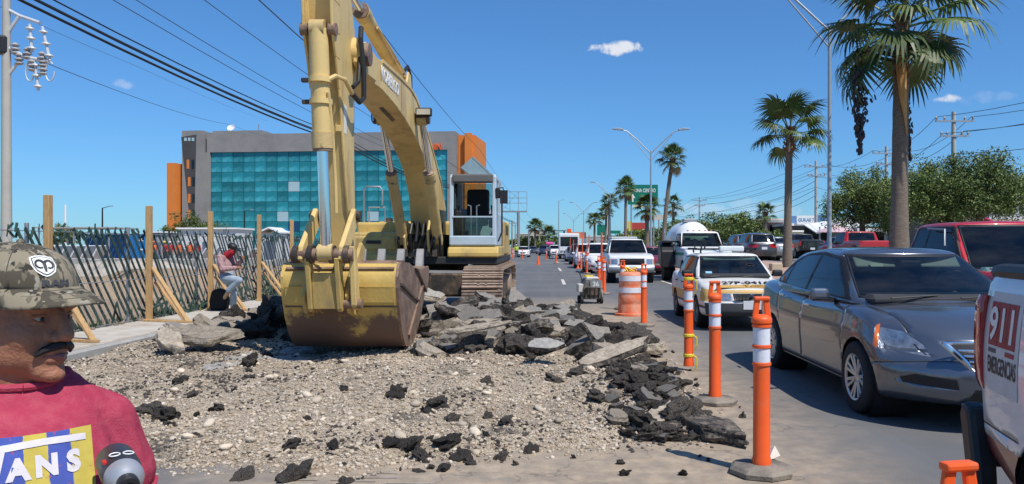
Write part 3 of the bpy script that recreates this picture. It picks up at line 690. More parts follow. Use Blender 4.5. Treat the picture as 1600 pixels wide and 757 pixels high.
eo('hose', MB().tube([(BX + .1, 13.7, 4.5), (BX + .12, 14.1, 4.72), (BX + .12, 14.4, 4.6), (BX + .12, 14.45, 4.2)], .03, 8), HOSE, boom, True)
# boom cylinders
for sx in (-1, 1):
    c = hyd((BX + sx * .36, 16.2, 1.62), (BX + sx * .36, 14.2, 3.78), .58, .105, .06, barrel=YELF if sx > 0 else YELC)
    eo('pin_cap', MB().cyl((BX + sx * .24, 14.2, 3.8), (BX + sx * .50, 14.2, 3.8), .10, 16), GREASE, c, True)
wl = eo('work_light', MB().bx(BX + .28, BX + .56, 13.98, 14.1, 3.82, 3.96), BLACK, boom, bevel=.01)
eo('lens', MB().bx(BX + .3, BX + .54, 13.975, 13.98, 3.84, 3.94), mat('lamp_lens', (.55, .5, .4), .2), wl)
eo('hook', MB().tube([(BX - .27, 13.0, 3.7), (BX - .27, 13.0, 3.58), (BX - .27, 13.12, 3.55)], .012, 6), BLACK, boom)
# stick
SX = -2.74
fr = [(9.15, 5.25), (9.2, 4.9), (9.32, 4.42), (9.48, 3.75), (9.62, 3.25), (9.80, 2.57), (10.0, 1.9), (10.1, 1.35)]
bk = [(9.75, 5.2), (10.0, 4.85), (10.28, 4.3), (10.32, 3.8), (10.27, 3.4), (10.25, 2.6), (10.3, 2.0), (10.32, 1.32)]
st = MB(); st.loft([[(SX + .17, *fr[i]), (SX - .17, *fr[i]), (SX - .17, *bk[i]), (SX + .17, *bk[i])] for i in range(8)])
stick = eo('stick', st, YELF, smooth=True, bevel=.012, angle=28)
for sx in (-1, 1):
    fl = MB()
    pl = [(9.02, 5.2), (9.08, 4.9), (9.16, 4.4), (9.2, 4.05), (9.36, 3.75), (9.5, 3.4)]
    for i in range(5): fl.prism([pl[i], pl[i + 1], (fr[2][0] + .2, pl[i + 1][1]), (fr[2][0] + .2, pl[i][1])], SX + sx * .15, SX + sx * .185)
    eo('cylinder_bracket', fl, YELF, stick, bevel=.008)
    eo('cylinder_pin', MB().cyl((SX + sx * .12, 9.26, 4.05), (SX + sx * .21, 9.26, 4.05), .075, 18), RUST, stick, True)
    eo('edge_strip', MB().tube([(SX + sx * .155, fr[i][0] - .012, fr[i][1]) for i in range(2, 8)], .016, 6), YELF, stick)
    eo('arm_boss', MB().cyl((SX + sx * .16, 10.26, 4.02), (SX + sx * .25, 10.26, 4.02), .19, 20), YELF, stick, True)
bc = hyd((SX + .0, 9.24, 4.05), (SX + .06, 9.36, 1.42), .52, .112, .066, 'bucket_cylinder')
eo('grease_block', MB().bx(SX + .10, SX + .16, 9.6, 9.68, 2.9, 2.98), YELF, stick, bevel=.006)
eo('stencil', MB().bx(SX + .171, SX + .174, 9.75, 9.85, 2.9, 3.25), WHITE, stick)
for z, y in ((3.45, 9.25), (3.2, 9.28)):
    eo('clamp', MB().lathe([(.10, -.03), (.135, -.03), (.135, .03), (.10, .03)], 20, Matrix.Translation((SX + .02, y, z))), YELF, bc, True)
    eo('lug', MB().box((SX - .15, y, z), (.1, .06, .05)), GREASE, bc, bevel=.008)
eo('oil_pipe', MB().tube([(SX + .13, 9.2, 3.3), (SX + .14, 9.32, 2.9), (SX + .15, 9.42, 2.3), (SX + .15, 9.46, 1.9)], .022, 8), YELF, bc, True)
eo('oil_pipe', MB().tube([(SX + .05, 9.18, 3.4), (SX + .2, 9.25, 3.5), (SX + .26, 9.45, 3.5), (SX + .28, 9.7, 3.38)], .028, 8), YELF, bc, True)
eo('hose', MB().tube([(SX + .28, 9.7, 3.38), (SX + .31, 9.95, 3.32), (SX + .33, 10.1, 3.4), (SX + .33, 10.1, 3.75), (SX + .30, 10.05, 4.15), (SX + .27, 10.2, 4.33)], .034, 10), HOSE, stick, True)
eo('hose', MB().tube([(SX + .24, 9.9, 3.5), (SX + .27, 10.05, 3.6), (SX + .27, 10.12, 3.9), (SX + .26, 10.2, 4.2)], .03, 10), HOSE, stick, True)
# bucket linkage
for sx in (-1, 1):
    lk = [(9.92, 1.98), (10.04, 1.93), (10.0, 1.75), (9.6, 1.42), (9.45, 1.30), (9.30, 1.34), (9.33, 1.5), (9.55, 1.68)]
    eo('rocker_link', MB().prism(lk, SX + sx * .21, SX + sx * .27), YELF, bevel=.012)
    eo('link_pin', MB().cyl((SX + sx * .18, 9.98, 1.88), (SX + sx * .32, 9.98, 1.88), .07, 16), GREASE, smooth=True)
eo('link_pin', MB().cyl((SX - .36, 9.38, 1.40), (SX + .38, 9.38, 1.40), .075, 18), RUST, smooth=True)
for x in (-.30, -.13, .13, .30): eo('pin_collar', MB().cyl((SX + x - .03, 9.38, 1.40), (SX + x + .03, 9.38, 1.40), .11, 18), GREASE, smooth=True)
h = MB(); h.prism([(9.30, 1.36), (9.46, 1.36), (9.62, .78), (9.50, .70), (9.44, .74)], SX - .19, SX - .13); h.prism([(9.30, 1.36), (9.46, 1.36), (9.62, .78), (9.50, .70), (9.44, .74)], SX + .16, SX + .22)
h.prism([(9.39, 1.18), (9.45, 1.18), (9.55, .78), (9.46, .74)], SX - .13, SX + .16)
eo('h_link', h, YEL, bevel=.01)
for x in (.32, ):
    eo('side_link', MB().prism([(9.36, 1.5), (9.5, 1.46), (9.68, .80), (9.58, .72), (9.48, .78)], SX + x, SX + x + .07), YELF, bevel=.012)
eo('link_pin', MB().cyl((SX - .2, 9.56, .80), (SX + .44, 9.56, .80), .06, 16), RUST, smooth=True)
# bucket: curved shell, side plates, teeth
XL, XR = -3.33, -1.94
pr = [(9.98, 1.30), (9.84, 1.26), (9.76, 1.12), (9.77, .98), (9.84, .78), (9.93, .58), (10.08, .36), (10.3, .19), (10.62, .15), (11.0, .23), (11.4, .43), (11.75, .72), (12.0, 1.08)]
def off(pl, d):
    o = []
    for i, p in enumerate(pl):
        a = Vector(pl[max(0, i - 1)]); c = Vector(pl[min(len(pl) - 1, i + 1)]); t = (c - a).normalized(); o.append((p[0] + t.y * d * -1, p[1] + t.x * d))
    return o
inn = off(pr, .04)
bk_ = MB(); bk_.strip(pr, inn, XL, XR); bucket = eo('bucket', bk_, BKT, smooth=True, angle=50)
def fan_plate(name, x0, x1, pts, m):                     # side plate as a fan of thin quads
    mb = MB(); c = (10.8, 1.0)
    ring0 = [(x0, *p) for p in pts]; ring1 = [(x1, *p) for p in pts]; n = len(pts)
    mb.add(ring0 + ring1 + [(x0, *c), (x1, *c)], [(i, i + 1, 2 * n) for i in range(n - 1)] + [(n + i + 1, n + i, 2 * n + 1) for i in range(n - 1)] + [(i, n + i, n + i + 1, i + 1) for i in range(n - 1)] + [(n - 1, 2 * n - 1, n, 0)] + [(n - 1, 0, 2 * n), (n, 2 * n - 1, 2 * n + 1)])
    return eo(name, mb, m, bucket)
side = pr + [(11.2, 1.16), (10.5, 1.28)]
for x0, x1 in ((XL - .035, XL), (XR, XR + .035)): fan_plate('side_plate', x0, x1, side, RUST if x1 > -2.2 else BKT)
for sx, x in ((-1, XL), (1, XR)):
    cu_ = MB().prism([(10.9, 1.2), (11.15, 1.13), (11.85, .80), (12.05, 1.12), (11.95, 1.2), (11.3, 1.18)], x + (.035 if sx > 0 else -.07), x + (.07 if sx > 0 else -.035))
    eo('side_cutter', cu_, RUST, bucket, bevel=.008)
    eo('rib', MB().beam((x + sx * .045, 10.45, .3), (x + sx * .045, 11.75, 1.02), .03, .06), RUST, bucket)
    eo('rib', MB().beam((x + sx * .045, 9.9, 1.02), (x + sx * .045, 11.2, .72), .03, .035), GREASE, bucket)
eo('lip', MB().box(((XL + XR) / 2, 12.02, 1.1), (XR - XL, .06, .2), Euler((-.5, 0, 0)).to_matrix()), RUST, bucket, bevel=.01)
for k in range(5):
    x = XL + .1 + (XR - XL - .2) * k / 4
    eo('tooth', MB().prism([(11.96, 1.0), (12.1, 1.0), (12.2, 1.22), (12.24, 1.46), (12.2, 1.46), (12.08, 1.24)], x - .06, x + .06), mat('worn_tooth_steel', (.36, .34, .32), .45, .5, .2, 8), bucket, bevel=.012)
eo('wear_strip', MB().strip([(9.745, 1.0), (9.755, .97), (9.80, .80), (9.825, .76)], [(9.78, 1.0), (9.79, .97), (9.84, .80), (9.86, .76)], XL + .02, XR - .02), BKT, bucket)
eo('back_seam', MB().beam((XL, 9.845, .745), (XR, 9.845, .745), .03, .02), GREASE, bucket)
for sx in (-1, 1):
    eo('hinge_ear', MB().prism([(9.62, .68), (9.9, .62), (9.85, 1.1), (9.95, 1.3), (10.3, 1.32), (10.36, 1.48), (10.2, 1.55), (9.7, 1.2), (9.5, .9)], SX + sx * .24, SX + sx * .29), YEL, bucket, bevel=.01)
eo('top_plate', MB().prism([(9.78, 1.22), (10.0, 1.32), (10.5, 1.31), (10.5, 1.27), (10.0, 1.27), (9.82, 1.18)], XL + .02, XR - .02), RUST, bucket)
# house
HX0, HX1 = -4.25, -1.13
deck = eo('deck', MB().bx(HX0, HX1, 16.35, 21.6, 1.12, 1.28), mat('dark_frame_paint', (.03, .029, .028), .6), bevel=.02)
bf = MB().prism([(16.28, 1.27), (16.28, 1.36), (16.33, 1.47), (16.5, 1.50), (18.3, 1.50), (18.3, 1.27)], -2.16, -1.1)
eo('cab_base', bf, YEL, bevel=.03, seg=2)
eo('tank_housing', MB().bx(-4.22, -3.18, 17.0, 18.6, 1.28, 2.02), YEL, bevel=.06, seg=3)
eo('tool_box', MB().bx(-4.22, -3.2, 16.4, 17.0, 1.28, 1.78), YEL, bevel=.05, seg=3)
tb = eo('tool_box_lid', MB().prism([(16.36, 1.42), (16.36, 1.68), (16.5, 1.8), (17.05, 1.8), (17.05, 1.42)], -4.16, -3.25), YEL, bevel=.03, seg=2)
eo('lid_handle', MB().bx(-3.85, -3.55, 16.34, 16.36, 1.55, 1.62), BLACK, tb)
eo('front_sill', MB().bx(-4.25, -3.2, 16.3, 16.45, 1.18, 1.33), YEL, bevel=.03)
eo('fuel_cap', MB().cyl((-3.6, 17.4, 2.0), (-3.6, 17.4, 2.12), .09), GREASE, smooth=True)
hr = MB().tube([(-4.1, 17.2, 2.0), (-4.1, 17.2, 2.72), (-4.05, 17.2, 2.8), (-3.75, 17.2, 2.8), (-3.7, 17.2, 2.72), (-3.7, 17.2, 2.4)], .02, 8)
hr.tube([(-4.0, 17.25, 2.02), (-4.0, 17.25, 2.35), (-3.65, 17.25, 2.35), (-3.65, 17.25, 2.02)], .02, 8); hr.tube([(-4.22, 16.8, 1.7), (-4.22, 16.8, 2.5)], .02, 8)
eo('handrail', hr, STEEL, smooth=True)
eo('engine_hood', MB().bx(-4.2, -1.2, 18.9, 21.2, 1.28, 2.1), YEL, bevel=.08, seg=3)
cw = MB().prism([(-4.25, 21.1), (-1.13, 21.1), (-1.2, 21.7), (-1.7, 21.95), (-3.7, 21.95), (-4.2, 21.7)], 1.05, 2.15, 'z'); eo('counterweight', cw, YEL, bevel=.08, seg=3)
sd = eo('side_door', MB().bx(-1.2, -1.125, 18.7, 21.0, 1.3, 2.1), YEL, bevel=.03)
for k in range(7): eo('vent_slot', MB().bx(-1.122, -1.118, 19.2, 20.4, 1.78 + k * .035, 1.795 + k * .035), DARK, sd)
eo('exhaust', MB().tube([(-3.4, 19.6, 2.1), (-3.4, 19.6, 2.5), (-3.4, 19.75, 2.62)], .06, 12), RUST, smooth=True)
# hydraulics nest at the boom foot
nest = eo('swivel_bracket', MB().bx(BX - .42, BX + .42, 16.5, 17.9, 1.25, 1.75), DARK)
for k in range(8):
    x = BX - .42 + k * .12
    eo('hose', MB().tube([(x, 16.2, 1.3), (x, 16.0, 1.6 + .08 * (k % 3)), (x + .02, 16.1, 1.95 + .06 * (k % 2)), (x, 16.35, 2.0), (x * .9 + BX * .1, 16.6, 1.8)], .028, 8), YELF if k in (1, 5) else HOSE, nest, True)
for k in range(5): eo('valve_block', MB().box((BX - .3 + k * .15, 16.15 + .05 * (k % 2), 1.36), (.1, .12, .16)), GREASE, nest, bevel=.01)
eo('grab_rail', MB().tube([(BX + .62, 17.2, 2.2), (BX + .62, 17.2, 2.75), (BX + .6, 17.3, 2.85), (BX + .5, 17.5, 2.85)], .022, 8), BLACK, smooth=True)
# cab
CX0, CX1, CY0, CY1, CZ0, CZ1 = -2.14, -1.16, 16.42, 18.1, 1.50, 3.03
cab = root('cab', E((-1.65, 17.2, 1.5))); cab.parent = EX
def co(name, mb, m, smooth=False, bevel=0, seg=2, parent=None):
    mb.v = [(v[0] + 1.65, v[1] - 17.2, v[2] - 1.5) for v in mb.v]; return ob(name, mb, m, parent or cab, smooth=smooth, bevel=bevel, seg=seg)
pw = .085
for x in (CX0 + pw / 2, CX1 - pw / 2):
    co('front_pillar', MB().beam((x, CY0 + .04, CZ0 + .2), (x, CY0 + .12, CZ1 - .06), pw, .09), CABP, bevel=.02)
    co('rear_pillar', MB().beam((x, CY1 - .05, CZ0), (x, CY1 - .05, CZ1 - .06), pw, .1), CABP, bevel=.02)
co('front_panel', MB().bx(CX0, CX1, CY0 - .02, CY0 + .07, CZ0 + .01, CZ0 + .22), CABP, bevel=.03)
co('side_panel', MB().bx(CX1 - .06, CX1 + .005, CY0 + .05, CY1, CZ0 + .01, CZ0 + .72), CABP, bevel=.02)
co('side_panel', MB().bx(CX0 - .005, CX0 + .06, CY0 + .05, CY1, CZ0 + .01, CZ0 + .5), CABP, bevel=.02)
co('rear_wall', MB().bx(CX0 + .02, CX1 - .02, CY1 - .09, CY1, CZ0, CZ0 + .85), CABP)
co('roof_rail', MB().bx(CX1 - .1, CX1, CY0 + .1, CY1, CZ1 - .14, CZ1 - .02), CABP, bevel=.03)
co('roof_rail', MB().bx(CX0, CX0 + .1, CY0 + .1, CY1, CZ1 - .14, CZ1 - .02), CABP, bevel=.03)
co('roof', MB().bx(CX0 + .03, CX1 - .03, CY0 + .55, CY1 - .02, CZ1 - .06, CZ1), CABP, bevel=.03)
co('visor', MB().bx(CX0 + .06, CX1 - .06, CY0 + .02, CY0 + .22, CZ1 - .20, CZ1 - .02), mat('grey_trim', (.12, .12, .12), .6), bevel=.03)
co('lower_windscreen', MB().bx(CX0 + .09, CX1 - .09, CY0 + .0, CY0 + .012, CZ0 + .22, CZ0 + .60), CABG)
co('window_bar', MB().bx(CX0 + .08, CX1 - .08, CY0 + .0, CY0 + .03, CZ0 + .595, CZ0 + .63), CABP)
co('side_window', MB().bx(CX0 + .02, CX0 + .03, CY0 + .2, CY1 - .1, CZ0 + .5, CZ1 - .14), CABG)
co('door_window', MB().bx(CX1 - .03, CX1 - .02, CY0 + .2, CY0 + .95, CZ0 + .72, CZ1 - .14), CABG)
co('rear_window', MB().bx(CX0 + .1, CX1 - .1, CY1 - .05, CY1 - .04, CZ0 + .85, CZ1 - .1), CABG)
co('door_post', MB().bx(CX1 - .07, CX1 + .004, CY0 + .95, CY0 + 1.05, CZ0 + .7, CZ1 - .1), CABP)
hq = [P(a, b, y) for a, b, y in ((720, 262, 17.0), (738, 246, 17.4), (767, 273, 17.7), (742, 279, 17.2))]; hn = (hq[1] - hq[0]).cross(hq[3] - hq[0]).normalized() * .03
co('roof_hatch', MB().add(hq + [q + hn for q in hq], [(0, 1, 2, 3), (7, 6, 5, 4), (0, 4, 5, 1), (1, 5, 6, 2), (2, 6, 7, 3), (3, 7, 4, 0)]), mat('pale_hatch_glass', (.16, .22, .235), .2, 0, .15, 6))
co('hatch_frame', MB().beam(P(738, 246, 17.4), P(767, 273, 17.7), .04, .04), mat('hatch_trim', (.2, .24, .25), .5))
co('wiper_mount', MB().box((CX1 + .03, CY0 + .06, CZ1 - .42), (.1, .05, .22)), BLACK, bevel=.02)
mi_ = MB().tube([(CX1, CY0 + .3, CZ1 - .3), (CX1 + .14, CY0 + .1, CZ1 - .3), (CX1 + .16, CY0 + .05, CZ1 - .45)], .012, 6); mi_.box((CX1 + .16, CY0 + .05, CZ1 - .5), (.16, .05, .28)); co('mirror', mi_, BLACK)
gr_ = MB().tube([(CX1 + .02, CY0 + .35, CZ0 + .1), (CX1 + .1, CY0 + .35, CZ0 + .3), (CX1 + .1, CY0 + .35, CZ0 + 1.0), (CX1 + .02, CY0 + .35, CZ0 + 1.15)], .018, 8); co('grab_rail', gr_, BLACK, True)
SEATM = mat('cab_seat', (.025, .027, .032), .8)
st_ = co('seat', MB().bx(CX0 + .25, CX1 - .25, CY0 + .75, CY0 + 1.2, CZ0 + .45, CZ0 + .6), SEATM, bevel=.05)
co('seat_back', MB().box((-1.65, CY0 + 1.25, CZ0 + .92), (.5, .14, .72), Euler((-.15, 0, 0)).to_matrix()), SEATM, bevel=.06)
for sx in (-1, 1):
    co('console', MB().bx(-1.65 + sx * .36 - .07, -1.65 + sx * .36 + .07, CY0 + .55, CY0 + 1.2, CZ0 + .4, CZ0 + .7), BLACK, bevel=.03)
    co('joystick', MB().tube([(-1.65 + sx * .36, CY0 + .62, CZ0 + .68), (-1.65 + sx * .36, CY0 + .58, CZ0 + .88)], [.015, .028], 8), BLACK, True)
    co('pedal_lever', MB().tube([(-1.65 + sx * .06, CY0 + .3, CZ0 + .05), (-1.65 + sx * .06, CY0 + .25, CZ0 + .85), (-1.65 + sx * .13, CY0 + .25, CZ0 + .87)], .014, 6), STEEL, True)
co('floor', MB().bx(CX0 + .05, CX1 - .05, CY0 + .05, CY1 - .05, CZ0 - .02, CZ0 + .02), BLACK)
co('dash', MB().bx(CX0 + .1, CX0 + .24, CY0 + .15, CY0 + .4, CZ0 + .05, CZ0 + .75), BLACK, bevel=.02)
# undercarriage
uc = eo('turntable', MB().cyl((-2.7, 18.4, .92), (-2.7, 18.4, 1.14), .75, 28), GREASE, smooth=True)
eo('car_body', MB().bx(-3.6, -1.8, 16.3, 20.3, .45, .95), GREASE, bevel=.05)
eo('undercarriage_bar', MB().beam((-3.7, 15.9, 1.0), (-1.75, 15.9, .98), .05, .05), mat('pale_bar', (.33, .31, .29), .6))
shoe = MB().box((0, 0, 0), (.78, .165, .03)); shoe.box((0, -.06, .03), (.78, .025, .045)); shoe.box((0, .01, .025), (.78, .02, .03)); shoe.box((0, .065, .025), (.78, .02, .03)); shoe.box((-.1, 0, -.045), (.06, .16, .06)); shoe.box((.1, 0, -.045), (.06, .16, .06))
shoe.box((-.07, .0, .03), (.04, .04, .02)); shoe.box((.07, .0, .03), (.04, .04, .02))
shoe_me = shoe.mesh('track_shoe'); shoe_me.materials.append(TRK)
def track(xc):
    t = root('track', E((xc, 17.9, 0))); t.parent = EX
    r = .50; half = 2.35; zc = .55; per = 2 * math.pi * r + 4 * half; n = int(per / .19)
    for i in range(n):
        s = per * i / n
        if s < 2 * half: y, z, a = -half + s, zc + r, 0
        elif s < 2 * half + math.pi * r: th = (s - 2 * half) / r; y, z, a = half + r * math.sin(th), zc + r * math.cos(th), -th
        elif s < 4 * half + math.pi * r: y, z, a = half - (s - 2 * half - math.pi * r), zc - r, -math.pi
        else: th = (s - 4 * half - math.pi * r) / r; y, z, a = -half - r * math.sin(th), zc - r * math.cos(th), -math.pi - th
        o = bpy.data.objects.new('track_shoe', shoe_me); COL.objects.link(o); o.parent = t; o.location = (0, y, z); o.rotation_euler = (a, 0, 0)
    f = MB().bx(-.22, .22, -half, half, .3, .78); ob('track_frame', f, GREASE, t, bevel=.04)
    for y in (-half, half):
        ob('idler' if y < 0 else 'sprocket', MB().lathe([(.1, -.3), (.40, -.28), (.42, -.1), (.42, .1), (.40, .28), (.1, .3)], 24, Matrix.Translation((0, y, zc)) @ Matrix.Rotation(R(90), 4, 'Y')), TRK, t, smooth=True)
    for k in range(7): ob('roller', MB().cyl((-.26, -1.8 + k * .6, .22), (.26, -1.8 + k * .6, .22), .12, 14), GREASE, t, smooth=True)
track(-1.33); track(-4.05)
# ------------------------------------------------------------------ vehicles
def rcube(nx, ny, nz, rx, ry, rz):
    """grid on a cube with rounded edges, in [-1,1]^3"""
    idx = {}; V = []; Fq = []
    def vid(i, j, k):
        key = (i, j, k)
        if key not in idx:
            p = Vector((2 * i / nx - 1, 2 * j / ny - 1, 2 * k / nz - 1)); r = (rx, ry, rz)
            q = Vector([max(-1 + r[a], min(1 - r[a], p[a])) for a in range(3)])
            d = Vector([(p[a] - q[a]) / r[a] for a in range(3)]); l = d.length
            if l > 1e-6:
                # map cube corner region to a sphere
                mx = max(abs(c) for c in d); d = d / l * mx
            idx[key] = len(V); V.append(Vector([q[a] + d[a] * r[a] for a in range(3)]))
        return idx[key]
    for k in (0, nz):
        for i in range(nx):
            for j in range(ny):
                q = (vid(i, j, k), vid(i + 1, j, k), vid(i + 1, j + 1, k), vid(i, j + 1, k)); Fq.append(q if k else q[::-1])
    for j in (0, ny):
        for i in range(nx):
            for k in range(nz):
                q = (vid(i, j, k), vid(i + 1, j, k), vid(i + 1, j, k + 1), vid(i, j, k + 1)); Fq.append(q[::-1] if j else q)
    for i in (0, nx):
        for j in range(ny):
            for k in range(nz):
                q = (vid(i, j, k), vid(i, j + 1, k), vid(i, j + 1, k + 1), vid(i, j, k + 1)); Fq.append(q if i else q[::-1])
    return V, Fq
def shell(fn, n, r):
    V, Fq = rcube(*n, *r); bm = bmesh.new(); vs = [bm.verts.new(fn(*v)) for v in V]
    for q in Fq: bm.faces.new([vs[i] for i in q])
    bmesh.ops.recalc_face_normals(bm, faces=bm.faces); return bm
AX = {'side': (Vector((1, 0, 0)), Vector((0, 0, 1))), 'front': (Vector((0, 1, 0)), Vector((0, 0, 1))), 'top': (Vector((1, 0, 0)), Vector((0, 1, 0)))}
def cut(bm, poly, view, cond):
    """cut a convex outline (seen along a view axis) out of a body surface; returns that piece"""
    U, V = AX[view] if isinstance(view, str) else view
    pts = [Vector((p[0], p[1])) for p in poly]; c = sum(pts, Vector((0, 0))) / len(pts)
    lo = Vector((min(p.x for p in pts), min(p.y for p in pts))); hi = Vector((max(p.x for p in pts), max(p.y for p in pts)))
    def fsel():
        o = []
        for f in bm.faces:
            m = f.calc_center_median()
            if not cond(m, f.normal): continue
            us = [v.co.dot(U) for v in f.verts]; ws = [v.co.dot(V) for v in f.verts]
            if max(us) < lo.x or min(us) > hi.x or max(ws) < lo.y or min(ws) > hi.y: continue
            o.append(f)
        return o
    cur = None
    for i in range(len(pts)):
        a, b = pts[i], pts[(i + 1) % len(pts)]; n = Vector((b.y - a.y, -(b.x - a.x)))
        if n.length < 1e-6: continue
        if cur is None: cur = fsel()
        fs = cur; es = {e for f in fs for e in f.edges}; vs = {v for f in fs for v in f.verts}
        ret = bmesh.ops.bisect_plane(bm, geom=list(fs) + list(es) + list(vs), dist=1e-6, plane_co=U * a.x + V * a.y, plane_no=(U * n.x + V * n.y).normalized())
        cur = list({f for f in ret['geom'] if isinstance(f, bmesh.types.BMFace) and f.is_valid} | {f for f in fs if f.is_valid})
    inside_ = []
    for f in (cur or []):
        m = f.calc_center_median(); p = Vector((m.dot(U), m.dot(V))); ok = True; sg = None
        for i in range(len(pts)):
            a, b = pts[i], pts[(i + 1) % len(pts)]; cr = (b.x - a.x) * (p.y - a.y) - (b.y - a.y) * (p.x - a.x); cc = (b.x - a.x) * (c.y - a.y) - (b.y - a.y) * (c.x - a.x)
            if cr * cc < 0: ok = False; break
        if ok: inside_.append(f)
    nb = bmesh.new(); mp = {}
    for f in inside_:
        vs = []
        for v in f.verts:
            if v not in mp: mp[v] = nb.verts.new(v.co)
            vs.append(mp[v])
        try: nb.faces.new(vs)
        except ValueError: pass
    bmesh.ops.delete(bm, geom=inside_, context='FACES')
    return nb
def bm_ob(name, bm, m, parent, push=0, thick=0, angle=40, keep=False):
    if not bm.faces: return None
    bm.normal_update()
    if push:
        for v in bm.verts: v.co += v.normal * push
    me = bpy.data.meshes.new(name); bm.to_mesh(me)
    if not keep: bm.free()
    me.polygons.foreach_set('use_smooth', [True] * len(me.polygons)); me.set_sharp_from_angle(angle=R(angle)); me.materials.append(m)
    o = bpy.data.objects.new(name, me); COL.objects.link(o); o.parent = parent
    if thick:
        s = o.modifiers.new('thickness', 'SOLIDIFY'); s.thickness = thick; s.offset = -1
    return o
def circ(cx, cz, r, n=20, z0=None): return [(cx + r * math.cos(2 * math.pi * i / n), cz + r * math.sin(2 * math.pi * i / n)) for i in range(n)]
SEAL = mat('window_seal', (.012, .012, .013), .5)
CGL = glass_mat('car_glass', (.62, .74, .72), .85, .35)
DGL = glass_mat('dark_car_glass', (.35, .4, .42), .85, .72)
LENS = mat('headlight_glass', (.36, .38, .41), .10, .6, .55, 16, coat=1)
AMBER = mat('amber_lens', (.75, .16, .03), .2, coat=1)
TAIL = mat('tail_light_lens', (.38, .012, .014), .15, 0, .25, 20, coat=1)
PLATE = mat('licence_plate', (.66, .68, .70), .5, 0, .1, 30)
INTER = mat('car_interior', (.035, .036, .04), .85)
def wheel(parent, x, y, r, w, style, rim_m):
    sg = 1 if y > 0 else -1
    wh = root('wheel', (x, y, r)); wh.parent = parent
    M = Matrix.Rotation(R(-90) * sg, 4, 'X')               # local z points outwards
    h = w / 2
    ob('tyre', MB().lathe([(r * .64, -h), (r * .93, -h), (r, -h * .72), (r, h * .72), (r * .97, h * .9), (r * .9, h), (r * .66, h * .96), (r * .64, h * .8)], 36, M, cap=False), RUBBER, wh, smooth=True, angle=50)
    rim = ob('rim', MB().lathe([(r * .645, h * .95), (r * .63, h * .72), (r * .60, h * .45), (r * .1, h * .40), (r * .02, h * .4)], 32, M, cap=False), DARK if style != 'steel' else rim_m, wh, smooth=True)
    if style == 'twin':
        for k in range(7):
            for d in (-.11, .11):
                a = 2 * math.pi * k / 7 + d; a2 = a + d * .55
                p0 = M @ Vector((r * .12 * math.cos(a), r * .12 * math.sin(a), h * .62)); p1 = M @ Vector((r * .61 * math.cos(a2), r * .61 * math.sin(a2), h * .86))
                ob('spoke', MB().beam(p0, p1, .032, .02, up=(0, 1, 0)), rim_m, rim, bevel=.004)
    elif style == 'five':
        for k in range(5):
            a = 2 * math.pi * k / 5
            p0 = M @ Vector((r * .1 * math.cos(a), r * .1 * math.sin(a), h * .6)); p1 = M @ Vector((r * .62 * math.cos(a), r * .62 * math.sin(a), h * .86))
            ob('spoke', MB().beam(p0, p1, .075, .03, up=(0, 1, 0)), rim_m, rim)
    ob('hub', MB().lathe([(r * .17, h * .5), (r * .16, h * .72), (r * .10, h * .78), (.003, h * .78)], 18, M), rim_m, rim, smooth=True)
    ob('rim_edge', MB().lathe([(r * .66, h * .93), (r * .655, h * 1.0), (r * .60, h * .9), (r * .595, h * .8)], 36, M, cap=False), rim_m, rim, smooth=True)
    return wh
def seat_row(parent, x, ys, z, m=INTER):
    for y in ys:
        s = MB().box((x, y, z + .02), (.13, .46, .44)); s.box((x, y, z + .30), (.09, .24, .16)); ob('seat', s, m, parent, bevel=.04, seg=2)
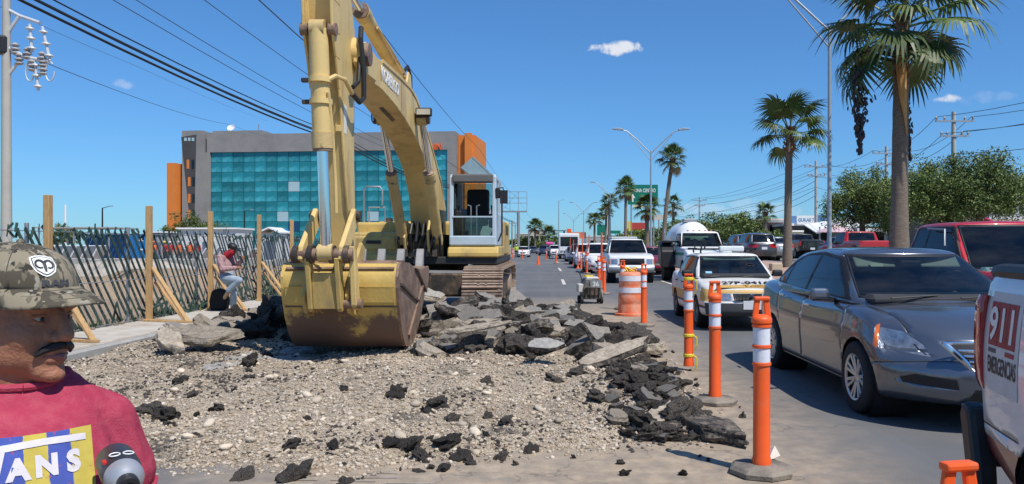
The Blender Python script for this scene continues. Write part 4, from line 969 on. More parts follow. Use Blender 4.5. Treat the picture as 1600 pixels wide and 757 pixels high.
def build_car(name, label, cat, group, S, loc, yaw, paint, lod=1):
    rt = root(name, loc, yaw, label, cat, group)
    xf, xr = S['x']; zt = lut(S['top']); zb = lut(S['bot']); wd_ = lut(S['wid']); sd_ = lut(S['side']); nf = lut(S.get('nose', [(0, 0), (1, 0)])); nr_ = lut(S.get('tail', [(0, 0), (1, 0)]))
    rf, rb = S.get('round', (.28, .2)); cr = S.get('crown', .035)
    def lower(a, b, c):
        x0 = xr + (xf - xr) * (a + 1) / 2; zn = (c + 1) / 2; t = max(0, (a - .55) / .45) ** 1.6; u = max(0, (-a - .6) / .4) ** 1.6
        W = wd_(x0) * sd_(zn); z = zb(x0) + zn * (zt(x0) - zb(x0)) - cr * b * b * zn * zn
        return Vector((x0 + t * (nf(zn) - rf * abs(b) ** 2.6) + u * (-nr_(zn) + rb * abs(b) ** 3), b * W, z))
    n = (56, 20, 18) if lod >= 2 else ((36, 14, 12) if lod == 1 else (22, 10, 8))
    bm = shell(lower, n, S.get('r', (.06, .12, .14)))
    k = S['cab']; cabm = None
    if k:
        (b0, b1), (t0, t1) = k['base'], k['roof']; zc0 = k['z0']; zr = lut(k['zr']); wb = lut(k['wb']); wr = k['wr']; pf, pr_ = k.get('pow', (1, 1))
        def cabin(a, b, c):
            zn = (c + 1) / 2; fx = b0 + (t0 - b0) * zn ** pf; rx = b1 + (t1 - b1) * zn ** pr_; x = rx + (fx - rx) * (a + 1) / 2
            t = max(0, (a - .5) / .5) ** 1.5; u = max(0, (-a - .5) / .5) ** 1.5
            z = zc0 + zn * (zr(x) - zc0) - k.get('crown', .035) * b * b * zn
            x += (t * k.get('bulge', .1) - u * k.get('bulge', .1) * .7) * (1 - b * b)
            return Vector((x, b * (wb(x) + (wr - wb(x)) * zn ** 1.15), z))
        nc = (40, 20, 14) if lod >= 2 else ((28, 14, 10) if lod == 1 else (18, 10, 8))
        cabm = shell(cabin, nc, k.get('r', (.1, .16, .22)))
    # wheel arches
    ar = S['arch']; wr_ = S['wheel'][0]
    for ax in S['axles']:
        for sg in (-1, 1):
            p = cut(bm, circ(ax, wr_ * .98, ar, 24), 'side', lambda m, nn, sg=sg: m.y * sg > .3 and nn.y * sg > .35); p.free()
            ob('wheel_well', MB().lathe([(ar * 1.02, 0), (ar * 1.02, .32), (.02, .32)], 24, Matrix.Translation((ax, sg * (wd_(ax) - .035), wr_ * .98)) @ Matrix.Rotation(R(90) * sg, 4, 'X'), cap=False), DARK, rt)
            wheel(rt, ax, sg * S['wheel'][2], wr_, S['wheel'][1], S.get('rim', 'five'), S.get('rim_m', STEEL))
    # surface pieces
    for nm, poly, view, m, sides, which in S.get('pieces', []):
        src = cabm if which == 'cab' else bm
        for sg in ((-1, 1) if sides == 'both' else (sides,)):
            if view == 'side':
                p = cut(src, poly, 'side', lambda q, nn, sg=sg: q.y * sg > .2 and nn.y * sg > .25)
            elif view == 'front':
                pl = [(y * sg, z) for y, z in poly] if sides == 'both' else poly
                p = cut(src, pl, 'front', lambda q, nn: nn.x > .12 and q.x > S.get('fx', .3))
            elif view == 'rear':
                pl = [(y * sg, z) for y, z in poly] if sides == 'both' else poly
                p = cut(src, pl, 'front', lambda q, nn: nn.x < -.12 and q.x < S.get('rx', -.3))
            elif view == 'top':
                p = cut(src, poly, 'top', lambda q, nn: nn.z > .5)
            else:                                          # oblique view: direction angle from the front
                a = view; Uv = Vector((-math.sin(a), math.cos(a) * sg, 0))
                p = cut(src, [(u - 2.0 * math.sin(a), w) for u, w in poly], (Uv, Vector((0, 0, 1))), lambda q, nn, sg=sg: q.y * sg > .15 and q.x > .8 and nn.z < .8 and (nn.x > .08 or nn.y * sg > .5))
            bm_ob(nm, p, m, rt)
    if cabm:
        for sg in (-1, 1):
            tr = cut(cabm, k['trim'], 'side', lambda q, nn, sg=sg: q.y * sg > .2 and nn.y * sg > .3)
            for w in k['win']:
                g = cut(tr, w, 'side', lambda q, nn: True); bm_ob('side_window', g, k.get('side_glass', S['glass']), rt)
            bm_ob('window_trim', tr, SEAL, rt, thick=.006)
        for key, nm, cond in (('ws', 'windscreen', lambda q, nn: nn.x > .15 and q.x > t0 - .35), ('rw', 'rear_window', lambda q, nn: nn.x < -.15 and q.x < t1 + .3)):
            if key not in k: continue
            (wl, zl), (wu, zu) = k[key]; e = .022
            tr = cut(cabm, [(-wl - e, zl - e), (wl + e, zl - e), (wu + e, zu + e), (-wu - e, zu + e)], 'front', cond)
            g = cut(tr, [(-wl, zl), (wl, zl), (wu, zu), (-wu, zu)], 'front', lambda q, nn: True)
            bm_ob(nm, g, S['glass'], rt); bm_ob('window_trim', tr, SEAL, rt, thick=.006)
        bm_ob('cabin', cabm, k.get('paint', paint), rt, thick=.02 if lod >= 2 else .015)
    body = bm_ob('body', bm, paint, rt, thick=.012 if lod >= 2 else 0)
    if S.get('seats'): seat_row(rt, *S['seats'])
    for pz, view in S.get('plates', []):
        x, z = pz; ob('licence_plate', MB().box((x, 0, z), (.012, .32, .15)), PLATE, rt)
    for sg in (-1, 1):
        if 'mirror' in S:
            x, y, z = S['mirror']; mm = MB().box((x, sg * (y + .10), z), (.10, .20, .13)); o = ob('mirror', mm, S.get('mirror_m', paint), rt, bevel=.045, seg=3)
            ob('mirror_arm', MB().beam((x - .02, sg * (y - .1), z - .06), (x - .01, sg * (y + .06), z - .03), .05, .04), BLACK, o)
        for hx, hz in S.get('handles', []):
            ob('door_handle', MB().box((hx, sg * (wd_(hx) * S.get('hk', 1.0) + .008), hz), (.17, .028, .028)), S.get('handle_m', CHROME), rt, bevel=.01, seg=2)
    rt['_'] = 0; del rt['_']
    return rt
def gap(x0, z0, x1, z1, w=.007):
    d = Vector((x1 - x0, z1 - z0)).normalized(); n = Vector((-d.y, d.x)) * w / 2
    return [(x0 + n.x, z0 + n.y), (x1 + n.x, z1 + n.y), (x1 - n.x, z1 - n.y), (x0 - n.x, z0 - n.y)]
def carpaint(name, c, rough=.35, metal=0, coat=.6, dust=.30):
    return mat(name, c, rough, metal, .05, 3, coat=coat, dirt=mulc(tuple(x * .6 + .12 for x in c), 1)[:3], dscale=2.5, damt=dust, dsoft=.2)
GREYP = carpaint('graphite_metallic', (.17, .185, .215), .28, .75, .9, .22)
WHP = carpaint('white_car_paint', (.74, .74, .73), .4, 0, .5, .2)
REDP = carpaint('red_car_paint', (.44, .012, .018), .35, 0, .7, .22)
BLKP = carpaint('black_car_paint', (.014, .015, .018), .3, 0, .8, .25)
SILP = carpaint('silver_car_paint', (.42, .43, .45), .33, .6, .7, .25)
DBLP = carpaint('dark_grey_car_paint', (.075, .08, .09), .33, .4, .7, .25)
MARP = carpaint('maroon_car_paint', (.22, .012, .03), .35, 0, .7, .25)
BLUP = carpaint('dark_blue_car_paint', (.03, .045, .10), .33, .2, .7, .25)

# --- sedan -----------------------------------------------------------------
SED = dict(x=(2.28, -2.36), axles=(1.33, -1.33), wheel=(.32, .205, .79), arch=.365, rim='twin', rim_m=mat('silver_wheel', (.55, .56, .57), .3, .8, .06, 8),
    top=[(-2.36, 1.02), (-2.2, 1.09), (-1.7, 1.08), (-1.0, 1.02), (0, .985), (.8, 1.0), (1.15, .99), (1.7, .92), (2.05, .82), (2.28, .70)],
    bot=[(-2.36, .34), (-1.9, .26), (-1, .2), (1, .2), (1.9, .2), (2.28, .22)],
    wid=[(-2.36, .80), (-2.0, .865), (-1.3, .885), (0, .88), (1.0, .885), (1.5, .88), (1.95, .855), (2.28, .80)],
    side=[(0, .92), (.10, .975), (.30, .985), (.55, 1.0), (.70, 1.0), (.76, .985), (.88, .965), (1, .93)],
    nose=[(0, -.06), (.25, .04), (.5, .05), (.75, .0), (1, -.16)], tail=[(0, -.06), (.4, .04), (.75, .0), (1, -.05)], round=(.48, .30), crown=.045, r=(.05, .10, .12), glass=CGL,
    mirror=(.62, .86, 1.02), handles=[(.02, .88), (-.88, .93)], hk=1.0, seats=(-.05, (-.36, .36), 1.0), fx=1.2, rx=-1.5, plates=[((-2.40, .78), 'r')],
    cab=dict(base=(1.22, -1.98), roof=(.22, -1.02), z0=.93, zr=[(-2, 1.40), (-1.0, 1.455), (-.3, 1.495), (.3, 1.475), (1.2, 1.40)], wb=[(-2, .70), (-1.2, .815), (0, .835), (.8, .82), (1.2, .76)], wr=.60, bulge=.13, crown=.03, r=(.1, .18, .24), pow=(1.0, 1.1),
        trim=[(.98, .985), (.70, 1.18), (.32, 1.395), (-.25, 1.44), (-.75, 1.42), (-1.14, 1.31), (-1.55, 1.10), (-1.50, 1.06)],
        win=[[(.84, 1.015), (.64, 1.17), (.30, 1.36), (-.20, 1.405), (-.24, 1.025)], [(-.32, 1.03), (-.28, 1.405), (-.74, 1.388), (-1.05, 1.30), (-1.12, 1.05)], [(-1.17, 1.065), (-1.12, 1.265), (-1.46, 1.105), (-1.45, 1.078)]],
        ws=((.70, 1.035), (.565, 1.395)), rw=((.58, 1.12), (.50, 1.39))),
    pieces=[('door_gap', gap(.98, .30, 1.0, .97), 'side', SEAL, 'both', 'body'), ('door_gap', gap(-.28, .30, -.28, .99), 'side', SEAL, 'both', 'body'), ('door_gap', gap(-1.06, .62, -1.22, 1.03), 'side', SEAL, 'both', 'body'), ('sill_gap', gap(-1.0, .27, 1.0, .27, .02), 'side', SEAL, 'both', 'body'),
            ('hood_gap', gap(1.18, .725, 2.02, .56, .009), 'top', SEAL, 1, 'body'), ('hood_gap', gap(1.18, -.725, 2.02, -.56, .009), 'top', SEAL, 1, 'body'), ('bumper_gap', gap(1.66, .50, 2.3, .60, .007), 'side', SEAL, 'both', 'body'),
            ('fog_recess', [(.40, .36), (.72, .38), (.74, .42), (.66, .46), (.42, .44)], 'front', BLACK, 'both', 'body'),
            ('lower_intake', [(-.36, .24), (.36, .24), (.30, .37), (-.30, .37)], 'front', BLACK, 1, 'body'),
            ('grille', [(-.30, .50), (.30, .50), (.36, .60), (.46, .71), (-.46, .71), (-.36, .60)], 'front', BLACK, 1, 'body'),
            ('turn_signal', [(.86, .63), (.905, .645), (.885, .815), (.855, .83)], .55, AMBER, 'both', 'body'),
            ('headlight', [(.43, .60), (.85, .635), (.85, .80), (.66, .775), (.50, .68)], .55, LENS, 'both', 'body'),
            ('tail_light', [(-2.4, .82), (-2.05, .88), (-2.0, .97), (-2.4, 1.0)], 'side', TAIL, 'both', 'body'),
            ('tail_light', [(.5, .80), (.9, .80), (.9, 1.0), (.55, .98)], 'rear', TAIL, 'both', 'body')])
def hero_sedan():
    yaw = R(-90); loc = (3.62, 8.45, 0)
    c = build_car('sedan', 'grey metallic sedan with silver chrome grille beside the orange posts', 'car', None, SED, loc, yaw, GREYP, 2)
    # chrome grille: frame and bars
    for i in range(4):
        z = .545 + i * .042; w = .29 + i * .035; x = 2.315 - .018 * i
        ob('grille_bar', MB().tube([(x - .06, -w, z), (x - .01, -w * .5, z), (x + .005, 0, z), (x - .01, w * .5, z), (x - .06, w, z)], .011, 6), CHROME, c, smooth=True)
    for sg in (-1, 1):
        ob('grille_frame', MB().tube([(2.24, sg * .29, .495), (2.25, sg * .36, .58), (2.19, sg * .47, .70), (2.17, sg * .50, .725)], [.018, .024, .026, .016], 8), CHROME, c, smooth=True)
    ob('grille_frame', MB().tube([(2.17, -.5, .727), (2.24, -.25, .735), (2.25, 0, .737), (2.24, .25, .735), (2.17, .5, .727)], .012, 6), CHROME, c, smooth=True)
    ob('emblem', MB().lathe([(.075, 0), (.075, .012), (.055, .012), (.055, .004), (.002, .004)], 24, Matrix.Translation((2.325, 0, .62)) @ Matrix.Rotation(R(90), 4, 'Y')), CHROME, c, smooth=True)
    ob('bumper_trim', MB().tube([(2.19, -.36, .235), (2.29, 0, .24), (2.19, .36, .235)], .02, 8), SILP, c, smooth=True)
    # cabin fittings
    ob('dashboard', MB().box((.95, 0, 1.0), (.5, 1.36, .10)), INTER, c, bevel=.04)
    sw = MB(); sw.tube([(.62 + .05 * math.sin(t), .36 + .19 * math.cos(t), 1.07 + .18 * math.sin(t)) for t in [2 * math.pi * k / 20 for k in range(21)]], .016, 6); ob('steering_wheel', sw, BLACK, c, smooth=True)
    VISM = mat('pale_visor', (.5, .52, .46), .8)
    for y in (-.33, .33): ob('sun_visor', MB().box((.40, y, 1.345), (.16, .40, .02), Euler((0, .75, 0)).to_matrix()), VISM, c, bevel=.008)
    ob('sticker', MB().box((.478, -.33, 1.31), (.004, .13, .05), Euler((0, -.85, 0)).to_matrix()), mat('sticker_paper', (.7, .72, .6), .6), c)
    ob('rear_mirror', MB().box((.5, 0, 1.32), (.03, .22, .07)), BLACK, c, bevel=.02)
    for y0, y1 in ((-.62, -.05), (.02, .6)):
        ob('wiper', MB().tube([(1.26, y0 + .1, 1.025), (1.17, y1, 1.045)], .009, 6), BLACK, c)
    ob('antenna', MB().box((-.95, 0, 1.49), (.12, .03, .05)), BLACK, c, bevel=.01)
    return c
hero_sedan()
# --- boxy taxi sedan ----------------------------------------------------------
TAXW = mat('taxi_white', (.70, .69, .66), .45, 0, .06, 3, coat=.3, dirt=(.42, .36, .28), dscale=2.2, damt=.36, dsoft=.15)
OCHRE = mat('taxi_ochre', (.58, .36, .10), .5, 0, .08, 5, dirt=(.42, .34, .22), damt=.4)
TAX = dict(x=(2.12, -2.2), axles=(1.25, -1.18), wheel=(.285, .18, .73), arch=.33, rim='steel', rim_m=mat('dull_wheel', (.28, .28, .28), .5, .5, .1, 9),
    top=[(-2.2, .98), (-1.5, 1.0), (-1.0, .93), (.4, .90), (.95, .905), (1.5, .86), (2.0, .765), (2.12, .73)], bot=[(-2.2, .32), (-1, .22), (1, .22), (2.12, .26)],
    wid=[(-2.2, .76), (-1.6, .815), (0, .825), (1.5, .82), (2.12, .785)], side=[(0, .93), (.15, .985), (.5, 1.0), (.75, .99), (1, .93)], nose=[(0, -.02), (.2, .07), (.5, .06), (.6, .0), (1, -.06)], round=(.16, .14), crown=.03, r=(.04, .1, .12), glass=CGL,
    mirror=(.62, .78, .98), mirror_m=BLACK, handles=[(-.2, .78), (-1.0, .79)], handle_m=BLACK, seats=(-.1, (-.34, .34), .98), fx=1.0, rx=-1.4, plates=[((2.19, .47), 'f'), ((-2.2, .6), 'r')],
    cab=dict(base=(.98, -1.62), roof=(.22, -.98), z0=.86, zr=[(-1.7, 1.33), (-1, 1.355), (-.3, 1.375), (.3, 1.36), (1, 1.32)], wb=[(-1.7, .70), (-.5, .775), (.5, .775), (1, .72)], wr=.585, bulge=.07, crown=.02, r=(.08, .14, .18),
        trim=[(.80, .90), (.30, 1.29), (-.3, 1.315), (-.95, 1.295), (-1.38, .93)], win=[[(.70, .925), (.29, 1.265), (-.28, 1.285), (-.30, .925)], [(-.36, .925), (-.34, 1.285), (-.93, 1.268), (-1.24, .945)]], ws=((.66, .93), (.54, 1.285)), rw=((.6, 1.0), (.5, 1.27))),
    pieces=[('bumper', [(-.9, .24), (.9, .24), (.9, .50), (-.9, .50)], 'front', mat('grey_bumper', (.055, .056, .06), .55, 0, .2, 8), 1, 'body'),
            ('grille', [(-.30, .535), (.30, .535), (.32, .665), (-.32, .665)], 'front', BLACK, 1, 'body'),
            ('headlight', [(.36, .53), (.62, .53), (.62, .665), (.36, .665)], 'front', LENS, 'both', 'body'), ('corner_lamp', [(.64, .53), (.79, .53), (.79, .665), (.64, .665)], 'front', OCHRE, 'both', 'body'),
            ('ochre_panel', [(-.9, .67), (.9, .67), (.9, .725), (-.9, .725)], 'front', OCHRE, 1, 'body'),
            ('ochre_panel', [(-2.0, .45), (.88, .45), (.88, .62), (-2.0, .62)], 'side', OCHRE, 'both', 'body'), ('fender_panel', [(1.62, .52), (2.3, .52), (2.3, .70), (1.62, .74)], 'side', OCHRE, 'both', 'body'),
            ('side_moulding', [(-2.2, .395), (2.2, .395), (2.2, .44), (-2.2, .44)], 'side', BLACK, 'both', 'body'),
            ('door_gap', gap(.72, .28, .80, .90), 'side', SEAL, 'both', 'body'), ('door_gap', gap(-.33, .28, -.33, .90), 'side', SEAL, 'both', 'body'), ('door_gap', gap(-.95, .6, -1.25, .93), 'side', SEAL, 'both', 'body')])
def taxi():
    c = build_car('taxi', 'white and ochre taxi with its number lettered on the bonnet', 'taxi', None, TAX, (3.5, 15.9, 0), R(-90), TAXW, 2)
    INK = mat('black_lettering', (.02, .02, .025), .5)
    # lettering follows the bonnet slope: local x forward, read from the front (right = +y)
    s = -(.86 - .765) / .5; n0 = Vector((1, 0, s)).normalized()
    tz_ = lut(TAX['top'])
    lettering('27P-0416', INK, c, (1.66, .0, tz_(1.66) + .006), (0, 1, 0), -n0, .25, .002, .006, fit=.86, shear=.1)
    lettering('TAXI', mat('ochre_lettering', (.5, .30, .05), .5), c, (1.87, .12, tz_(1.87) + .008), (0, 1, 0), -n0, .17, .002, .004, fit=.42)
    ob('hood_band', MB().add([(1.79, -.5, tz_(1.79) - .006), (1.79, .5, tz_(1.79) - .006), (1.98, .6, tz_(1.98) - .004), (1.98, -.6, tz_(1.98) - .004)], [(0, 1, 2, 3)]), OCHRE, c)
    for i in range(5): ob('grille_bar', MB().bx(2.155, 2.175, -.29, .29, .545 + i * .025, .553 + i * .025), CHROME, c)
    for i in range(11): ob('grille_bar', MB().bx(2.153, 2.172, -.29 + i * .058, -.284 + i * .058, .54, .66), CHROME, c)
    ob('emblem', MB().lathe([(.06, 0), (.06, .015), (.002, .02)], 20, Matrix.Translation((2.17, 0, .60)) @ Matrix.Rotation(R(90), 4, 'Y')), CHROME, c, smooth=True)
    rk = MB()
    for x in (.05, -.75):
        rk.beam((x, -.62, 1.44), (x, .62, 1.44), .045, .03)
        for y in (-.5, .5): rk.beam((x, y, 1.36), (x, y, 1.44), .03, .03)
    for y in (-.6, .6): rk.beam((.1, y, 1.455), (-.8, y, 1.455), .03, .03)
    rk.tube([(.06, -.42, 1.45), (.06, -.42, 1.62), (-.1, -.42, 1.64), (-.3, -.42, 1.62), (-.3, -.42, 1.45)], .018, 6); rk.tube([(.06, -.62, 1.45), (.06, -.62, 1.58)], .014, 6)
    ob('roof_rack', rk, BLACK, c)
    sg = ob('roof_sign', MB().box((.02, .12, 1.45), (.14, .50, .11)), mat('roof_sign_plastic', (.62, .66, .66), .3), c, bevel=.03, seg=2)
    ob('visor_band', MB().box((.36, 0, 1.255), (.015, 1.02, .09), Euler((0, -1.0, 0)).to_matrix()), mat('green_visor', (.35, .5, .42), .5), c)
    ob('dashboard', MB().box((.78, 0, .93), (.45, 1.3, .10)), INTER, c, bevel=.04)
    ob('steering_wheel', MB().tube([(.55 + .04 * math.sin(t), .34 + .18 * math.cos(t), 1.0 + .16 * math.sin(t)) for t in [2 * math.pi * k / 16 for k in range(17)]], .014, 6), BLACK, c)
    ob('sticker', MB().box((.86, -.5, 1.0), (.004, .12, .06), Euler((0, -.95, 0)).to_matrix()), mat('blue_sticker', (.25, .5, .7), .5), c)
    for y0, y1 in ((-.6, -.05), (.02, .58)): ob('wiper', MB().tube([(1.03, y0 + .1, .925), (.95, y1, .955)], .008, 6), BLACK, c)
    return c
taxi()
# --- pick-ups and vans ---------------------------------------------------------
PKX = dict(x=(2.7, -2.8), axles=(1.72, -1.72), wheel=(.385, .25, .83), arch=.46, rim='five', rim_m=STEEL,
    top=[(-2.8, 1.36), (-.72, 1.36), (-.6, 1.22), (.6, 1.2), (1.1, 1.22), (1.9, 1.20), (2.5, 1.13), (2.7, 1.08)], bot=[(-2.8, .60), (-2.2, .46), (0, .38), (2, .40), (2.7, .45)],
    wid=[(-2.8, .955), (0, .965), (2.0, .96), (2.7, .93)], side=[(0, .95), (.2, .99), (.55, 1.0), (.8, .985), (1, .95)], nose=[(0, -.02), (.15, .08), (.35, .06), (.42, 0), (1, -.04)], round=(.16, .05), crown=.02, r=(.03, .07, .08), glass=DGL,
    mirror=(.72, .98, 1.32), mirror_m=BLACK, handles=[(-.35, 1.08)], handle_m=BLACK, seats=(-.25, (-.4, .4), 1.25), fx=1.2, rx=-2.0, plates=[((-2.83, .72), 'r'), ((2.80, .62), 'f')],
    cab=dict(base=(1.08, -.72), roof=(.38, -.58), z0=1.12, zr=[(-.8, 1.80), (-.1, 1.83), (.5, 1.81), (1.1, 1.78)], wb=[(-.8, .90), (.5, .90), (1.1, .82)], wr=.70, bulge=.08, crown=.03, r=(.1, .14, .18),
        trim=[(.95, 1.19), (.42, 1.75), (-.5, 1.755), (-.6, 1.21)], win=[[(.86, 1.215), (.40, 1.725), (-.12, 1.73), (-.14, 1.215)], [(-.19, 1.215), (-.17, 1.73), (-.46, 1.725), (-.54, 1.23)]], ws=((.76, 1.235), (.64, 1.745)), rw=((.62, 1.38), (.58, 1.72))),
    pieces=[('bumper', [(-1, .46), (1, .46), (1, .66), (-1, .66)], 'front', CHROME, 1, 'body'), ('grille', [(-.5, .74), (.5, .74), (.5, 1.0), (-.5, 1.0)], 'front', BLACK, 1, 'body'), ('headlight', [(.58, .76), (.84, .76), (.84, .98), (.58, .98)], 'front', LENS, 'both', 'body'),
            ('turn_signal', [(.855, .76), (.95, .76), (.95, .98), (.855, .98)], 'front', AMBER, 'both', 'body'),
            ('tail_light', [(.80, .92), (.97, .92), (.97, 1.28), (.80, 1.28)], 'rear', TAIL, 'both', 'body'), ('tail_light', [(-2.9, .92), (-2.70, .92), (-2.70, 1.28), (-2.9, 1.28)], 'side', TAIL, 'both', 'body'),
            ('tailgate_gap', [(-.78, .64), (.78, .64), (.78, .655), (-.78, .655)], 'rear', SEAL, 1, 'body'), ('bed_opening', [(-2.7, -.80), (-.80, -.80), (-.80, .80), (-2.7, .80)], 'top', DARK, 1, 'body'),
            ('door_gap', gap(.86, .5, .92, 1.18), 'side', SEAL, 'both', 'body'), ('door_gap', gap(-.62, .5, -.62, 1.30), 'side', SEAL, 'both', 'body')])
def variant(base, **kw):
    d = dict(base); cabkw = kw.pop('cabkw', None); d.update(kw)
    if cabkw is not None: c = dict(base['cab']); c.update(cabkw); d['cab'] = c
    return d
# white emergency pick-up at the right edge, seen along its bed side
def emergency_truck():
    TW = carpaint('police_white', (.70, .70, .70), .32, 0, .7, .2); TM = carpaint('burgundy_panel', (.16, .018, .022), .35, 0, .6, .2)
    S = variant(PKX, pieces=[p for p in PKX['pieces'] if not (p[0] == 'tail_light')] + [('burgundy_stripe', [(-2.85, .40), (2.7, .40), (2.7, .62), (-2.85, .70)], 'side', TM, 'both', 'body'),
        ('crease', gap(-2.8, .745, -2.25, .745, .008), 'side', SEAL, 'both', 'body')],
        top=[(-2.8, 1.40), (-.72, 1.40), (-.6, 1.22), (.6, 1.2), (1.1, 1.22), (1.9, 1.20), (2.5, 1.13), (2.7, 1.08)], axles=(1.72, -1.92), round=(.16, .07), wid=[(-2.8, .972), (-2.6, .976), (0, .976), (2.0, .96), (2.7, .93)])
    f = Vector((-.191, -.982)); l = Vector((.982, -.191)); pos = Vector((1.92, 3.60)) + f * 2.85 + l * .95
    c = build_car('pickup_truck', 'white and burgundy emergency pick-up with 911 lettered on its bed, at the right edge', 'pickup truck', None, S, (pos.x, pos.y, 0), math.atan2(f.y, f.x), TW, 2)
    ob('bumper', MB().prism([(-2.80, .93), (-2.89, .95), (-2.93, .4), (-2.93, -.4), (-2.89, -.95), (-2.80, -.93)], .50, .70, 'z'), BLACK, c, bevel=.035, seg=2)
    ob('bumper_end', MB().prism([(-2.88, .74), (-2.84, .80), (-2.74, .78), (-2.66, .55), (-2.64, .42), (-2.78, .46)], -1.0, -.90, 'y'), BLACK, c, bevel=.03, seg=2)
    for sg in (-1, 1):
        rings = []
        for z, w in ((.89, .2), (.93, .8), (1.0, 1), (1.1, 1.05), (1.2, .95), (1.26, .7), (1.29, .2)): rings.append([(-2.60 - .02 * w, sg * .965, z), (-2.62, sg * (.972 + .018 * w), z), (-2.68, sg * (.965 + .028 * w), z), (-2.75, sg * (.935 + .03 * w), z), (-2.81, sg * .87, z), (-2.74, sg * .85, z)])
        ob('tail_light', MB().loft(rings), TAIL, c, smooth=True, angle=60)
    for sg in (-1, 1): ob('bed_rail_cap', MB().tube([(-2.74, sg * .87, 1.385), (-2.6, sg * .89, 1.392), (-.75, sg * .89, 1.392)], .035, 8), BLACK, c, smooth=True)
    ob('bed_rail_cap', MB().tube([(-2.75, -.86, 1.383), (-2.78, 0, 1.388), (-2.75, .86, 1.383)], .03, 8), BLACK, c, smooth=True)
    # the 911 decal on the right bed side (local -y)
    Y = -.985; WD = mat('decal_white', (.72, .72, .70), .5); RD = mat('decal_red', (.30, .03, .035), .5); GRY = mat('decal_grey', (.55, .54, .54), .5)
    bo_ = [q for q in c.children if q.name.split('.')[0] in ('body', 'burgundy_stripe')]; vs_ = []; fs_ = []
    for q in bo_: k0 = len(vs_); vs_ += [v.co.copy() for v in q.data.vertices]; fs_ += [tuple(i + k0 for i in p.vertices) for p in q.data.polygons]
    from mathutils.bvhtree import BVHTree
    bv = BVHTree.FromPolygons(vs_, fs_)
    def lay(x, z, e): h_ = bv.ray_cast(Vector((x, -2, z)), Vector((0, 1, 0))); return (x, (h_[0].y if h_[0] is not None else -.97) - e, z)
    def patch(nm, x0, x1, z0, z1, e, m_, par, n=8):
        vs = [lay(x0 + (x1 - x0) * i / n, z0 + (z1 - z0) * j / n, e) for j in range(n + 1) for i in range(n + 1)]; return ob(nm, MB().add(vs, [(j * (n + 1) + i, j * (n + 1) + i + 1, (j + 1) * (n + 1) + i + 1, (j + 1) * (n + 1) + i) for j in range(n) for i in range(n)]), m_, par, smooth=True)
    def wr(ch, x, z, size, m_, e, fit=None, off=.004):
        me = text_mesh(ch, size, 0, off); xs = [v.co.x for v in me.vertices]; ys = [v.co.y for v in me.vertices]; k_ = fit / (max(xs) - min(xs)) if fit else 1
        for v in me.vertices: v.co = lay(x + (v.co.x - (max(xs) + min(xs)) / 2) * k_, z + v.co.y - (max(ys) + min(ys)) / 2, e)
        me.materials.clear(); ob('lettering', me, m_, dec)
    dec = patch('decal', -2.57, -2.24, .90, 1.31, .002, GRY, c)
    for i, ch in enumerate('911'):
        x = -2.51 + i * .094
        patch('decal_tile', x - .045, x + .045, 1.09, 1.27, .004, RD, dec, 3)
        wr(ch, x, 1.18, .19, WD, .006)
    patch('decal_bar', -2.55, -2.47, 1.06, 1.078, .004, mat('decal_dark', (.08, .08, .085), .5), dec, 2)
    patch('decal_bar', -2.37, -2.28, 1.06, 1.078, .004, RD, dec, 2)
    wr('EMERGENCIAS', -2.405, 1.01, .095, mat('decal_ink', (.03, .03, .03), .5), .004, .30, .002)
    return c
emergency_truck()
# red pick-up behind the sedan
def red_truck():
    S = variant(PKX, glass=glass_mat('blue_tinted_glass', (.25, .32, .40), .85, .6))
    c = build_car('pickup_truck', 'red pick-up truck with dark windows just behind the grey sedan', 'pickup truck', None, S, (5.78, 10.35, 0), R(-90), REDP, 2)
    ob('dashboard', MB().box((.9, 0, 1.2), (.4, 1.4, .10)), mat('teal_dash', (.08, .17, .18), .7), c, bevel=.04)
    ob('steering_wheel', MB().tube([(.6 + .05 * math.sin(t), .38 + .19 * math.cos(t), 1.3 + .18 * math.sin(t)) for t in [2 * math.pi * k / 16 for k in range(17)]], .016, 6), BLACK, c)
    for y0, y1 in ((-.75, -.1), (.0, .65)): ob('wiper', MB().tube([(1.14, y0 + .1, 1.235), (1.04, y1, 1.275)], .011, 6), BLACK, c)
    ob('antenna_fin', MB().prism([(-.2, 1.82), (.05, 1.82), (-.12, 1.88)], -.02, .02, 'y'), REDP, c)
    ob('wind_deflector', MB().tube([(.55, -.885, 1.5), (.38, -.80, 1.71), (-.1, -.79, 1.735)], .012, 6), STEEL, c)
red_truck()
# white pick-up front in the queue
RNG = variant(PKX, pieces=PKX['pieces'][1:] + [('bumper', [(-1, .42), (1, .42), (1, .66), (-1, .66)], 'front', mat('silver_bumper', (.42, .42, .42), .35, .6, .08, 6), 1, 'body')])
c = build_car('pickup_truck', 'white pick-up truck with black grille at the head of the queue behind the barrel', 'pickup truck', None, RNG, (3.22, 34.2, 0), R(-90), WHP, 1)
ob('grille_bar', MB().bx(2.70, 2.73, -.5, .5, .85, .89), DARK, c)
ob('roof_box', MB().box((-1.6, 0, 1.75), (1.6, 1.2, .35)), mat('grey_tarp', (.4, .42, .42), .8), c, bevel=.05)
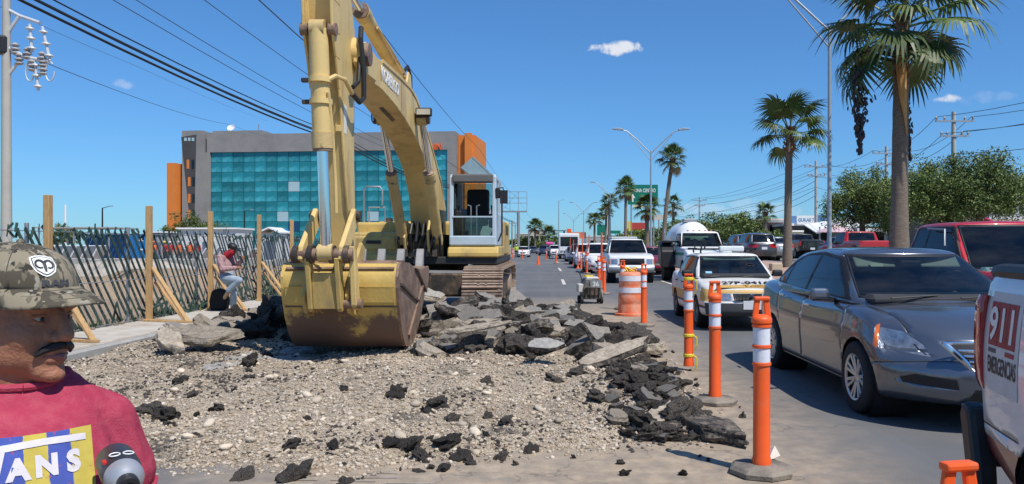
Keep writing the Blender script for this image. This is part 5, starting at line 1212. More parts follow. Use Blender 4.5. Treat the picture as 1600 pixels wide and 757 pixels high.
# generic saloon / SUV variants
SUV = variant(SED, rim='five', seats=(-.1, (-.36, .36), 1.15),
    top=[(-2.36, 1.1), (-1.9, 1.12), (0, 1.06), (1.0, 1.06), (1.7, 1.0), (2.1, .9), (2.28, .8)],
    cab=dict(base=(1.15, -2.28), roof=(.35, -1.9), z0=1.0, zr=[(-2.3, 1.62), (-1, 1.70), (.3, 1.68), (1.1, 1.6)], wb=[(-2.3, .76), (-1, .83), (.5, .83), (1.2, .76)], wr=.64, bulge=.08, crown=.03, r=(.07, .15, .2),
        trim=[(.9, 1.07), (.38, 1.58), (-.8, 1.62), (-1.75, 1.58), (-2.0, 1.12)], win=[[(.8, 1.1), (.36, 1.55), (-.2, 1.58), (-.22, 1.1)], [(-.28, 1.1), (-.26, 1.58), (-.95, 1.58), (-1.0, 1.1)], [(-1.06, 1.11), (-1.02, 1.58), (-1.7, 1.55), (-1.9, 1.14)]], ws=((.68, 1.12), (.58, 1.58)), rw=((.64, 1.16), (.56, 1.56))))
def far_car(S, label, X, Y, paint, back=False, z=0, group='cars queuing in the far lanes', name='car', cat='car', lod=0, yaw=0):
    return build_car(name, label, cat, group, variant(S, glass=DGL), (X, Y, z), R(90 if back else -90) + yaw, paint, lod)
Q = 'cars queuing towards the camera'
far_car(SUV, 'white car second in the queue behind the white pick-up', 2.75, 45, WHP, group=Q)
far_car(SUV, 'white car third in the queue with dark windscreen', 2.45, 55, WHP, group=Q)
far_car(SUV, 'dark car in the queue behind the three white vehicles', 2.35, 66, BLKP, group=Q)
far_car(SED, 'grey car in the queue in front of the white bus', 2.2, 78, SILP, group=Q)
far_car(SED, 'white saloon driving alone down the left lane', PX(818, 108), 108, WHP, group='cars driving down the open lanes')
far_car(SUV, 'dark blue car in the open middle lane next to the vendor', PX(850, 128), 128, BLUP, group='cars driving down the open lanes')
far_car(SUV, 'white car in the open lane left of the bus', PX(866, 118), 118, WHP, group='cars driving down the open lanes')
far_car(SED, 'dark car far off between the white saloon and the blue car', PX(833, 150), 150, DBLP, group='cars driving down the open lanes')
far_car(SED, 'maroon car beside the black tanker wing in the right lane', 5.35, 43, MARP, group=Q)
far_car(SED, 'dark saloon behind the maroon car in the right lane', 5.2, 55, DBLP, group=Q)
B = 'vehicles on the far carriageway'
far_car(SUV, 'dark grey hatchback seen from behind left of the paler one', PX(1178, 48), 48, DBLP, True, OPZ, B, lod=1)
far_car(SED, 'silver saloon seen from behind half hidden by the palm trunk', PX(1209, 49), 49.5, SILP, True, OPZ, B, lod=1)
far_car(SUV, 'dark blue car at the left end of the row seen from behind', PX(1157, 54), 54, BLUP, True, OPZ, B, lod=0)
far_car(PKX, 'black pick-up seen from behind right of the palm trunk', PX(1257, 58), 59, BLKP, True, OPZ, B, 'pickup_truck', 'pickup truck', 1)
far_car(PKX, 'red pick-up on the far carriageway under the dark tree', PX(1357, 37), 38.5, REDP, True, OPZ - .2, B, 'pickup_truck', 'pickup truck', 1)
far_car(SED, 'dark car half hidden between the lamp post and the red pick-up', PX(1312, 50), 50, DBLP, True, OPZ, B, lod=0)
# gas tanker truck
def tanker():
    S = variant(PKX, x=(2.9, -4.6), axles=(1.9, -3.0), wheel=(.44, .28, .88), arch=.52, seats=(-.25, (-.4, .4), 1.5), rim='steel', mirror=(.8, 1.1, 1.55), plates=[((3.0, .7), 'f')], handles=[], glass=glass_mat('green_tinted_glass', (.5, .7, .6), .85, .35),
        top=[(-4.6, .95), (-.8, .95), (-.6, 1.45), (1.2, 1.45), (2.0, 1.42), (2.6, 1.3), (2.9, 1.2)], bot=[(-4.6, .7), (0, .55), (2.9, .55)], wid=[(-4.6, .9), (0, 1.0), (2.2, 1.0), (2.9, .95)],
        cab=dict(PKX['cab'], z0=1.35, zr=[(-.8, 2.1), (0, 2.16), (.5, 2.14), (1.1, 2.08)], wb=[(-.8, .95), (.5, .95), (1.1, .88)], wr=.80, trim=[(.95, 1.46), (.42, 2.04), (-.5, 2.04), (-.6, 1.5)], win=[[(.86, 1.49), (.40, 2.0), (-.40, 2.0), (-.45, 1.49)]], ws=((.84, 1.50), (.72, 2.04)), rw=((.62, 1.6), (.58, 1.95))),
        pieces=[('bumper', [(-1, .5), (1, .5), (1, .78), (-1, .78)], 'front', CHROME, 1, 'body'), ('grille', [(-.5, .85), (.5, .85), (.5, 1.15), (-.5, 1.15)], 'front', BLACK, 1, 'body'), ('headlight', [(.6, .85), (.88, .85), (.88, 1.1), (.6, 1.1)], 'front', LENS, 'both', 'body'), ('green_stripe', [(-.6, 1.12), (2.2, 1.12), (2.2, 1.24), (-.6, 1.24)], 'side', mat('green_stripe', (.02, .22, .14), .5), 'both', 'body')])
    c = build_car('tanker_truck', 'white gas tanker truck with a domed tank and black side wing behind the taxi', 'truck', None, S, (6.35, 34.2, 0), R(-90), WHP, 1)
    t = MB().lathe([(.03, 0), (.35, .06), (.62, .2), (.78, .42), (.83, .7), (.83, 3.1), (.78, 3.4), (.5, 3.65), (.03, 3.75)], 28, Matrix.Translation((-.75, 0, 1.80)) @ Matrix.Rotation(R(-90), 4, 'Y'))
    tk = ob('tank', t, mat('tank_white', (.76, .76, .75), .35, 0, .05, 3, coat=.4), c, smooth=True)
    ob('tank_valve_box', MB().box((-1.6, -.1, 2.66), (.7, .6, .16)), STEEL, tk, bevel=.03)
    for k in range(5): ob('roof_marker_light', MB().ell((.36, -.5 + k * .25, 2.17), (.05, .05, .03), 8, 6), AMBER, c)
    ob('side_wing', MB().prism([(-.9, .75), (-.9, 1.72), (-.3, 1.72), (.2, 1.3), (.2, .55)], -1.62, -1.05, 'y'), BLACK, c, bevel=.05)
    ob('wing_bar', MB().bx(-.3, .1, -1.5, 1.35, 1.66, 1.74), BLACK, c)
    ob('tyre_stack', MB().cyl((-.5, -1.45, .42), (-.5, -1.15, .42), .42, 20), RUBBER, c, smooth=True)
    ld = MB()
    for z in (0, .3): ld.beam((-2.6, -1.05, 2.0 + z), (-.7, -1.35, 1.75 + z), .04, .05)
    for k in range(8): ld.beam((-2.5 + k * .25, -1.07 - k * .038, 2.0 - k * .033), (-2.5 + k * .25, -1.07 - k * .038, 2.3 - k * .033), .03, .03)
    ob('ladder', ld, STEEL, c)
tanker()
# white bus far down the queue
def bus():
    c = root('bus', (PX(889, 92) + .0, 92, 0), 0, 'white bus or box lorry far down the queue under the red sign', 'bus', Q)
    ob('body', MB().bx(-1.2, 1.2, 0, 8, .45, 3.0), WHP, c, bevel=.15, seg=3)
    ob('windscreen', MB().bx(-1.0, 1.0, -.02, .03, 1.5, 2.6), DGL, c); ob('grille', MB().bx(-.6, .6, -.03, .02, .7, 1.0), BLACK, c)
    ob('bumper', MB().bx(-1.2, 1.2, -.1, .05, .4, .62), BLACK, c)
    for x in (-1.0, 1.0):
        for y in (1.2, 6.2): ob('wheel', MB().cyl((x - .14, y, .48), (x + .14, y, .48), .48, 18), RUBBER, c, smooth=True)
        ob('headlight', MB().box((x * .85, -.03, .9), (.3, .04, .18)), LENS, c)
bus()
# ------------------------------------------------------------------ posts, drums, cones
ORG = mat('safety_orange', (.86, .115, .018), .5, 0, .06, 8, coat=.1, dirt=(.55, .20, .10), dscale=5, damt=.36, dsoft=.1)
ORGF = mat('faded_orange', (.72, .17, .07), .6, 0, .12, 5, dirt=(.62, .40, .30), dscale=4, damt=.44, dsoft=.12)
REFL = mat('reflective_white', (.72, .74, .80), .4, 0, .05, 40, dirt=(.5, .5, .52), damt=.38, dscale=12)
BASE = mat('post_base_rubber', (.13, .115, .10), .9, 0, .2, 8, .4, 50, dirt=(.28, .24, .19), damt=.5)
YTAPE = mat('yellow_tape', (.80, .60, .04), .5)
def post(label, x, y, hgt=1.16, base=True, lean=(0, 0), handle=True, bands=True, group='orange delineator posts'):
    r_ = root('delineator_post', (x, y, .005), rnd.uniform(-.3, .3), label, 'post', group); r_.rotation_euler = (lean[0], lean[1], r_.rotation_euler[2]); k = hgt / 1.16
    if base: ob('base', MB().lathe([(.21, 0), (.215, .03), (.19, .05), (.08, .062)], 8), BASE, r_)
    ob('tube', MB().lathe([(.062, .05), (.062, .09), (.056, .11), (.054, .70 * k), (.054, .985 * k), (.066, .99 * k), (.068, 1.01 * k), (.064, 1.025 * k), (.030, 1.045 * k)], 20), ORG, r_, smooth=True, angle=50)
    for z in (.72, .835, .97): ob('ring', MB().lathe([(.054, z * k - .012), (.062, z * k - .008), (.062, z * k + .008), (.054, z * k + .012)], 20, cap=False), ORG, r_, smooth=True)
    if bands:
        for z0, z1 in ((.733, .823), (.848, .958)): ob('reflective_band', MB().lathe([(.0558, z0 * k), (.0558, z1 * k)], 20, cap=False), REFL, r_, smooth=True)
    if handle:
        h = MB(); h.beam((-.045, 0, 1.02 * k), (-.03, 0, 1.14 * k), .022, .04); h.beam((.045, 0, 1.02 * k), (.03, 0, 1.14 * k), .022, .04); h.box((0, 0, 1.15 * k), (.105, .045, .026)); ob('handle', h, ORG, r_, bevel=.008, seg=2)
    return r_
def gp(px, py, z=0): Y = (CH - z) * F / (py - CY); return PX(px, Y), Y
post('nearest whole orange post on its black base in front of the sedan', *gp(1190, 740))
post('orange post between the nearest post and the taped one', *gp(1117, 630))
p3 = post('orange post with yellow tape tied round it at the edge of the rubble', *gp(1076, 579), base=False)
for z in (.18, .42, 1.1):
    tp = MB().lathe([(.058, z - .02), (.064, z - .012), (.064, z + .012), (.058, z + .02)], 14, cap=False); tp.tube([(.06, -.02, z), (.10, -.05, z - .02), (.10, -.05, z - .12), (.07, -.04, z - .18)], .008, 5); ob('yellow_tape', tp, YTAPE, p3)
post('orange post standing right in front of the striped drum', *gp(1006, 510))
post('orange post half hidden behind the left side of the drum', *gp(973, 484), base=True)
post('orange post on a dark base just right of the saw machine', *gp(944, 460))
post('orange post touching the one right of the saw machine', *gp(936, 453))
for i, (px, py, lab) in enumerate(((924.5, 426, 'orange post before the second white car'), (908, 421, 'orange post left of the second white car'), (913, 424, 'orange post of the close pair beside the third white car'), (917, 428, 'right-hand post of the close pair beside the third white car'),
                                   (899.5, 416, 'orange post beside the dark car in the queue'), (903, 419, 'orange post next to the one beside the dark car'), (887, 408, 'distant orange post before the bus'), (884, 406.5, 'distant orange post left of the bus'), (893, 411, 'distant orange post in the gap after the bus'), (881, 404, 'farthest thick orange post at the head of the row'),
                                   (869, 412, 'lone orange post standing in the middle of the open road'), (854, 407, 'far orange post in the road beside the vendor'), (816, 405, 'far orange post in front of the white saloon'), (801, 405, 'far orange post left of the white saloon'))):
    post(lab, *gp(px, py))
for px, pt, pb, lab in ((940.5, 364, 453, 'tallest thin orange stake beside the saw machine posts'), (920, 367, 427, 'thin orange stake by the second white car'), (910.5, 367, 425, 'thin orange stake by the third white car'), (903, 371, 420, 'thin orange stake by the dark car'), (896, 375, 415, 'short thin orange stake near the bus'), (891, 372, 411, 'farthest thin orange stake near the bus')):
    x, y = gp(px, pb); h_ = PZ(pt, y)
    st_ = root('marker_stake', (x, y, 0), 0, lab, 'stake', 'thin orange stakes along the queue')
    ob('pole', MB().cyl((0, 0, 0), (rnd.uniform(-.03, .03), 0, h_), .028, 8), ORG, st_, smooth=True); ob('foot', MB().lathe([(.12, 0), (.11, .06), (.05, .14), (.03, .3)], 10), ORG, st_, smooth=True)
tp = MB(); pts = [gp(px, pb) for px, pb in ((940.5, 453), (920, 427), (910.5, 425), (903, 420), (896, 415))]
for (x0, y0), (x1, y1) in zip(pts, pts[1:]):
    for z in (.55, ):
        tp.tube([Vector((x0, y0, z)).lerp(Vector((x1, y1, z)), t) - Vector((0, 0, .5 * t * (1 - t))) for t in (0, .25, .5, .75, 1)], .012, 4)
ob('barrier_tape', tp, ORG, label='orange tape strung between the thin stakes beside the queue', cat='tape')
# drum
x, y = gp(986, 493)
dr = root('traffic_drum', (x, y, 0), 0, 'faded orange traffic drum with two white bands, tape on top', 'drum')
prof = [(.30, .0), (.30, .04), (.285, .05), (.28, .24), (.272, .26), (.28, .28), (.275, .44), (.266, .46), (.275, .48), (.27, .62), (.262, .64), (.265, .66), (.26, .84), (.25, .90), (.20, .94), (.02, .95)]
ob('body', MB().lathe(prof, 32), ORGF, dr, smooth=True, angle=50)
for z0, z1, r0, r1 in ((.50, .61, .2765, .2725), (.75, .86, .266, .262)): ob('reflective_band', MB().lathe([(r0, z0), (r1, z1)], 32, cap=False), REFL, dr, smooth=True)
ob('base_ring', MB().lathe([(.36, 0), (.36, .05), (.31, .06)], 28), ORGF, dr, smooth=True)
ob('handle', MB().tube([(-.12, 0, .93), (-.10, 0, 1.0), (.10, 0, 1.0), (.12, 0, .93)], .02, 8), ORGF, dr, smooth=True)
t2 = MB()
for k in range(7): t2.tube([(rnd.uniform(-.12, .12), rnd.uniform(-.1, .1), .95), (rnd.uniform(-.15, .15), rnd.uniform(-.1, .1), 1.04), (rnd.uniform(-.15, .15), rnd.uniform(-.1, .1), .96)], .014, 5)
ob('yellow_tape', t2, YTAPE, dr)
# cones
def cone(label, x, y, h=.7):
    c = root('traffic_cone', (x, y, 0), 0, label, 'cone', 'orange cones in the road')
    ob('base', MB().box((0, 0, .02), (.36, .36, .04)), ORG, c); ob('cone_body', MB().lathe([(.14, .04), (.03, h), (.02, h + .01)], 16), ORG, c, smooth=True)
cone('pale orange cone standing on the stop line', *gp(841, 414)); cone('orange cone left of the white saloon by the excavator', *gp(795, 408), .45); cone('orange cone at the far left edge of the road behind the excavator', *gp(789, 408.5), .45)
# top of a post at the bottom edge
post('orange post handle poking up at the bottom right edge', PX(1498, 2.3), 2.3, .86)
# paper scrap by the nearest post's base
pm = MB(); pm.add([(0, 0, .01), (.09, .02, .04), (.11, .09, .02), (.03, .10, .06), (.06, .05, .10)], [(0, 1, 4), (1, 2, 4), (2, 3, 4), (3, 0, 4)])
ob('paper_scrap', pm, mat('crumpled_paper', (.72, .66, .58), .8), loc=(1.45, 5.28, .05), label='crumpled pale paper scrap at the base of the nearest post', cat='litter')
# concrete saw
x, y = gp(922, 474)
SWM = mat('saw_grey', (.10, .10, .10), .6, .2, .3, 9, dirt=(.30, .27, .23), damt=.45)
sw = root('floor_saw', (x, y, 0), R(8), 'grey walk-behind concrete saw standing on the tan dust', 'saw machine')
ob('chassis', MB().prism([(-.22, .12), (.22, .12), (.24, .42), (.2, .62), (-.16, .66), (-.24, .4)], -.3, .3, 'y'), SWM, sw, bevel=.03)
ob('engine', MB().bx(-.15, .17, -.34, -.1, .2, .46), GREASE, sw, bevel=.03)
ob('number_plate', MB().bx(-.06, .24, -.335, -.325, .42, .62), mat('saw_plate', (.20, .215, .22), .6), sw)
lettering('36', mat('white_number', (.6, .6, .58), .6), sw, (.09, -.337, .52), (1, 0, 0), (0, 0, 1), .17, .002, .006)
ob('tank', MB().bx(-.15, .2, -.2, .2, .62, .70), mat('saw_pale', (.5, .5, .48), .6), sw, bevel=.03)
ob('cap', MB().cyl((-.12, -.1, .70), (-.12, -.1, .745), .07, 16), YTAPE, sw, smooth=True); ob('cap', MB().box((-.02, -.1, .72), (.14, .08, .04)), YTAPE, sw)
for sx in (-1, 1):
    for yy in (-.22, .2): ob('wheel', MB().cyl((sx * .26 - .03, yy, .1), (sx * .26 + .03, yy, .1), .10, 16), RUBBER, sw, smooth=True)
    ob('handle_bar', MB().tube([(sx * .2, .1, .6), (sx * .22, .35, .8), (sx * .22, .6, .82)], .018, 6), BLACK, sw)
ob('blade_guard', MB().cyl((.25, -.1, .22), (.29, -.1, .22), .20, 20), SWM, sw, smooth=True); ob('side_box', MB().bx(-.36, -.22, -.25, .05, .3, .52), mat('saw_pale', (.5, .5, .48), .6), sw, bevel=.02)
for k in range(4): ob('strut', MB().beam((-.2 + k * .12, -.34, .15), (-.18 + k * .12, -.33, .42), .03, .03), DARK, sw)

# ------------------------------------------------------------------ fence with green slats, wooden stakes
FX = -7.62; FZ = 1.72
FN = root('chain_link_fence', (FX, 8, 0), 0, 'chain-link fence threaded with dark green diagonal slats along the pavement', 'fence')
SLAT = mat('green_fence_slat', (.030, .060, .050), .6, 0, .25, 5, perobj=.45)
sl_me = []
for i in range(3):
    w = .06; m_ = MB(); ln = 2.05; seg = 5; pts = []
    for k in range(seg + 1): t = k / seg; pts.append((.012 * math.sin(t * 6 + i), t * ln, 0))
    for k in range(seg):
        (x0, y0, _), (x1, y1, _) = pts[k], pts[k + 1]; m_.add([(x0 - .002, y0, -w / 2), (x1 - .002, y1, -w / 2), (x1 - .002, y1, w / 2), (x0 - .002, y0, w / 2), (x0 + .004, y0, -w / 2), (x1 + .004, y1, -w / 2), (x1 + .004, y1, w / 2), (x0 + .004, y0, w / 2)], [(0, 1, 2, 3), (7, 6, 5, 4), (3, 2, 6, 7), (4, 5, 1, 0), (0, 3, 7, 4), (1, 5, 6, 2)])
    me = m_.mesh('slat'); me.materials.append(SLAT); sl_me.append(me)
yy = 6.0; k = 0
while yy < 27:
    a = -math.atan2(1.62, 1.22 + rnd.gauss(0, .03)); L_ = rnd.uniform(.93, 1.03)
    o = bpy.data.objects.new('slat', sl_me[k % 3]); COL.objects.link(o); o.parent = FN; o.location = (rnd.uniform(-.01, .01), yy - 8, FZ + rnd.uniform(.0, .10)); o.rotation_euler = (a, 0, 0); o.scale = (1, L_, rnd.uniform(.8, 1.1))
    yy += .195 + rnd.uniform(-.02, .02) + (.2 if rnd.random() < .05 else 0); k += 1
wm = MB(); yy = 5.0
def thin(m, p, q, r=.0018): m.tube([p, q], r, 3, cap=False)
while yy < 29:
    thin(wm, (.0, yy - 8, .12), (.0, yy - 8 + 1.6, FZ)); thin(wm, (.0, yy - 8, FZ), (.0, yy - 8 + 1.6, .12)); yy += .16
ob('wire_mesh', wm, mat('dull_wire', (.10, .105, .11), .6, .4), FN, kind='stuff')
for z in (FZ + .01, .9, .16): ob('tension_wire', MB().tube([(0, -3, z), (0, 8, z - .01), (0, 21, z)], .008, 6), STEEL, FN)
for i in range(9): ob('fence_post', MB().cyl((-.05, -2 + i * 2.75, 0), (-.05, -2 + i * 2.75, FZ + .12), .03, 10), STEEL, FN, smooth=True)
tuft = MB()                                                       # bunched, torn slats along the top
for i in range(170):
    y_ = rnd.uniform(-2, 19); z = FZ - .02 + rnd.gauss(.02, .05); a = rnd.uniform(-1.2, 1.2); l = rnd.uniform(.08, .22)
    tuft.box((rnd.uniform(-.03, .03), y_, z), (.004, .04, l), Euler((a, 0, rnd.uniform(-.6, .6))).to_matrix())
ob('torn_slats', tuft, SLAT, FN, kind='stuff')
bunch = MB()                                                      # slats slipped down in a heap at the far end
for i in range(260):
    y_ = rnd.choice((rnd.gauss(13.2, .8), rnd.uniform(-1, 18), rnd.uniform(7, 11))); z = abs(rnd.gauss(0, .22 if y_ < 11 else .45)) + .1
    bunch.box((rnd.uniform(-.06, .08), y_, z), (.004, .045, rnd.uniform(.15, .5)), Euler((rnd.uniform(-1.4, 1.4), rnd.uniform(-.3, .3), rnd.uniform(-.6, .6))).to_matrix())
ob('slipped_slats', bunch, SLAT, FN, kind='stuff')
LABS = {75: 'wooden stake behind the man in the cap', 233: 'wooden stake second from the left along the fence', 329: 'wooden stake the plaid-shirted man leans against', 405: 'wooden stake right of the man in the plaid shirt', 456: 'wooden stake just left of the bucket', -20: 'x'}
def stake(px, ptop, label, xl=-7.42):
    Y = xl * F / (px - CX); h_ = PZ(ptop, Y)
    s = root('wooden_stake', (xl, Y, .12), rnd.uniform(-.04, .04), label, 'stake', 'wooden stakes bracing the fence')
    ob('upright', MB().box((0, 0, (h_ - .12) / 2), (.09, .10, h_ - .12)), WOOD, s, bevel=.006)
    ob('brace', MB().beam((.06, .02, .98), (.86, -.30, .03), .085, .04), WOOD, s, bevel=.004)
    ob('brace', MB().beam((.05, .12, .72), (.60, .10, .03), .085, .04), WOOD, s, bevel=.004)
    ob('foot_board', MB().beam((-.05, -.07, .022), (.95, -.34, .022), .09, .04), WOOD, s, bevel=.004)
for px, pt in ((75, 305), (233, 322), (329, 331), (405, 336), (456, 344)): stake(px, pt, LABS[px])
# weeds at the fence foot
wv = MB()
for i in range(1500):
    y_ = rnd.uniform(7, 26); x_ = FX + abs(rnd.gauss(0, .12)) - .25 - (.5 * rnd.random() if rnd.random() < .3 else 0); h_ = rnd.uniform(.08, .34) * (.4 + abs(noise.noise(Vector((y_ * .8, 1, 0)))) * 1.6); a = rnd.uniform(0, 6.28); w = rnd.uniform(.012, .03)
    dx, dy = math.cos(a), math.sin(a); lean = rnd.uniform(.1, .6) * h_
    wv.add([(x_ - dy * w, y_ + dx * w, .06), (x_ + dy * w, y_ - dx * w, .06), (x_ + dx * lean * .5 + dy * w, y_ + dy * lean * .5 - dx * w, .06 + h_ * .6), (x_ + dx * lean, y_ + dy * lean, .06 + h_)], [(0, 1, 2), (0, 2, 3)])
ob('weeds', wv, mat('weed_green', (.10, .15, .045), .8, 0, .5, 1.5, dirt=(.28, .24, .11), dscale=1.2, damt=.48), label='low weeds and dry grass growing along the foot of the fence', cat='weeds', kind='stuff')
# small rocks at the fence foot
for i in range(22):
    y_ = rnd.uniform(10.5, 15); s = rnd.uniform(.05, .13); o = bpy.data.objects.new('rock', TSLAB[i % 6]); COL.objects.link(o); o.location = (rnd.uniform(-7.75, -7.55), y_, .13); o.scale = (s * 2, s * 2, s * 3); o.rotation_euler = (rnd.uniform(-.3, .3), rnd.uniform(-.3, .3), rnd.uniform(0, 6)); o.parent = pv
# ------------------------------------------------------------------ hotel
HTL = mat('hotel_concrete', (.225, .22, .215), .85, 0, .12, .35, .2, 8, dirt=(.28, .27, .26), dscale=.2, damt=.45)
HTD = mat('hotel_dark_render', (.062, .062, .065), .85, 0, .2, .5)
ORT = mat('hotel_orange', (.66, .20, .035), .7, 0, .08, .4)
def pane_material(name, c, rough):
    return mat(name, c, rough, .25, .18, .25, spec=.6, perobj=.30, dirt=tuple(min(1, x * 1.7 + .05) for x in c), dscale=.35, damt=.44, dsoft=.07)
PANE = pane_material('teal_glass', (.020, .215, .245), .16)
PANL = mat('open_pane', (.36, .50, .54), .3, 0, .1, 1); PAND = mat('dark_pane', (.01, .07, .16), .15, .2, .1, 1)
H0 = Vector((PX(281, 152), 152, 0)); HR = Vector((PX(712, 147), 147, 0)); hd = (HR - H0); HW = hd.length; hang = math.atan2(hd.y, hd.x)
hot = root('hotel_building', H0, hang, 'grey hotel block with a wide teal glass front and orange ends', 'building')
def hx(px): t = (px - 281) / (712 - 281); return t * HW
def hz(py, px=400): Y = 152 - 5 * (px - 281) / (712 - 281); return PZ(py, Y)
ZT = hz(210); ZG = hz(238)
ob('parapet', MB().bx(hx(326), hx(712), -.4, 14, ZG, ZT), HTL, hot)
ob('wall', MB().bx(hx(330), hx(708), .6, 14, 0, ZG), HTD, hot)
ob('side_column', MB().bx(hx(700), hx(712), -.4, 14, 0, ZG), HTL, hot); ob('side_column', MB().bx(hx(322), hx(331), -.4, 14, 0, ZG), HTL, hot)
tw = ob('stair_tower', MB().prism([(hx(281), 1.5), (hx(290), -1.2), (hx(323), -1.2), (hx(323), 14), (hx(281), 14)], 0, hz(206, 290), 'z'), HTL, hot)
ob('tower_recess', MB().prism([(hx(289), hz(216, 290)), (hx(313), hz(212, 310)), (hx(310), hz(345, 300)), (hx(303), hz(345, 300))], -1.26, -1.2, 'y'), HTD, hot)
for py, pxs in ((220, (294, 300, 306)), (258, (298, 306)), (285, (300, 307)), (311, (300, 307)), (336, (300, 307))):
    for i, px in enumerate(pxs):
        w = ob('window', MB().bx(hx(px), hx(px + 4), -1.30, -1.26, hz(py + (2 if py < 230 else 7), px), hz(py - (3 if py < 230 else 7), px)), PANL if py < 230 else (ORT if i == 0 else DGL), tw)
ob('roof_block', MB().bx(hx(316), hx(398), 4, 13, ZT, hz(199)), HTL, hot); ob('roof_block', MB().bx(hx(398), hx(416), 6, 12, ZT, hz(205)), HTL, hot)
ob('orange_fin', MB().bx(hx(272), hx(285.5), -2.5, 1.0, 0, hz(257, 280)), ORT, hot)
o1 = ob('orange_block', MB().bx(hx(712) + .05, hx(738), 2, 14, 0, hz(209, 720)), ORT, hot); ob('orange_fin', MB().bx(hx(724), hx(734), 1.0, 2, 0, hz(207, 720)), ORT, hot)
dish = MB().lathe([(.03, 0), (.5, .14), (.75, .34), (.74, .36), (.47, .18), (.02, .04)], 18, Matrix.Translation((hx(352), 3, hz(197))) @ Matrix.Rotation(R(60), 4, 'X')); ob('satellite_dish', dish, WHITE, hot, smooth=True)
ob('mast', MB().cyl((hx(388), 5, ZT), (hx(388), 5, hz(188)), .12, 6), STEEL, hot)
pm_ = MB().box((0, 0, 0), (1, .12, 1)); pane_me = {}
for key, m_ in (('n', PANE), ('l', PANL), ('d', PAND)):
    me = pm_.mesh('glass_pane'); me.materials.append(m_); pane_me[key] = me
NC, NR = 21, 10; gx0, gx1 = hx(331), hx(700); gz0 = 0.5; gz1 = ZG; pr_ = random.Random(5)
for r_i in range(NR):
    for c_i in range(NC):
        key = 'n'; u = pr_.random()
        if u < .018: key = 'l'
        elif u < .035: key = 'd'
        cw, ch = (gx1 - gx0) / NC, (gz1 - gz0) / NR
        o = bpy.data.objects.new('glass_pane', pane_me[key]); COL.objects.link(o); o.parent = hot
        o.location = (gx0 + (c_i + .5) * cw, .05 + pr_.uniform(-.03, .03), gz0 + (r_i + .5) * ch); o.scale = (cw - .06, 1, ch - .06); o.rotation_euler = (pr_.gauss(0, .006), 0, pr_.gauss(0, .006))
INNM = mat('sign_orange', (.75, .13, .02), .5)
lettering('INN', INNM, hot, (hx(682), -.5, hz(230, 680)), (1, 0, 0), (0, 0, 1), 1.75, .12, .04, fit=2.5)
# ------------------------------------------------------------------ building site behind the fence
BLU = mat('blue_container_paint', (.012, .17, .46), .5, 0, .08, 1)
def container():
    c = root('shipping_container', (PX(181, 82), 82, .05), R(2), 'bright blue shipping container on the building site', 'container')
    ob('box_shell', MB().bx(-3.0, 3.0, 0, 2.4, .1, 2.7), BLU, c)
    for k in range(30): ob('corrugation', MB().bx(-2.9 + k * .2, -2.8 + k * .2, -.05, 0, .2, 2.6), BLU, c)
    for x, z in ((-2.2, 2.2), (2.6, 2.2), (-2.3, 1.1), (2.7, 1.1), (2.6, 2.05)): ob('label_plate', MB().bx(x - .25, x + .25, -.07, -.05, z - .08, z + .08), WHITE, c)
    ob('corner_post', MB().bx(-3.05, -2.92, -.06, .1, 0, 2.75), BLU, c); ob('corner_post', MB().bx(2.92, 3.05, -.06, .1, 0, 2.75), BLU, c)
container()
def shed(px0, px1, ptop, Y, label, wallm, roofm, depth=3, gable=0, posts=False, base=0):
    x0, x1, z = PX(px0, Y), PX(px1, Y), PZ(ptop, Y); s = root('site_shed', ((x0 + x1) / 2, Y, 0), 0, label, 'shed', 'sheds on the building site'); h = (x1 - x0) / 2
    if posts:
        for x in (-h + .2, 0, h - .2):
            ob('support_post', MB().bx(x - .06, x + .06, .1, .22, 0, z - .1), STEEL, s); ob('support_post', MB().bx(x - .06, x + .06, depth - .22, depth - .1, 0, z - .1), STEEL, s)
    else:
        w = ob('wall', MB().bx(-h, h, .1, depth, 0, z - .15 - gable), wallm, s)
        n = max(3, int(h * 2 / 1.2))
        for i in range(n): ob('wall_rib', MB().bx(-h + (i + .5) * 2 * h / n - .03, -h + (i + .5) * 2 * h / n + .03, .06, .1, 0, z - .2 - gable), wallm, w)
        ob('door', MB().bx(-.4, .4, .05, .1, 0, 1.9), DBM, s)
    if gable: ob('roof', MB().prism([(-h - .15, z - gable), (0, z), (h + .15, z - gable), (h + .15, z - gable - .1), (0, z - .1), (-h - .15, z - gable - .1)], -.2, depth + .2, 'y'), roofm, s)
    else: ob('roof', MB().bx(-h - .15, h + .15, -.15, depth + .15, z - .14, z), roofm, s)
DBM = mat('dull_blue_door', (.12, .15, .2), .7); SHW = mat('shed_white', (.60, .62, .62), .6, 0, .1, 1); SHG = mat('shed_grey', (.34, .34, .33), .7, 0, .15, 1)
shed(278, 368, 356, 70, 'long white shed with a flat roof behind the plaid-shirted man', SHW, WHITE, 4)
shed(56, 172, 355, 78, 'open canopy with a thin white roof left of the blue container', SHW, SHG, 5, posts=True)
shed(406, 436, 355, 55, 'small white gabled hut left of the bucket', SHW, WHITE, 2.2, .35)
shed(228, 262, 362, 84, 'grey shed between the blue container and the long white one', SHG, WHITE, 4)
ob('blue_notice', MB().bx(0, .5, 0, .05, 0, .7), BLU, loc=(PX(440, 57), 57, PZ(374, 57)), label='small blue notice board beside the gabled hut', cat='sign')
ob('notice_post', MB().bx(.2, .26, .05, .1, -1.9, .7), STEEL, bpy.data.objects['blue_notice'])
wl_ = root('concrete_barrier_row', (0, 48, 0), 0, 'row of pale concrete blocks across the building site', 'barrier')
for k in range(22):
    x = PX(100, 48) + k * .95
    if x < PX(470, 48): ob('concrete_block', MB().box((x, rnd.uniform(-.1, .1), .35), (.9, .6, rnd.uniform(.6, .85))), CONC, wl_, bevel=.04)
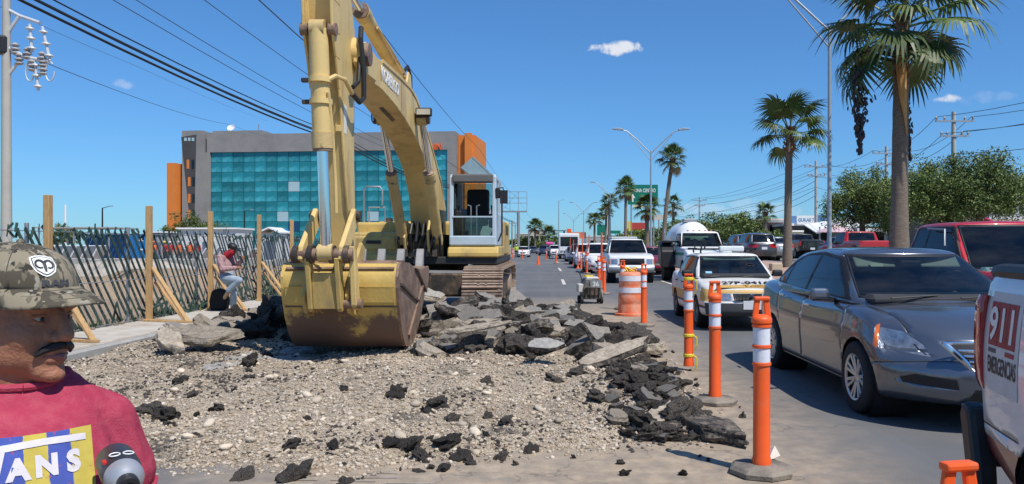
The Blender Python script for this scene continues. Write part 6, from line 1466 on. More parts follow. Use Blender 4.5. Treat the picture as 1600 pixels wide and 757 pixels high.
bk2 = root('rubble_stack', (PX(100, 66), 66, 0), 0, 'stack of leaning white panels left of the blue container', 'panels')
for k in range(7): ob('panel', MB().box((-2.5 + k * .9, 0, .8), (.12, 1.5, 1.7), Euler((0, .5, 0)).to_matrix()), SHW, bk2)
for k in range(9):
    ob('panel', MB().box((9.5 + k * .75, rnd.uniform(-1, 1), .7), (.10, 1.4, rnd.uniform(1.2, 1.7)), Euler((0, .55, 0)).to_matrix()), SHW, bk2)
md = MB()
for i in range(5): pass
def mound(px, Y, w, h, label, m_):
    vs = []; fs = []; n = 16
    for j in range(n + 1):
        for i in range(n + 1):
            u, v = i / n * 2 - 1, j / n * 2 - 1; e = max(0, 1 - u * u - v * v); vs.append((u * w, v * w * .6, h * e ** .8 * (1 + .4 * noise.noise(Vector((u * 3, v * 3, px)))) - .05))
    for j in range(n):
        for i in range(n): a = j * (n + 1) + i; fs.append((a, a + 1, a + n + 2, a + n + 1))
    me = bpy.data.meshes.new('dirt_mound'); me.from_pydata(vs, [], fs); ob('dirt_mound', me, m_, loc=(PX(px, Y), Y, 0), label=label, cat='mound', group='mounds of dirt on the building site')
mound(270, 30, 3.5, .7, 'brown dirt mound behind the middle of the fence', DIRT); mound(140, 24, 3, .55, 'brown dirt mound behind the left part of the fence', DIRT); mound(390, 36, 4, .6, 'brown dirt mound behind the fence near the bucket', DIRT); mound(200, 40, 5, .8, 'broad far dirt mound in the middle of the site', mat('grey_dirt', (.40, .35, .29), .95, 0, .2, 1, .5, 8))
# ------------------------------------------------------------------ poles and wires
WOODP = mat('weathered_pole', (.22, .19, .16), .9, 0, .2, 2, stretch=(6, 6, .6)); CPOLE = mat('concrete_pole', (.42, .40, .36), .85, 0, .1, 2)
INS = mat('insulator', (.33, .33, .34), .3); WIRE = mat('cable', (.012, .012, .012), .6); WIREG = mat('grey_cable', (.06, .065, .07), .6)
def upole(label, x, y, z0, h, m_=CPOLE, arms=(), r=.16, group='utility poles', hw=0):
    p = root('utility_pole', (x, y, z0), 0, label, 'pole', group)
    ob('shaft', MB().tube([(0, 0, 0), (0, 0, h)], [r, r * .65], 12), m_, p, smooth=True)
    for az, al, sx in arms:
        a = ob('crossarm', MB().beam((-al * (1 if sx <= 0 else .1), -.12, az), (al * (1 if sx >= 0 else .1), -.12, az), .1, .1), STEEL, p)
        for k in (-1, -.55, .55, 1):
            if sx and k * sx < 0: continue
            ob('insulator', MB().lathe([(.03, 0), (.07, .04), (.04, .08), (.08, .13), (.04, .18), (.02, .24)], 10, Matrix.Translation((k * al * .95, -.12, az + .05))), INS, a, smooth=True)
    return p
lp = upole('concrete utility pole with a white bracket of insulators at the left edge', PX(10, 24.5), 24.5, 0, 9.6, arms=(), r=.165)
BRK = mat('white_bracket', (.62, .64, .65), .45, .3, .1, 6)
def lpP(px, py, dy=0): v = P(px, py, 24.5) - Vector(lp.location); return (v.x, v.y + dy, v.z)
ob('bracket', MB().tube([lpP(6, 12), lpP(30, 25), lpP(62, 36)], .055, 8), BRK, lp, smooth=True); ob('bracket', MB().tube([lpP(6, 62), lpP(30, 25)], .05, 8), BRK, lp, smooth=True); ob('bracket', MB().tube([lpP(8, 125), lpP(30, 95)], .05, 8), BRK, lp, smooth=True)
ob('bracket', MB().tube([lpP(4, 70), lpP(40, 90), lpP(76, 96)], .06, 8), BRK, lp, smooth=True)
for a, b in (((46, 38), (50, 82)), ((66, 42), (78, 95)), ((54, 95), (60, 142))):
    c = ob('insulator_string', MB().tube([lpP(*a), lpP(*b)], .045, 8), BRK, lp, smooth=True)
    for t in (.15, .5, .85): q = Vector(lpP(*a)).lerp(Vector(lpP(*b)), t); ob('insulator_disc', MB().lathe([(.03, -.05), (.13, -.02), (.12, .02), (.03, .05)], 12, Matrix.Translation(q)), BRK, c)
for px, py in ((24, 76), (43, 83), (66, 90), (30, 92), (50, 102), (67, 108)): ob('insulator', MB().lathe([(.05, -.2), (.13, -.15), (.06, -.08), (.14, -.03), (.06, .05), (.13, .1), (.04, .18)], 12, Matrix.Translation(lpP(px, py))), INS, lp, smooth=True)
for px, py in ((47, 112), (78, 112)): ob('jumper_loop', MB().tube([lpP(px + 7 * math.cos(t), py + 15 * math.sin(t)) for t in [2 * math.pi * k / 14 for k in range(13)]], .022, 6), BRK, lp, smooth=True)
ob('pole_band', MB().lathe([(.185, 0), (.2, .05), (.2, .5), (.185, .55)], 14, Matrix.Translation(lpP(5, 85))), BLACK, lp)
def wire(name, pts, r, label, m_=WIRE, group='overhead wires', sag=0):
    P_ = [Vector(p) for p in pts]; out = []
    for a, b in zip(P_, P_[1:]):
        for k in range(10): t = k / 10; out.append(a.lerp(b, t) - Vector((0, 0, sag * 4 * t * (1 - t))))
    out.append(P_[-1]); ob(name, MB().tube(out, r, 5, cap=False), m_, label=label, cat='wire', group=group)
for k, (dx, dz, r) in enumerate(((0, 0, .040), (.18, .10, .032), (-.12, .28, .028), (.1, .38, .022))):
    wire('overhead_cable', [(-13.3 + dx, 8, 8.1 + dz), (-12.3 + dx, 46, 7.55 + dz), (-11.5 + dx, 90, 8.1 + dz), (-10.5 + dx, 220, 8 + dz)], r, ['lowest thick black cable of the bundle left of the boom', 'second thick black cable of the bundle left of the boom', 'third black cable of the bundle left of the boom', 'topmost thin cable of the bundle left of the boom'][k], sag=.5)
for k, (x, z) in enumerate(((-12.9, 9.6), (-13.1, 9.3), (-11.2, 9.9), (-5.7, 9.1), (-6.1, 6.9))):
    wire('overhead_wire', [(x, 8, z), (x + .2, 60, z - .2), (x + .3, 120, z), (x + .5, 260, z)], .014, ['upper thin wire of the close pair in the upper left sky', 'lower thin wire of the close pair in the upper left sky', 'thin wire nearest the stick in the upper left sky', 'thin wire slanting down the sky right of the boom', 'thin wire seen under the arch of the boom'][k], WIREG, sag=.5)
wire('overhead_wire', [(lp.location.x + 1.1, 24.4, PZ(95, 24.4)), (PX(360, 75), 75, PZ(195, 75)), (PX(430, 160), 160, PZ(215, 160))], .013, 'thin wire running from the insulators of the left pole towards the hotel', WIREG, sag=.3)
wire('overhead_wire', [(-19, 10, 10.4), (PX(205, 62), 62, PZ(100, 62)), (PX(420, 190), 190, PZ(190, 190))], .012, 'faint high wire above the left pole', WIREG, sag=.3)
# right-hand pole line
RP = [(1490, 45, 175, 'utility pole with two crossarms standing above the right-hand trees'), (1385, 60, 229, 'utility pole half hidden behind the tall palm trunk'), (1275, 73, 252, 'utility pole left of the dark trees behind the lamp post'), (1093, 123, 308, 'distant utility pole with one crossarm above the hedge of trees'), (1030, 190, 333, 'far utility pole beside the leaning palm')]
prev = None; ends = []
for px, Y, pt, lab in RP:
    x = PX(px, Y); h_ = PZ(pt, Y) - OPZ; upole(lab, x, Y, OPZ, h_, arms=((h_ - .55, 1.1, 0), (h_ - 1.4, .8, 0)), r=.17); ends.append((x, Y, OPZ + h_))
for k, (dx, dz) in enumerate(((-1.0, -.3), (1.0, -.3), (.6, -1.1), (-.6, -1.25), (0, -2.4))):
    wire('overhead_wire', [(25 + dx, 20, ends[0][2] + dz + .2)] + [(e[0] + dx, e[1], e[2] + dz) for e in ends], .016, ['left top wire of the right-hand pole line', 'right top wire of the right-hand pole line', 'right lower wire of the right-hand pole line', 'left lower wire of the right-hand pole line', 'lowest sagging wire of the right-hand pole line'][k], WIREG, sag=.7)
for k, (z, px) in enumerate(((6.4, 1275), (5.6, 1275), (5.0, 1275))):
    x, Y = PX(px, 73), 73; wire('overhead_wire', [(x, Y, z + 1.2), (PX(1180, 90), 90, z), (PX(1040, 150), 150, z + .6)], .02, ['highest of the three low wires by the shops', 'middle of the three low wires by the shops', 'lowest of the three low wires by the shops'][k], sag=.4)
# street lamps (double arm, on the median)
LAMPM = mat('lamp_pole_grey', (.36, .40, .43), .45, .4, .08, 2)
def lamp(label, x, y, z0, h, arm=3.0, r=.10, faces=(-1, 1)):
    l = root('street_lamp', (x, y, z0), 0, label, 'street lamp', 'double-armed street lamps along the median')
    ob('shaft', MB().tube([(0, 0, 0), (0, 0, h)], [r, r * .6], 12), LAMPM, l, smooth=True); ob('base_flange', MB().lathe([(r * 2, 0), (r * 2, .04), (r * 1.2, .3)], 12), LAMPM, l)
    for s in faces:
        a = ob('arm', MB().tube([(0, 0, h - .2), (s * arm * .45, 0, h + 1.0), (s * arm * .7, 0, h + 1.55), (s * arm * .85, 0, h + 1.65)], .045, 8), LAMPM, l, smooth=True)
        ob('arm_brace', MB().tube([(0, 0, h - .8), (s * arm * .62, 0, h + 1.3)], .03, 6), LAMPM, l)
        ob('luminaire', MB().prism([(s * arm * .8, h + 1.60), (s * arm * 1.12, h + 1.68), (s * arm * 1.12, h + 1.78), (s * arm * .95, h + 1.82), (s * arm * .8, h + 1.74)], -.14, .14, 'y'), LAMPM, a, bevel=.03)
lamp('tall lamp post nearest the camera beside the big palm', PX(1296, 28), 28, .45, 8.9, 2.9, .085)
lamp('double-armed lamp post left of the leaning palm', PX(1017, 62), 62, .4, 8.6, 2.7)
lamp('double-armed lamp post before the green sign', PX(953.5, 112), 112, .4, 8.5, 2.6)
lamp('double-armed lamp post farther down the median', PX(912, 160), 160, .3, 8.4, 2.6); lamp('farthest double-armed lamp post on the median', PX(896, 215), 215, .3, 8.4, 2.6)
for px, Y, pt, lab in ((873, 180, 314, 'tall thin mast in the middle of the far road'), (160, 95, 325, 'small street lamp above the blue container'), (382, 110, 330, 'small dark street lamp before the hotel glass')):
    l = root('street_lamp', (PX(px, Y), Y, 0), 0, lab, 'street lamp', 'single street lamps'); h_ = PZ(pt, Y); ob('shaft', MB().tube([(0, 0, 0), (0, 0, h_)], [.12, .08], 8), DARK if px < 800 else LAMPM, l); ob('arm', MB().beam((0, 0, h_ - .05), (.9, 0, h_ + .2), .08, .06), DARK if px < 800 else LAMPM, l); ob('luminaire', MB().box((1.0, 0, h_ + .2), (.5, .2, .1)), LAMPM, l)
ob('white_mast', MB().cyl((0, 0, 0), (0, 0, PZ(320, 150)), .18, 8), WHITE, loc=(PX(102, 150), 150, 0), label='thin white mast left of the wooden stakes on the skyline', cat='mast')
# ------------------------------------------------------------------ palms
BARK = mat('palm_bark', (.15, .115, .085), .95, 0, .3, 4, .9, 14, stretch=(1.2, 1.2, 9), dirt=(.23, .19, .15), dscale=5, damt=.5)
FROND = mat('palm_leaf', (.055, .10, .022), .5, 0, .4, 3, perobj=.35, dirt=(.17, .19, .05), damt=.40, dscale=2); DEADF = mat('dead_palm_leaf', (.34, .23, .11), .85, 0, .3, 4); SKIRT = mat('palm_fibre', (.16, .09, .05), .95, 0, .4, 6, .6, 20); SPLIT = mat('split_bark', (.50, .29, .11), .85, 0, .3, 5, stretch=(4, 4, .8))
def frond_mesh(seed, m_):
    r = random.Random(seed); mb = MB(); pl = 1.0
    pet = [(t * pl, 0, .18 * math.sin(t * 1.5)) for t in (0, .35, .7, 1)]; mb.tube(pet, [.03, .024, .02, .016], 4)
    ox, oz = pl, pet[-1][2]; n = 34
    for i in range(n):
        a = (i / (n - 1) - .5) * R(250); l = (1.05 - .25 * abs(i / (n - 1) - .5) * 2) * r.uniform(.88, 1.08); w = .036
        d = Vector((math.cos(a), math.sin(a), 0)); s_ = Vector((-d.y, d.x, 0)); dr = r.uniform(.4, 1.0)
        pts = []
        for t in (0.0, .35, .65, .85, 1): pts.append(Vector((ox, 0, oz)) + d * (l * t * (1 - .12 * t)) + Vector((0, 0, -.06 - dr * max(0, t - .45) ** 1.7 * 1.6 + .10 * abs(math.sin(a)) * t + .05)))
        ws = [.012, w, w * .9, w * .5, .002]
        for k in range(4):
            mb.add([pts[k] - s_ * ws[k], pts[k] + s_ * ws[k], pts[k + 1] + s_ * ws[k + 1], pts[k + 1] - s_ * ws[k + 1]], [(0, 1, 2, 3)])
    me = mb.mesh('frond'); me.materials.append(m_); return me
FR = [frond_mesh(i, FROND) for i in range(4)]; FRD = [frond_mesh(9 + i, DEADF) for i in range(2)]
def palm(label, x, y, z0, h, r=.25, size=1.0, nf=34, lean=(0, 0), dead=5, seed=1, skirt=.8, droop=0):
    q = random.Random(seed); p = root('palm_tree', (x, y, z0), 0, label, 'palm', 'fan palms along the median'); path = []; rad = []
    N_ = max(10, int(h * 2.6))
    for k in range(N_ + 1):
        t = k / N_; path.append((lean[0] * t ** 1.6, lean[1] * t ** 1.6, h * t)); rad.append(r * (1.22 - .3 * min(1, t * 3) - .12 * t) * (1.025 if k % 2 else .985))
    tr = ob('trunk', MB().tube(path, rad, 16), BARK, p, smooth=True, angle=60)
    top_ = Vector(path[-1])
    sk = MB()
    for k in range(60 if skirt else 0):
        a = q.uniform(0, 6.28); z = q.uniform(-skirt, .1); rr = rad[-1] * q.uniform(.95, 1.2); b0 = top_ + Vector((math.cos(a) * rr * .9, math.sin(a) * rr * .9, z)); b1 = b0 + Vector((math.cos(a) * .14, math.sin(a) * .14, q.uniform(.1, .3)))
        sk.beam(b0, b1, .07, .025)
    if skirt: ob('leaf_bases', sk, SKIRT, p)
    crown = root('crown', top_); crown.parent = p
    for i in range(nf + dead):
        az = i * 2.39996 + q.uniform(-.25, .25)
        if i < nf: e = R(78) - (i / nf) ** .9 * R(112 + droop) + q.uniform(-.12, .12); me = FR[i % 4]
        else: e = R(-62) + q.uniform(-.25, .2); me = FRD[i % 2]
        o = bpy.data.objects.new('frond', me); COL.objects.link(o); o.parent = crown; o.location = (math.cos(az) * .08, math.sin(az) * .08, .12 - .4 * (i / (nf + dead))); s = size * q.uniform(.85, 1.1)
        o.scale = (s, s, s); o.rotation_euler = Euler((q.uniform(-.3, .3), -e, az)); o.rotation_mode = 'XYZ'
    return p
bp = palm('tall palm with a split trunk top and hanging dead bunches, nearest on the median', 10.5, 23.8, .5, 7.75, .265, 1.42, 26, (.1, 0), 0, 3, 1.7, 22)
spm = MB().tube([(.02, -.27, 7.5), (-.10, -.27, 7.0), (-.06, -.275, 6.3), (.0, -.28, 5.5), (.06, -.285, 4.9), (.12, -.28, 4.3)], [.03, .12, .15, .12, .05, .01], 8); ob('split_strip', spm, SPLIT, bp, smooth=True)
SEEDM = mat('dead_bunch', (.05, .042, .045), .7, 0, .4, 8)
def bunch_at(px0, py0, px1, py1, Y, n, w):
    m_ = MB(); a, b = P(px0, py0, Y), P(px1, py1, Y); o_ = Vector(bp.location); q = random.Random(n)
    m_.tube([bp.matrix_basis.translation * 0 + Vector((0.1, 0, 7.2)), a - o_ + Vector((0, 0, .5)), a - o_, b - o_], [.02, .02, .016, .006], 5)
    for k in range(n):
        t = q.random(); p = a.lerp(b, t) - o_ + Vector((q.gauss(0, w) * math.sin(min(1, t + .12) * 3.1), q.gauss(0, w * .6), 0))
        m_.ell(p, (q.uniform(.02, .045), q.uniform(.02, .045), q.uniform(.05, .11)), 6, 4, Euler((q.uniform(-.6, .6), q.uniform(-.6, .6), 0)).to_matrix())
    ob('dead_bunch', m_, SEEDM, bp)
bunch_at(1341, 112, 1344, 240, 23.3, 300, .13); bunch_at(1417, 150, 1422, 250, 23.9, 90, .06)
palm('medium palm left of the near lamp post', 10.3, 34.4, .6, 5.9, .185, .98, 20, (.1, 0), 0, 5, 1.1)
palm('slender leaning palm right of the double lamp', PX(1036, 74), 74, .5, 9.2, .22, .85, 24, (.9, 0), 3, 7, .5)
palm('stout palm with a brown skirt in front of the green sign', PX(1011, 88), 88, .5, 5.3, .26, .9, 24, (0, 0), 3, 8, 1.6)
palm('slim palm left of the green sign', PX(977, 110), 110, .4, 9.2, .24, .95, 24, (.1, 0), 2, 9, .6)
palm('left palm of the pair beyond the green sign', PX(946, 150), 150, .4, 7.6, .26, 1.0, 22, (.2, 0), 1, 10, .5); palm('right palm of the pair beyond the green sign', PX(951, 142), 142, .4, 9.0, .26, 1.05, 22, (.2, 0), 1, 11, .5)
palm('small palm far down the median', PX(929, 165), 165, .4, 6.5, .26, 1.1, 22, (0, 0), 1, 12, .5)
palm('far palm left of the road end', PX(836, 230), 230, 0, 7.0, .3, 1.6, 24, (0, 0), 2, 13, .4); palm('far dark palm in the middle of the road end', PX(858, 210), 210, 0, 4.6, .3, 1.5, 24, (0, 0), 2, 14, .4)
palm('small palm behind the far shops', PX(1204, 78), 80, OPZ, 4.2, .2, .65, 18, (0, 0), 0, 15, .3)
palm('young palm among the hedge of trees', PX(1052, 100), 100, .5, 6.2, .2, .8, 14, (0, 0), 2, 16, .3)
# ------------------------------------------------------------------ broad-leaved trees
LEAF = [mat('tree_leaf_%d' % i, c, .6, 0, .45, 1.3, perobj=.12) for i, c in enumerate(((.12, .165, .04), (.18, .22, .055), (.075, .115, .03)))]
TBARK = mat('tree_bark', (.14, .11, .085), .95, 0, .3, 5, .6, 20)
def crown_mesh(seed, rx, ry, rz, n, leaf, droop=0):
    q = random.Random(seed); mb = MB(); cl = []
    for k in range(int(26 + n / 260)):
        a, b = q.uniform(0, 6.28), q.uniform(-.55, 1); rr = q.uniform(.45, .98); cl.append((Vector((rx * rr * math.cos(a) * math.sqrt(max(0, 1 - b * b)), ry * rr * math.sin(a) * math.sqrt(max(0, 1 - b * b)), rz * rr * b)), q.uniform(.16, .34)))
    vs = []; fs = []; ms = []
    for k in range(n):
        c, s = cl[q.randrange(len(cl))]; d = Vector((q.gauss(0, 1), q.gauss(0, 1), q.gauss(0, 1))); d = d.normalized() * (q.random() ** .45) * s
        p = c + Vector((d.x * rx, d.y * ry, d.z * rz - droop * q.random() * .2)); l = leaf * q.uniform(.6, 1.3); w = l * .42
        u = Vector((q.gauss(0, 1), q.gauss(0, 1), q.gauss(0, .7) - droop)).normalized(); v = u.cross(Vector((q.gauss(0, 1), q.gauss(0, 1), q.gauss(0, 1)))).normalized()
        o = len(vs); vs += [p - u * l, p + v * w, p + u * l, p - v * w]; fs.append((o, o + 1, o + 2, o + 3)); ms.append(q.choice((0, 0, 1, 2)))
    me = bpy.data.meshes.new('crown'); me.from_pydata(vs, [], fs); me.polygons.foreach_set('material_index', ms)
    for m_ in LEAF: me.materials.append(m_)
    return me, cl
def tree(label, x, y, z0, h, rx, ry, rz, n, leaf, seed, group='broad-leaved trees', trunk=.16, droop=0, cz=None):
    t = root('tree', (x, y, z0), 0, label, 'tree', group); me, cl = crown_mesh(seed, rx, ry, rz, n, leaf, droop); czz = (h - rz * .95) if cz is None else cz
    cr = ob('crown', me, None, t, loc=(0, 0, czz)); q = random.Random(seed + 5)
    b = MB().tube([(0, 0, -.05), (.05, 0, czz * .45), (0, .05, czz * .8)], [trunk * 1.2, trunk, trunk * .8], 8)
    for c, s in cl[::3]:
        e = Vector((c.x * .9, c.y * .9, czz + c.z * .9)); mid = Vector((c.x * .4, c.y * .4, czz * .8 + (e.z - czz * .8) * .45)); b.tube([(0, .05, czz * .72), mid, e], [trunk * .6, trunk * .35, trunk * .08], 5)
    ob('trunk', b, TBARK, t, smooth=True)
G1 = 'trees along the far carriageway'
tree('dark rounded tree between the lamp post and the tall palm', PX(1347, 46), 46, OPZ, 5.3, 2.5, 2.3, 2.3, 26000, .075, 1, G1, .2, .4)
tree('left half of the wide tree right of the tall palm', PX(1455, 42), 42, OPZ, 5.3, 2.6, 2.3, 2.2, 26000, .075, 2, G1, .2, .4); tree('right half of the wide tree at the right edge', PX(1530, 41), 41, OPZ, 5.7, 2.9, 2.3, 2.3, 28000, .075, 3, G1, .2, .5)
for i, (px, Y, pt, w, lab) in enumerate(((1062, 95, 345, 3.2, 'low tree behind the tanker at the left end of the hedge'), (1085, 100, 342, 3.3, 'second tree of the hedge behind the tanker dome'), (1112, 92, 340, 3.2, 'third tree of the hedge right of the tanker dome'), (1140, 88, 335, 3.3, 'airy tree of the hedge with bare twigs on top'), (1168, 86, 334, 3.0, 'last tree of the hedge left of the shops'), (1128, 110, 331, 4.0, 'taller tree rising behind the hedge'), (1000, 190, 360, 4.5, 'far tree beside the yellow shop front'), (1020, 160, 357, 4, 'far tree right of the stout palm'), (965, 230, 366, 5, 'distant tree beyond the palms'))):
    tree(lab, PX(px, Y), Y, .5, PZ(pt, Y) - .5, w, w * .8, (PZ(pt, Y) - .5) * .52, 3400, .16 if Y < 130 else .3, 20 + i, 'hedge of trees behind the queue', .15)
tree('bushy tree at the foot of the hotel tower', PX(292, 105), 105, 0, 6.0, 3.6, 3, 3.0, 5500, .15, 40, 'shrubs before the hotel'); tree('smaller bush right of the one at the hotel tower', PX(335, 100), 100, 0, 4.6, 2.4, 2, 2.3, 3200, .14, 41, 'shrubs before the hotel')
tree('small dark tree on the skyline left of the second stake', PX(98, 130), 130, 0, 5.2, 2.6, 2, 2.4, 1500, .25, 42, 'shrubs before the hotel'); tree('small bush before the far shops', PX(1204, 66), 66, OPZ, 2.3, 1.6, 1.2, 1.2, 1800, .1, 43, 'shrubs before the shops')
for i, (px, Y, pt) in enumerate(((808, 240, 370), (825, 235, 368), (845, 240, 372), (868, 260, 370))): tree(['far bushy tree at the left side of the road end', 'far bushy tree before the white building', 'far low tree at the road end', 'far tree right of the road end'][i], PX(px, Y), Y, 0, PZ(pt, Y), 3, 2.5, PZ(pt, Y) * .5, 900, .4, 60 + i, 'trees at the road end')
# ------------------------------------------------------------------ shops and signs on the right
def bldg(name, label, px0, px1, ptop, Y, m_, depth=8, z0=OPZ, cat='building', group='low buildings on the right'):
    x0, x1 = PX(px0, Y), PX(px1, Y); b = root(name, ((x0 + x1) / 2, Y, z0), 0, label, cat, group); h = (x1 - x0) / 2; zt_ = PZ(ptop, Y) - z0
    ob('wall', MB().bx(-h, h, 0, depth, 0, zt_), m_, b); ob('parapet', MB().bx(-h - .1, h + .1, -.12, depth, zt_, zt_ + .25), WHITE, b); return b, h, zt_
CREAM = mat('cream_render', (.55, .50, .43), .85, 0, .12, .8, dirt=(.40, .36, .31), damt=.42); PINKB = mat('pinkish_render', (.36, .20, .18), .85, 0, .15, 1); DKB = mat('dark_shopfront', (.06, .055, .05), .85, 0, .25, 2); LAV = mat('lavender_render', (.50, .48, .55), .85, 0, .1, 1)
def win(b, x, z, w, h, name='window', m_=None, y=-.03):
    f = ob(name, MB().bx(x - w / 2, x + w / 2, y - .03, y + .03, z - h / 2, z + h / 2), BLACK, b); ob('pane', MB().bx(x - w / 2 + .06, x + w / 2 - .06, y - .045, y - .03, z - h / 2 + .06, z + h / 2 - .06), m_ or DGL, f); return f
b, h, z = bldg('house', 'two-storey pale house with a dark window behind the right-hand tree', 1546, 1640, 296, 52, LAV, 9)
win(b, -1.1, z - 1.0, 1.6, 1.3); win(b, .5, z - 1.0, 1.0, 1.3); ob('balcony_slab', MB().bx(-h - 1.2, h, -1.2, 0, z - 2.2, z - 2.0), CREAM, b); ob('side_wall', MB().bx(-h - 2.4, -h, .5, 8, 0, z - .4), mat('brown_render', (.20, .165, .13), .9, 0, .15, 1), b)
ob('roof_tiles', MB().box((-.5, -1.6, z - 2.6), (6, 1.6, .1), Euler((.35, 0, 0)).to_matrix()), mat('red_roof_tile', (.42, .12, .07), .8, 0, .2, 3), b)
b, h, z = bldg('house', 'pinkish flat-roofed house left of the medium palm trunk', 1182, 1224, 348, 90, PINKB, 8)
for x in (-1.0, .3, 1.5): win(b, x, z - .9, .7, 1.2)
ob('roof_slab', MB().bx(-h - .6, h + .6, -.8, 8, z + .25, z + .45), CREAM, b); ob('awning', MB().box((0, -.7, z - 2.1), (2 * h, 1.5, .08), Euler((.4, 0, 0)).to_matrix()), CREAM, b)
b, h, z = bldg('shop', 'dark shop under the white rooftop sign', 1232, 1300, 353, 84, DKB, 9)
ob('awning', MB().box((-1.2, -1.0, z - 1.2), (2.6, .1, 2.2), Euler((1.0, 0, .0)).to_matrix()), WHITE, b); ob('shop_panel', MB().bx(-.4, .9, -.12, -.04, .6, z - .5), WHITE, b); ob('poster', MB().bx(0, .5, -.14, -.12, 1.4, 2.0), mat('green_poster', (.3, .45, .35), .7), b)
win(b, -1.9, 1.3, 1.0, 1.4); win(b, 1.6, 1.4, 1.0, 1.2, m_=mat('red_goods', (.45, .05, .05), .7))
sgn = root('shop_sign', (PX(1258, 84), 83.7, PZ(352, 84)), 0, 'white rooftop shop sign with blue lettering', 'sign')
ob('board', MB().bx(-1.0, 1.0, -.06, .06, .05, 1.0), WHITE, sgn); lettering('GUKAS 7', mat('sign_blue', (.15, .3, .5), .6), sgn, (0, -.075, .55), (1, 0, 0), (0, 0, 1), .5, .01, .01, fit=1.7)
ob('blue_sign', MB().bx(-.8, .8, -.06, .06, 0, .9), mat('pale_blue_sign', (.10, .22, .42), .6), loc=(PX(1289, 80), 80, PZ(350, 80)), label='pale blue sign right of the white shop sign', cat='sign')
ob('blue_sign', MB().bx(-.5, .5, -.06, .06, 0, .9), mat('pale_blue_sign', (.10, .22, .42), .6), loc=(PX(1239, 85), 85, PZ(351, 85)), label='small blue sign left of the white shop sign', cat='sign')
um = root('parasol', (PX(1306, 60), 60, OPZ), 0, 'pale pink parasol before the shops', 'parasol'); ob('canopy', MB().lathe([(1.5, 1.95), (1.45, 2.0), (.7, 2.35), (.03, 2.55)], 10), mat('pink_canvas', (.62, .42, .44), .8), um); ob('pole', MB().cyl((0, 0, 0), (0, 0, 2.5), .03, 8), STEEL, um)
stl = root('market_stall', (PX(1322, 66), 66, OPZ), 0, 'shop with a slanting white canopy left of the dark tree', 'shop'); ob('canopy', MB().box((-.8, 0, 2.7), (4.5, 3, .1), Euler((.25, -.16, 0)).to_matrix()), WHITE, stl); ob('back_wall', MB().bx(-3, 4.5, 1.5, 1.7, 0, 2.6), DKB, stl)
for x in (-2.6, 1.2): ob('support_post', MB().bx(x - .05, x + .05, -1.2, -1.1, 0, 2.5), STEEL, stl)
ob('crates', MB().bx(-2.2, -1.2, -.6, .2, 0, 1.0), mat('cardboard', (.45, .32, .2), .9), stl)
b, h, z = bldg('shop', 'low grey shop row behind the dark trees', 1330, 1460, 362, 62, SHG, 8)
for x in (-3, -1, 1, 3): win(b, x, 1.2, 1.4, 1.6)
# guide sign
GRN = mat('sign_green', (.0, .17, .11), .5, 0, .05, 2); Yg = 112
sg_ = root('guide_sign', (PX(1004, Yg), Yg, .3), 0, 'large green guide sign reading ZONA CENTRO behind the palms', 'sign')
ob('board', MB().bx(PX(981, Yg) - PX(1004, Yg), PX(1028, Yg) - PX(1004, Yg), -.05, .05, PZ(320, Yg) - .3, PZ(289, Yg) - .3), GRN, sg_)
lettering('ZONA CENTRO', WHITE, sg_, (.2, -.07, PZ(298, Yg) - .3), (1, 0, 0), (0, 0, 1), .72, .01, .012, fit=3.3)
ob('arrow', MB().prism([(-1.75, PZ(310, Yg) - .3), (-1.4, PZ(303, Yg) - .3), (-1.05, PZ(310, Yg) - .3)], -.08, -.055, 'y'), WHITE, sg_); ob('arrow_shaft', MB().bx(-1.5, -1.3, -.075, -.055, PZ(316, Yg) - .3, PZ(309, Yg) - .3), WHITE, sg_)
for x in (-1.6, 1.6): ob('support_post', MB().cyl((x, .12, 0), (x, .12, PZ(291, Yg) - .3), .1, 8), STEEL, sg_)
ob('lower_sign', MB().bx(-1.4, .2, -.06, .04, PZ(325, Yg) - .3, PZ(320.5, Yg) - .3), mat('pale_yellow_sign', (.7, .65, .4), .6), sg_)
for px, py, w, h_, Y, m_, lab in ((939, 360, 1.9, 2.6, 190, GRN, 'far green road sign on a post beyond the palms'), (962, 363, 2.2, .7, 180, GRN, 'small far green street name sign'), (889, 361, 1.0, .9, 175, ORG, 'small red-orange sign above the bus'), (903, 368, 3.4, 1.3, 165, ORGF, 'wide faded orange sign behind the queue'), (1029, 340, 2.0, 1.0, 150, CREAM, 'cream sign board behind the stout palm')):
    s = root('road_sign', (PX(px, Y), Y, 0), 0, lab, 'sign', 'distant road signs'); zc = PZ(py, Y); ob('board', MB().bx(-w / 2, w / 2, -.05, .05, zc - h_ / 2, zc + h_ / 2), m_, s); ob('support_post', MB().cyl((0, .1, 0), (0, .1, zc + h_ / 2 - .1), .08, 8), STEEL, s)
YLW = mat('shop_yellow', (.78, .55, .02), .6); RDS = mat('shop_red', (.42, .05, .04), .6)
sy = root('shop', (PX(992, 200), 200, .3), 0, 'far bright yellow shop front with a red fascia', 'shop', 'low buildings on the right'); ob('pylon', MB().bx(-1.7, -.9, -.5, .5, 0, PZ(348, 200)), YLW, sy); ob('wall', MB().bx(-1.7, 2.0, .6, 8, 0, PZ(359, 200)), YLW, sy); ob('fascia', MB().bx(-.9, 3.5, .2, .6, PZ(360, 200), PZ(350, 200)), RDS, sy)
for px0, px1, pt, Y, m_, lab in ((826, 853, 360, 260, CREAM, 'far white two-storey building at the end of the road'), (806, 824, 366, 280, SHG, 'far grey building left of the white one at the road end'), (868, 905, 372, 300, CREAM, 'far low pale building right of the road end'), (915, 975, 370, 280, SHG, 'far grey buildings behind the palms')):
    b, h, z = bldg('far_building', lab, px0, px1, pt, Y, m_, 10, 0, group='buildings at the road end')
    for k in range(3): win(b, -h * .6 + k * h * .6, z * .6, h * .3, z * .25)
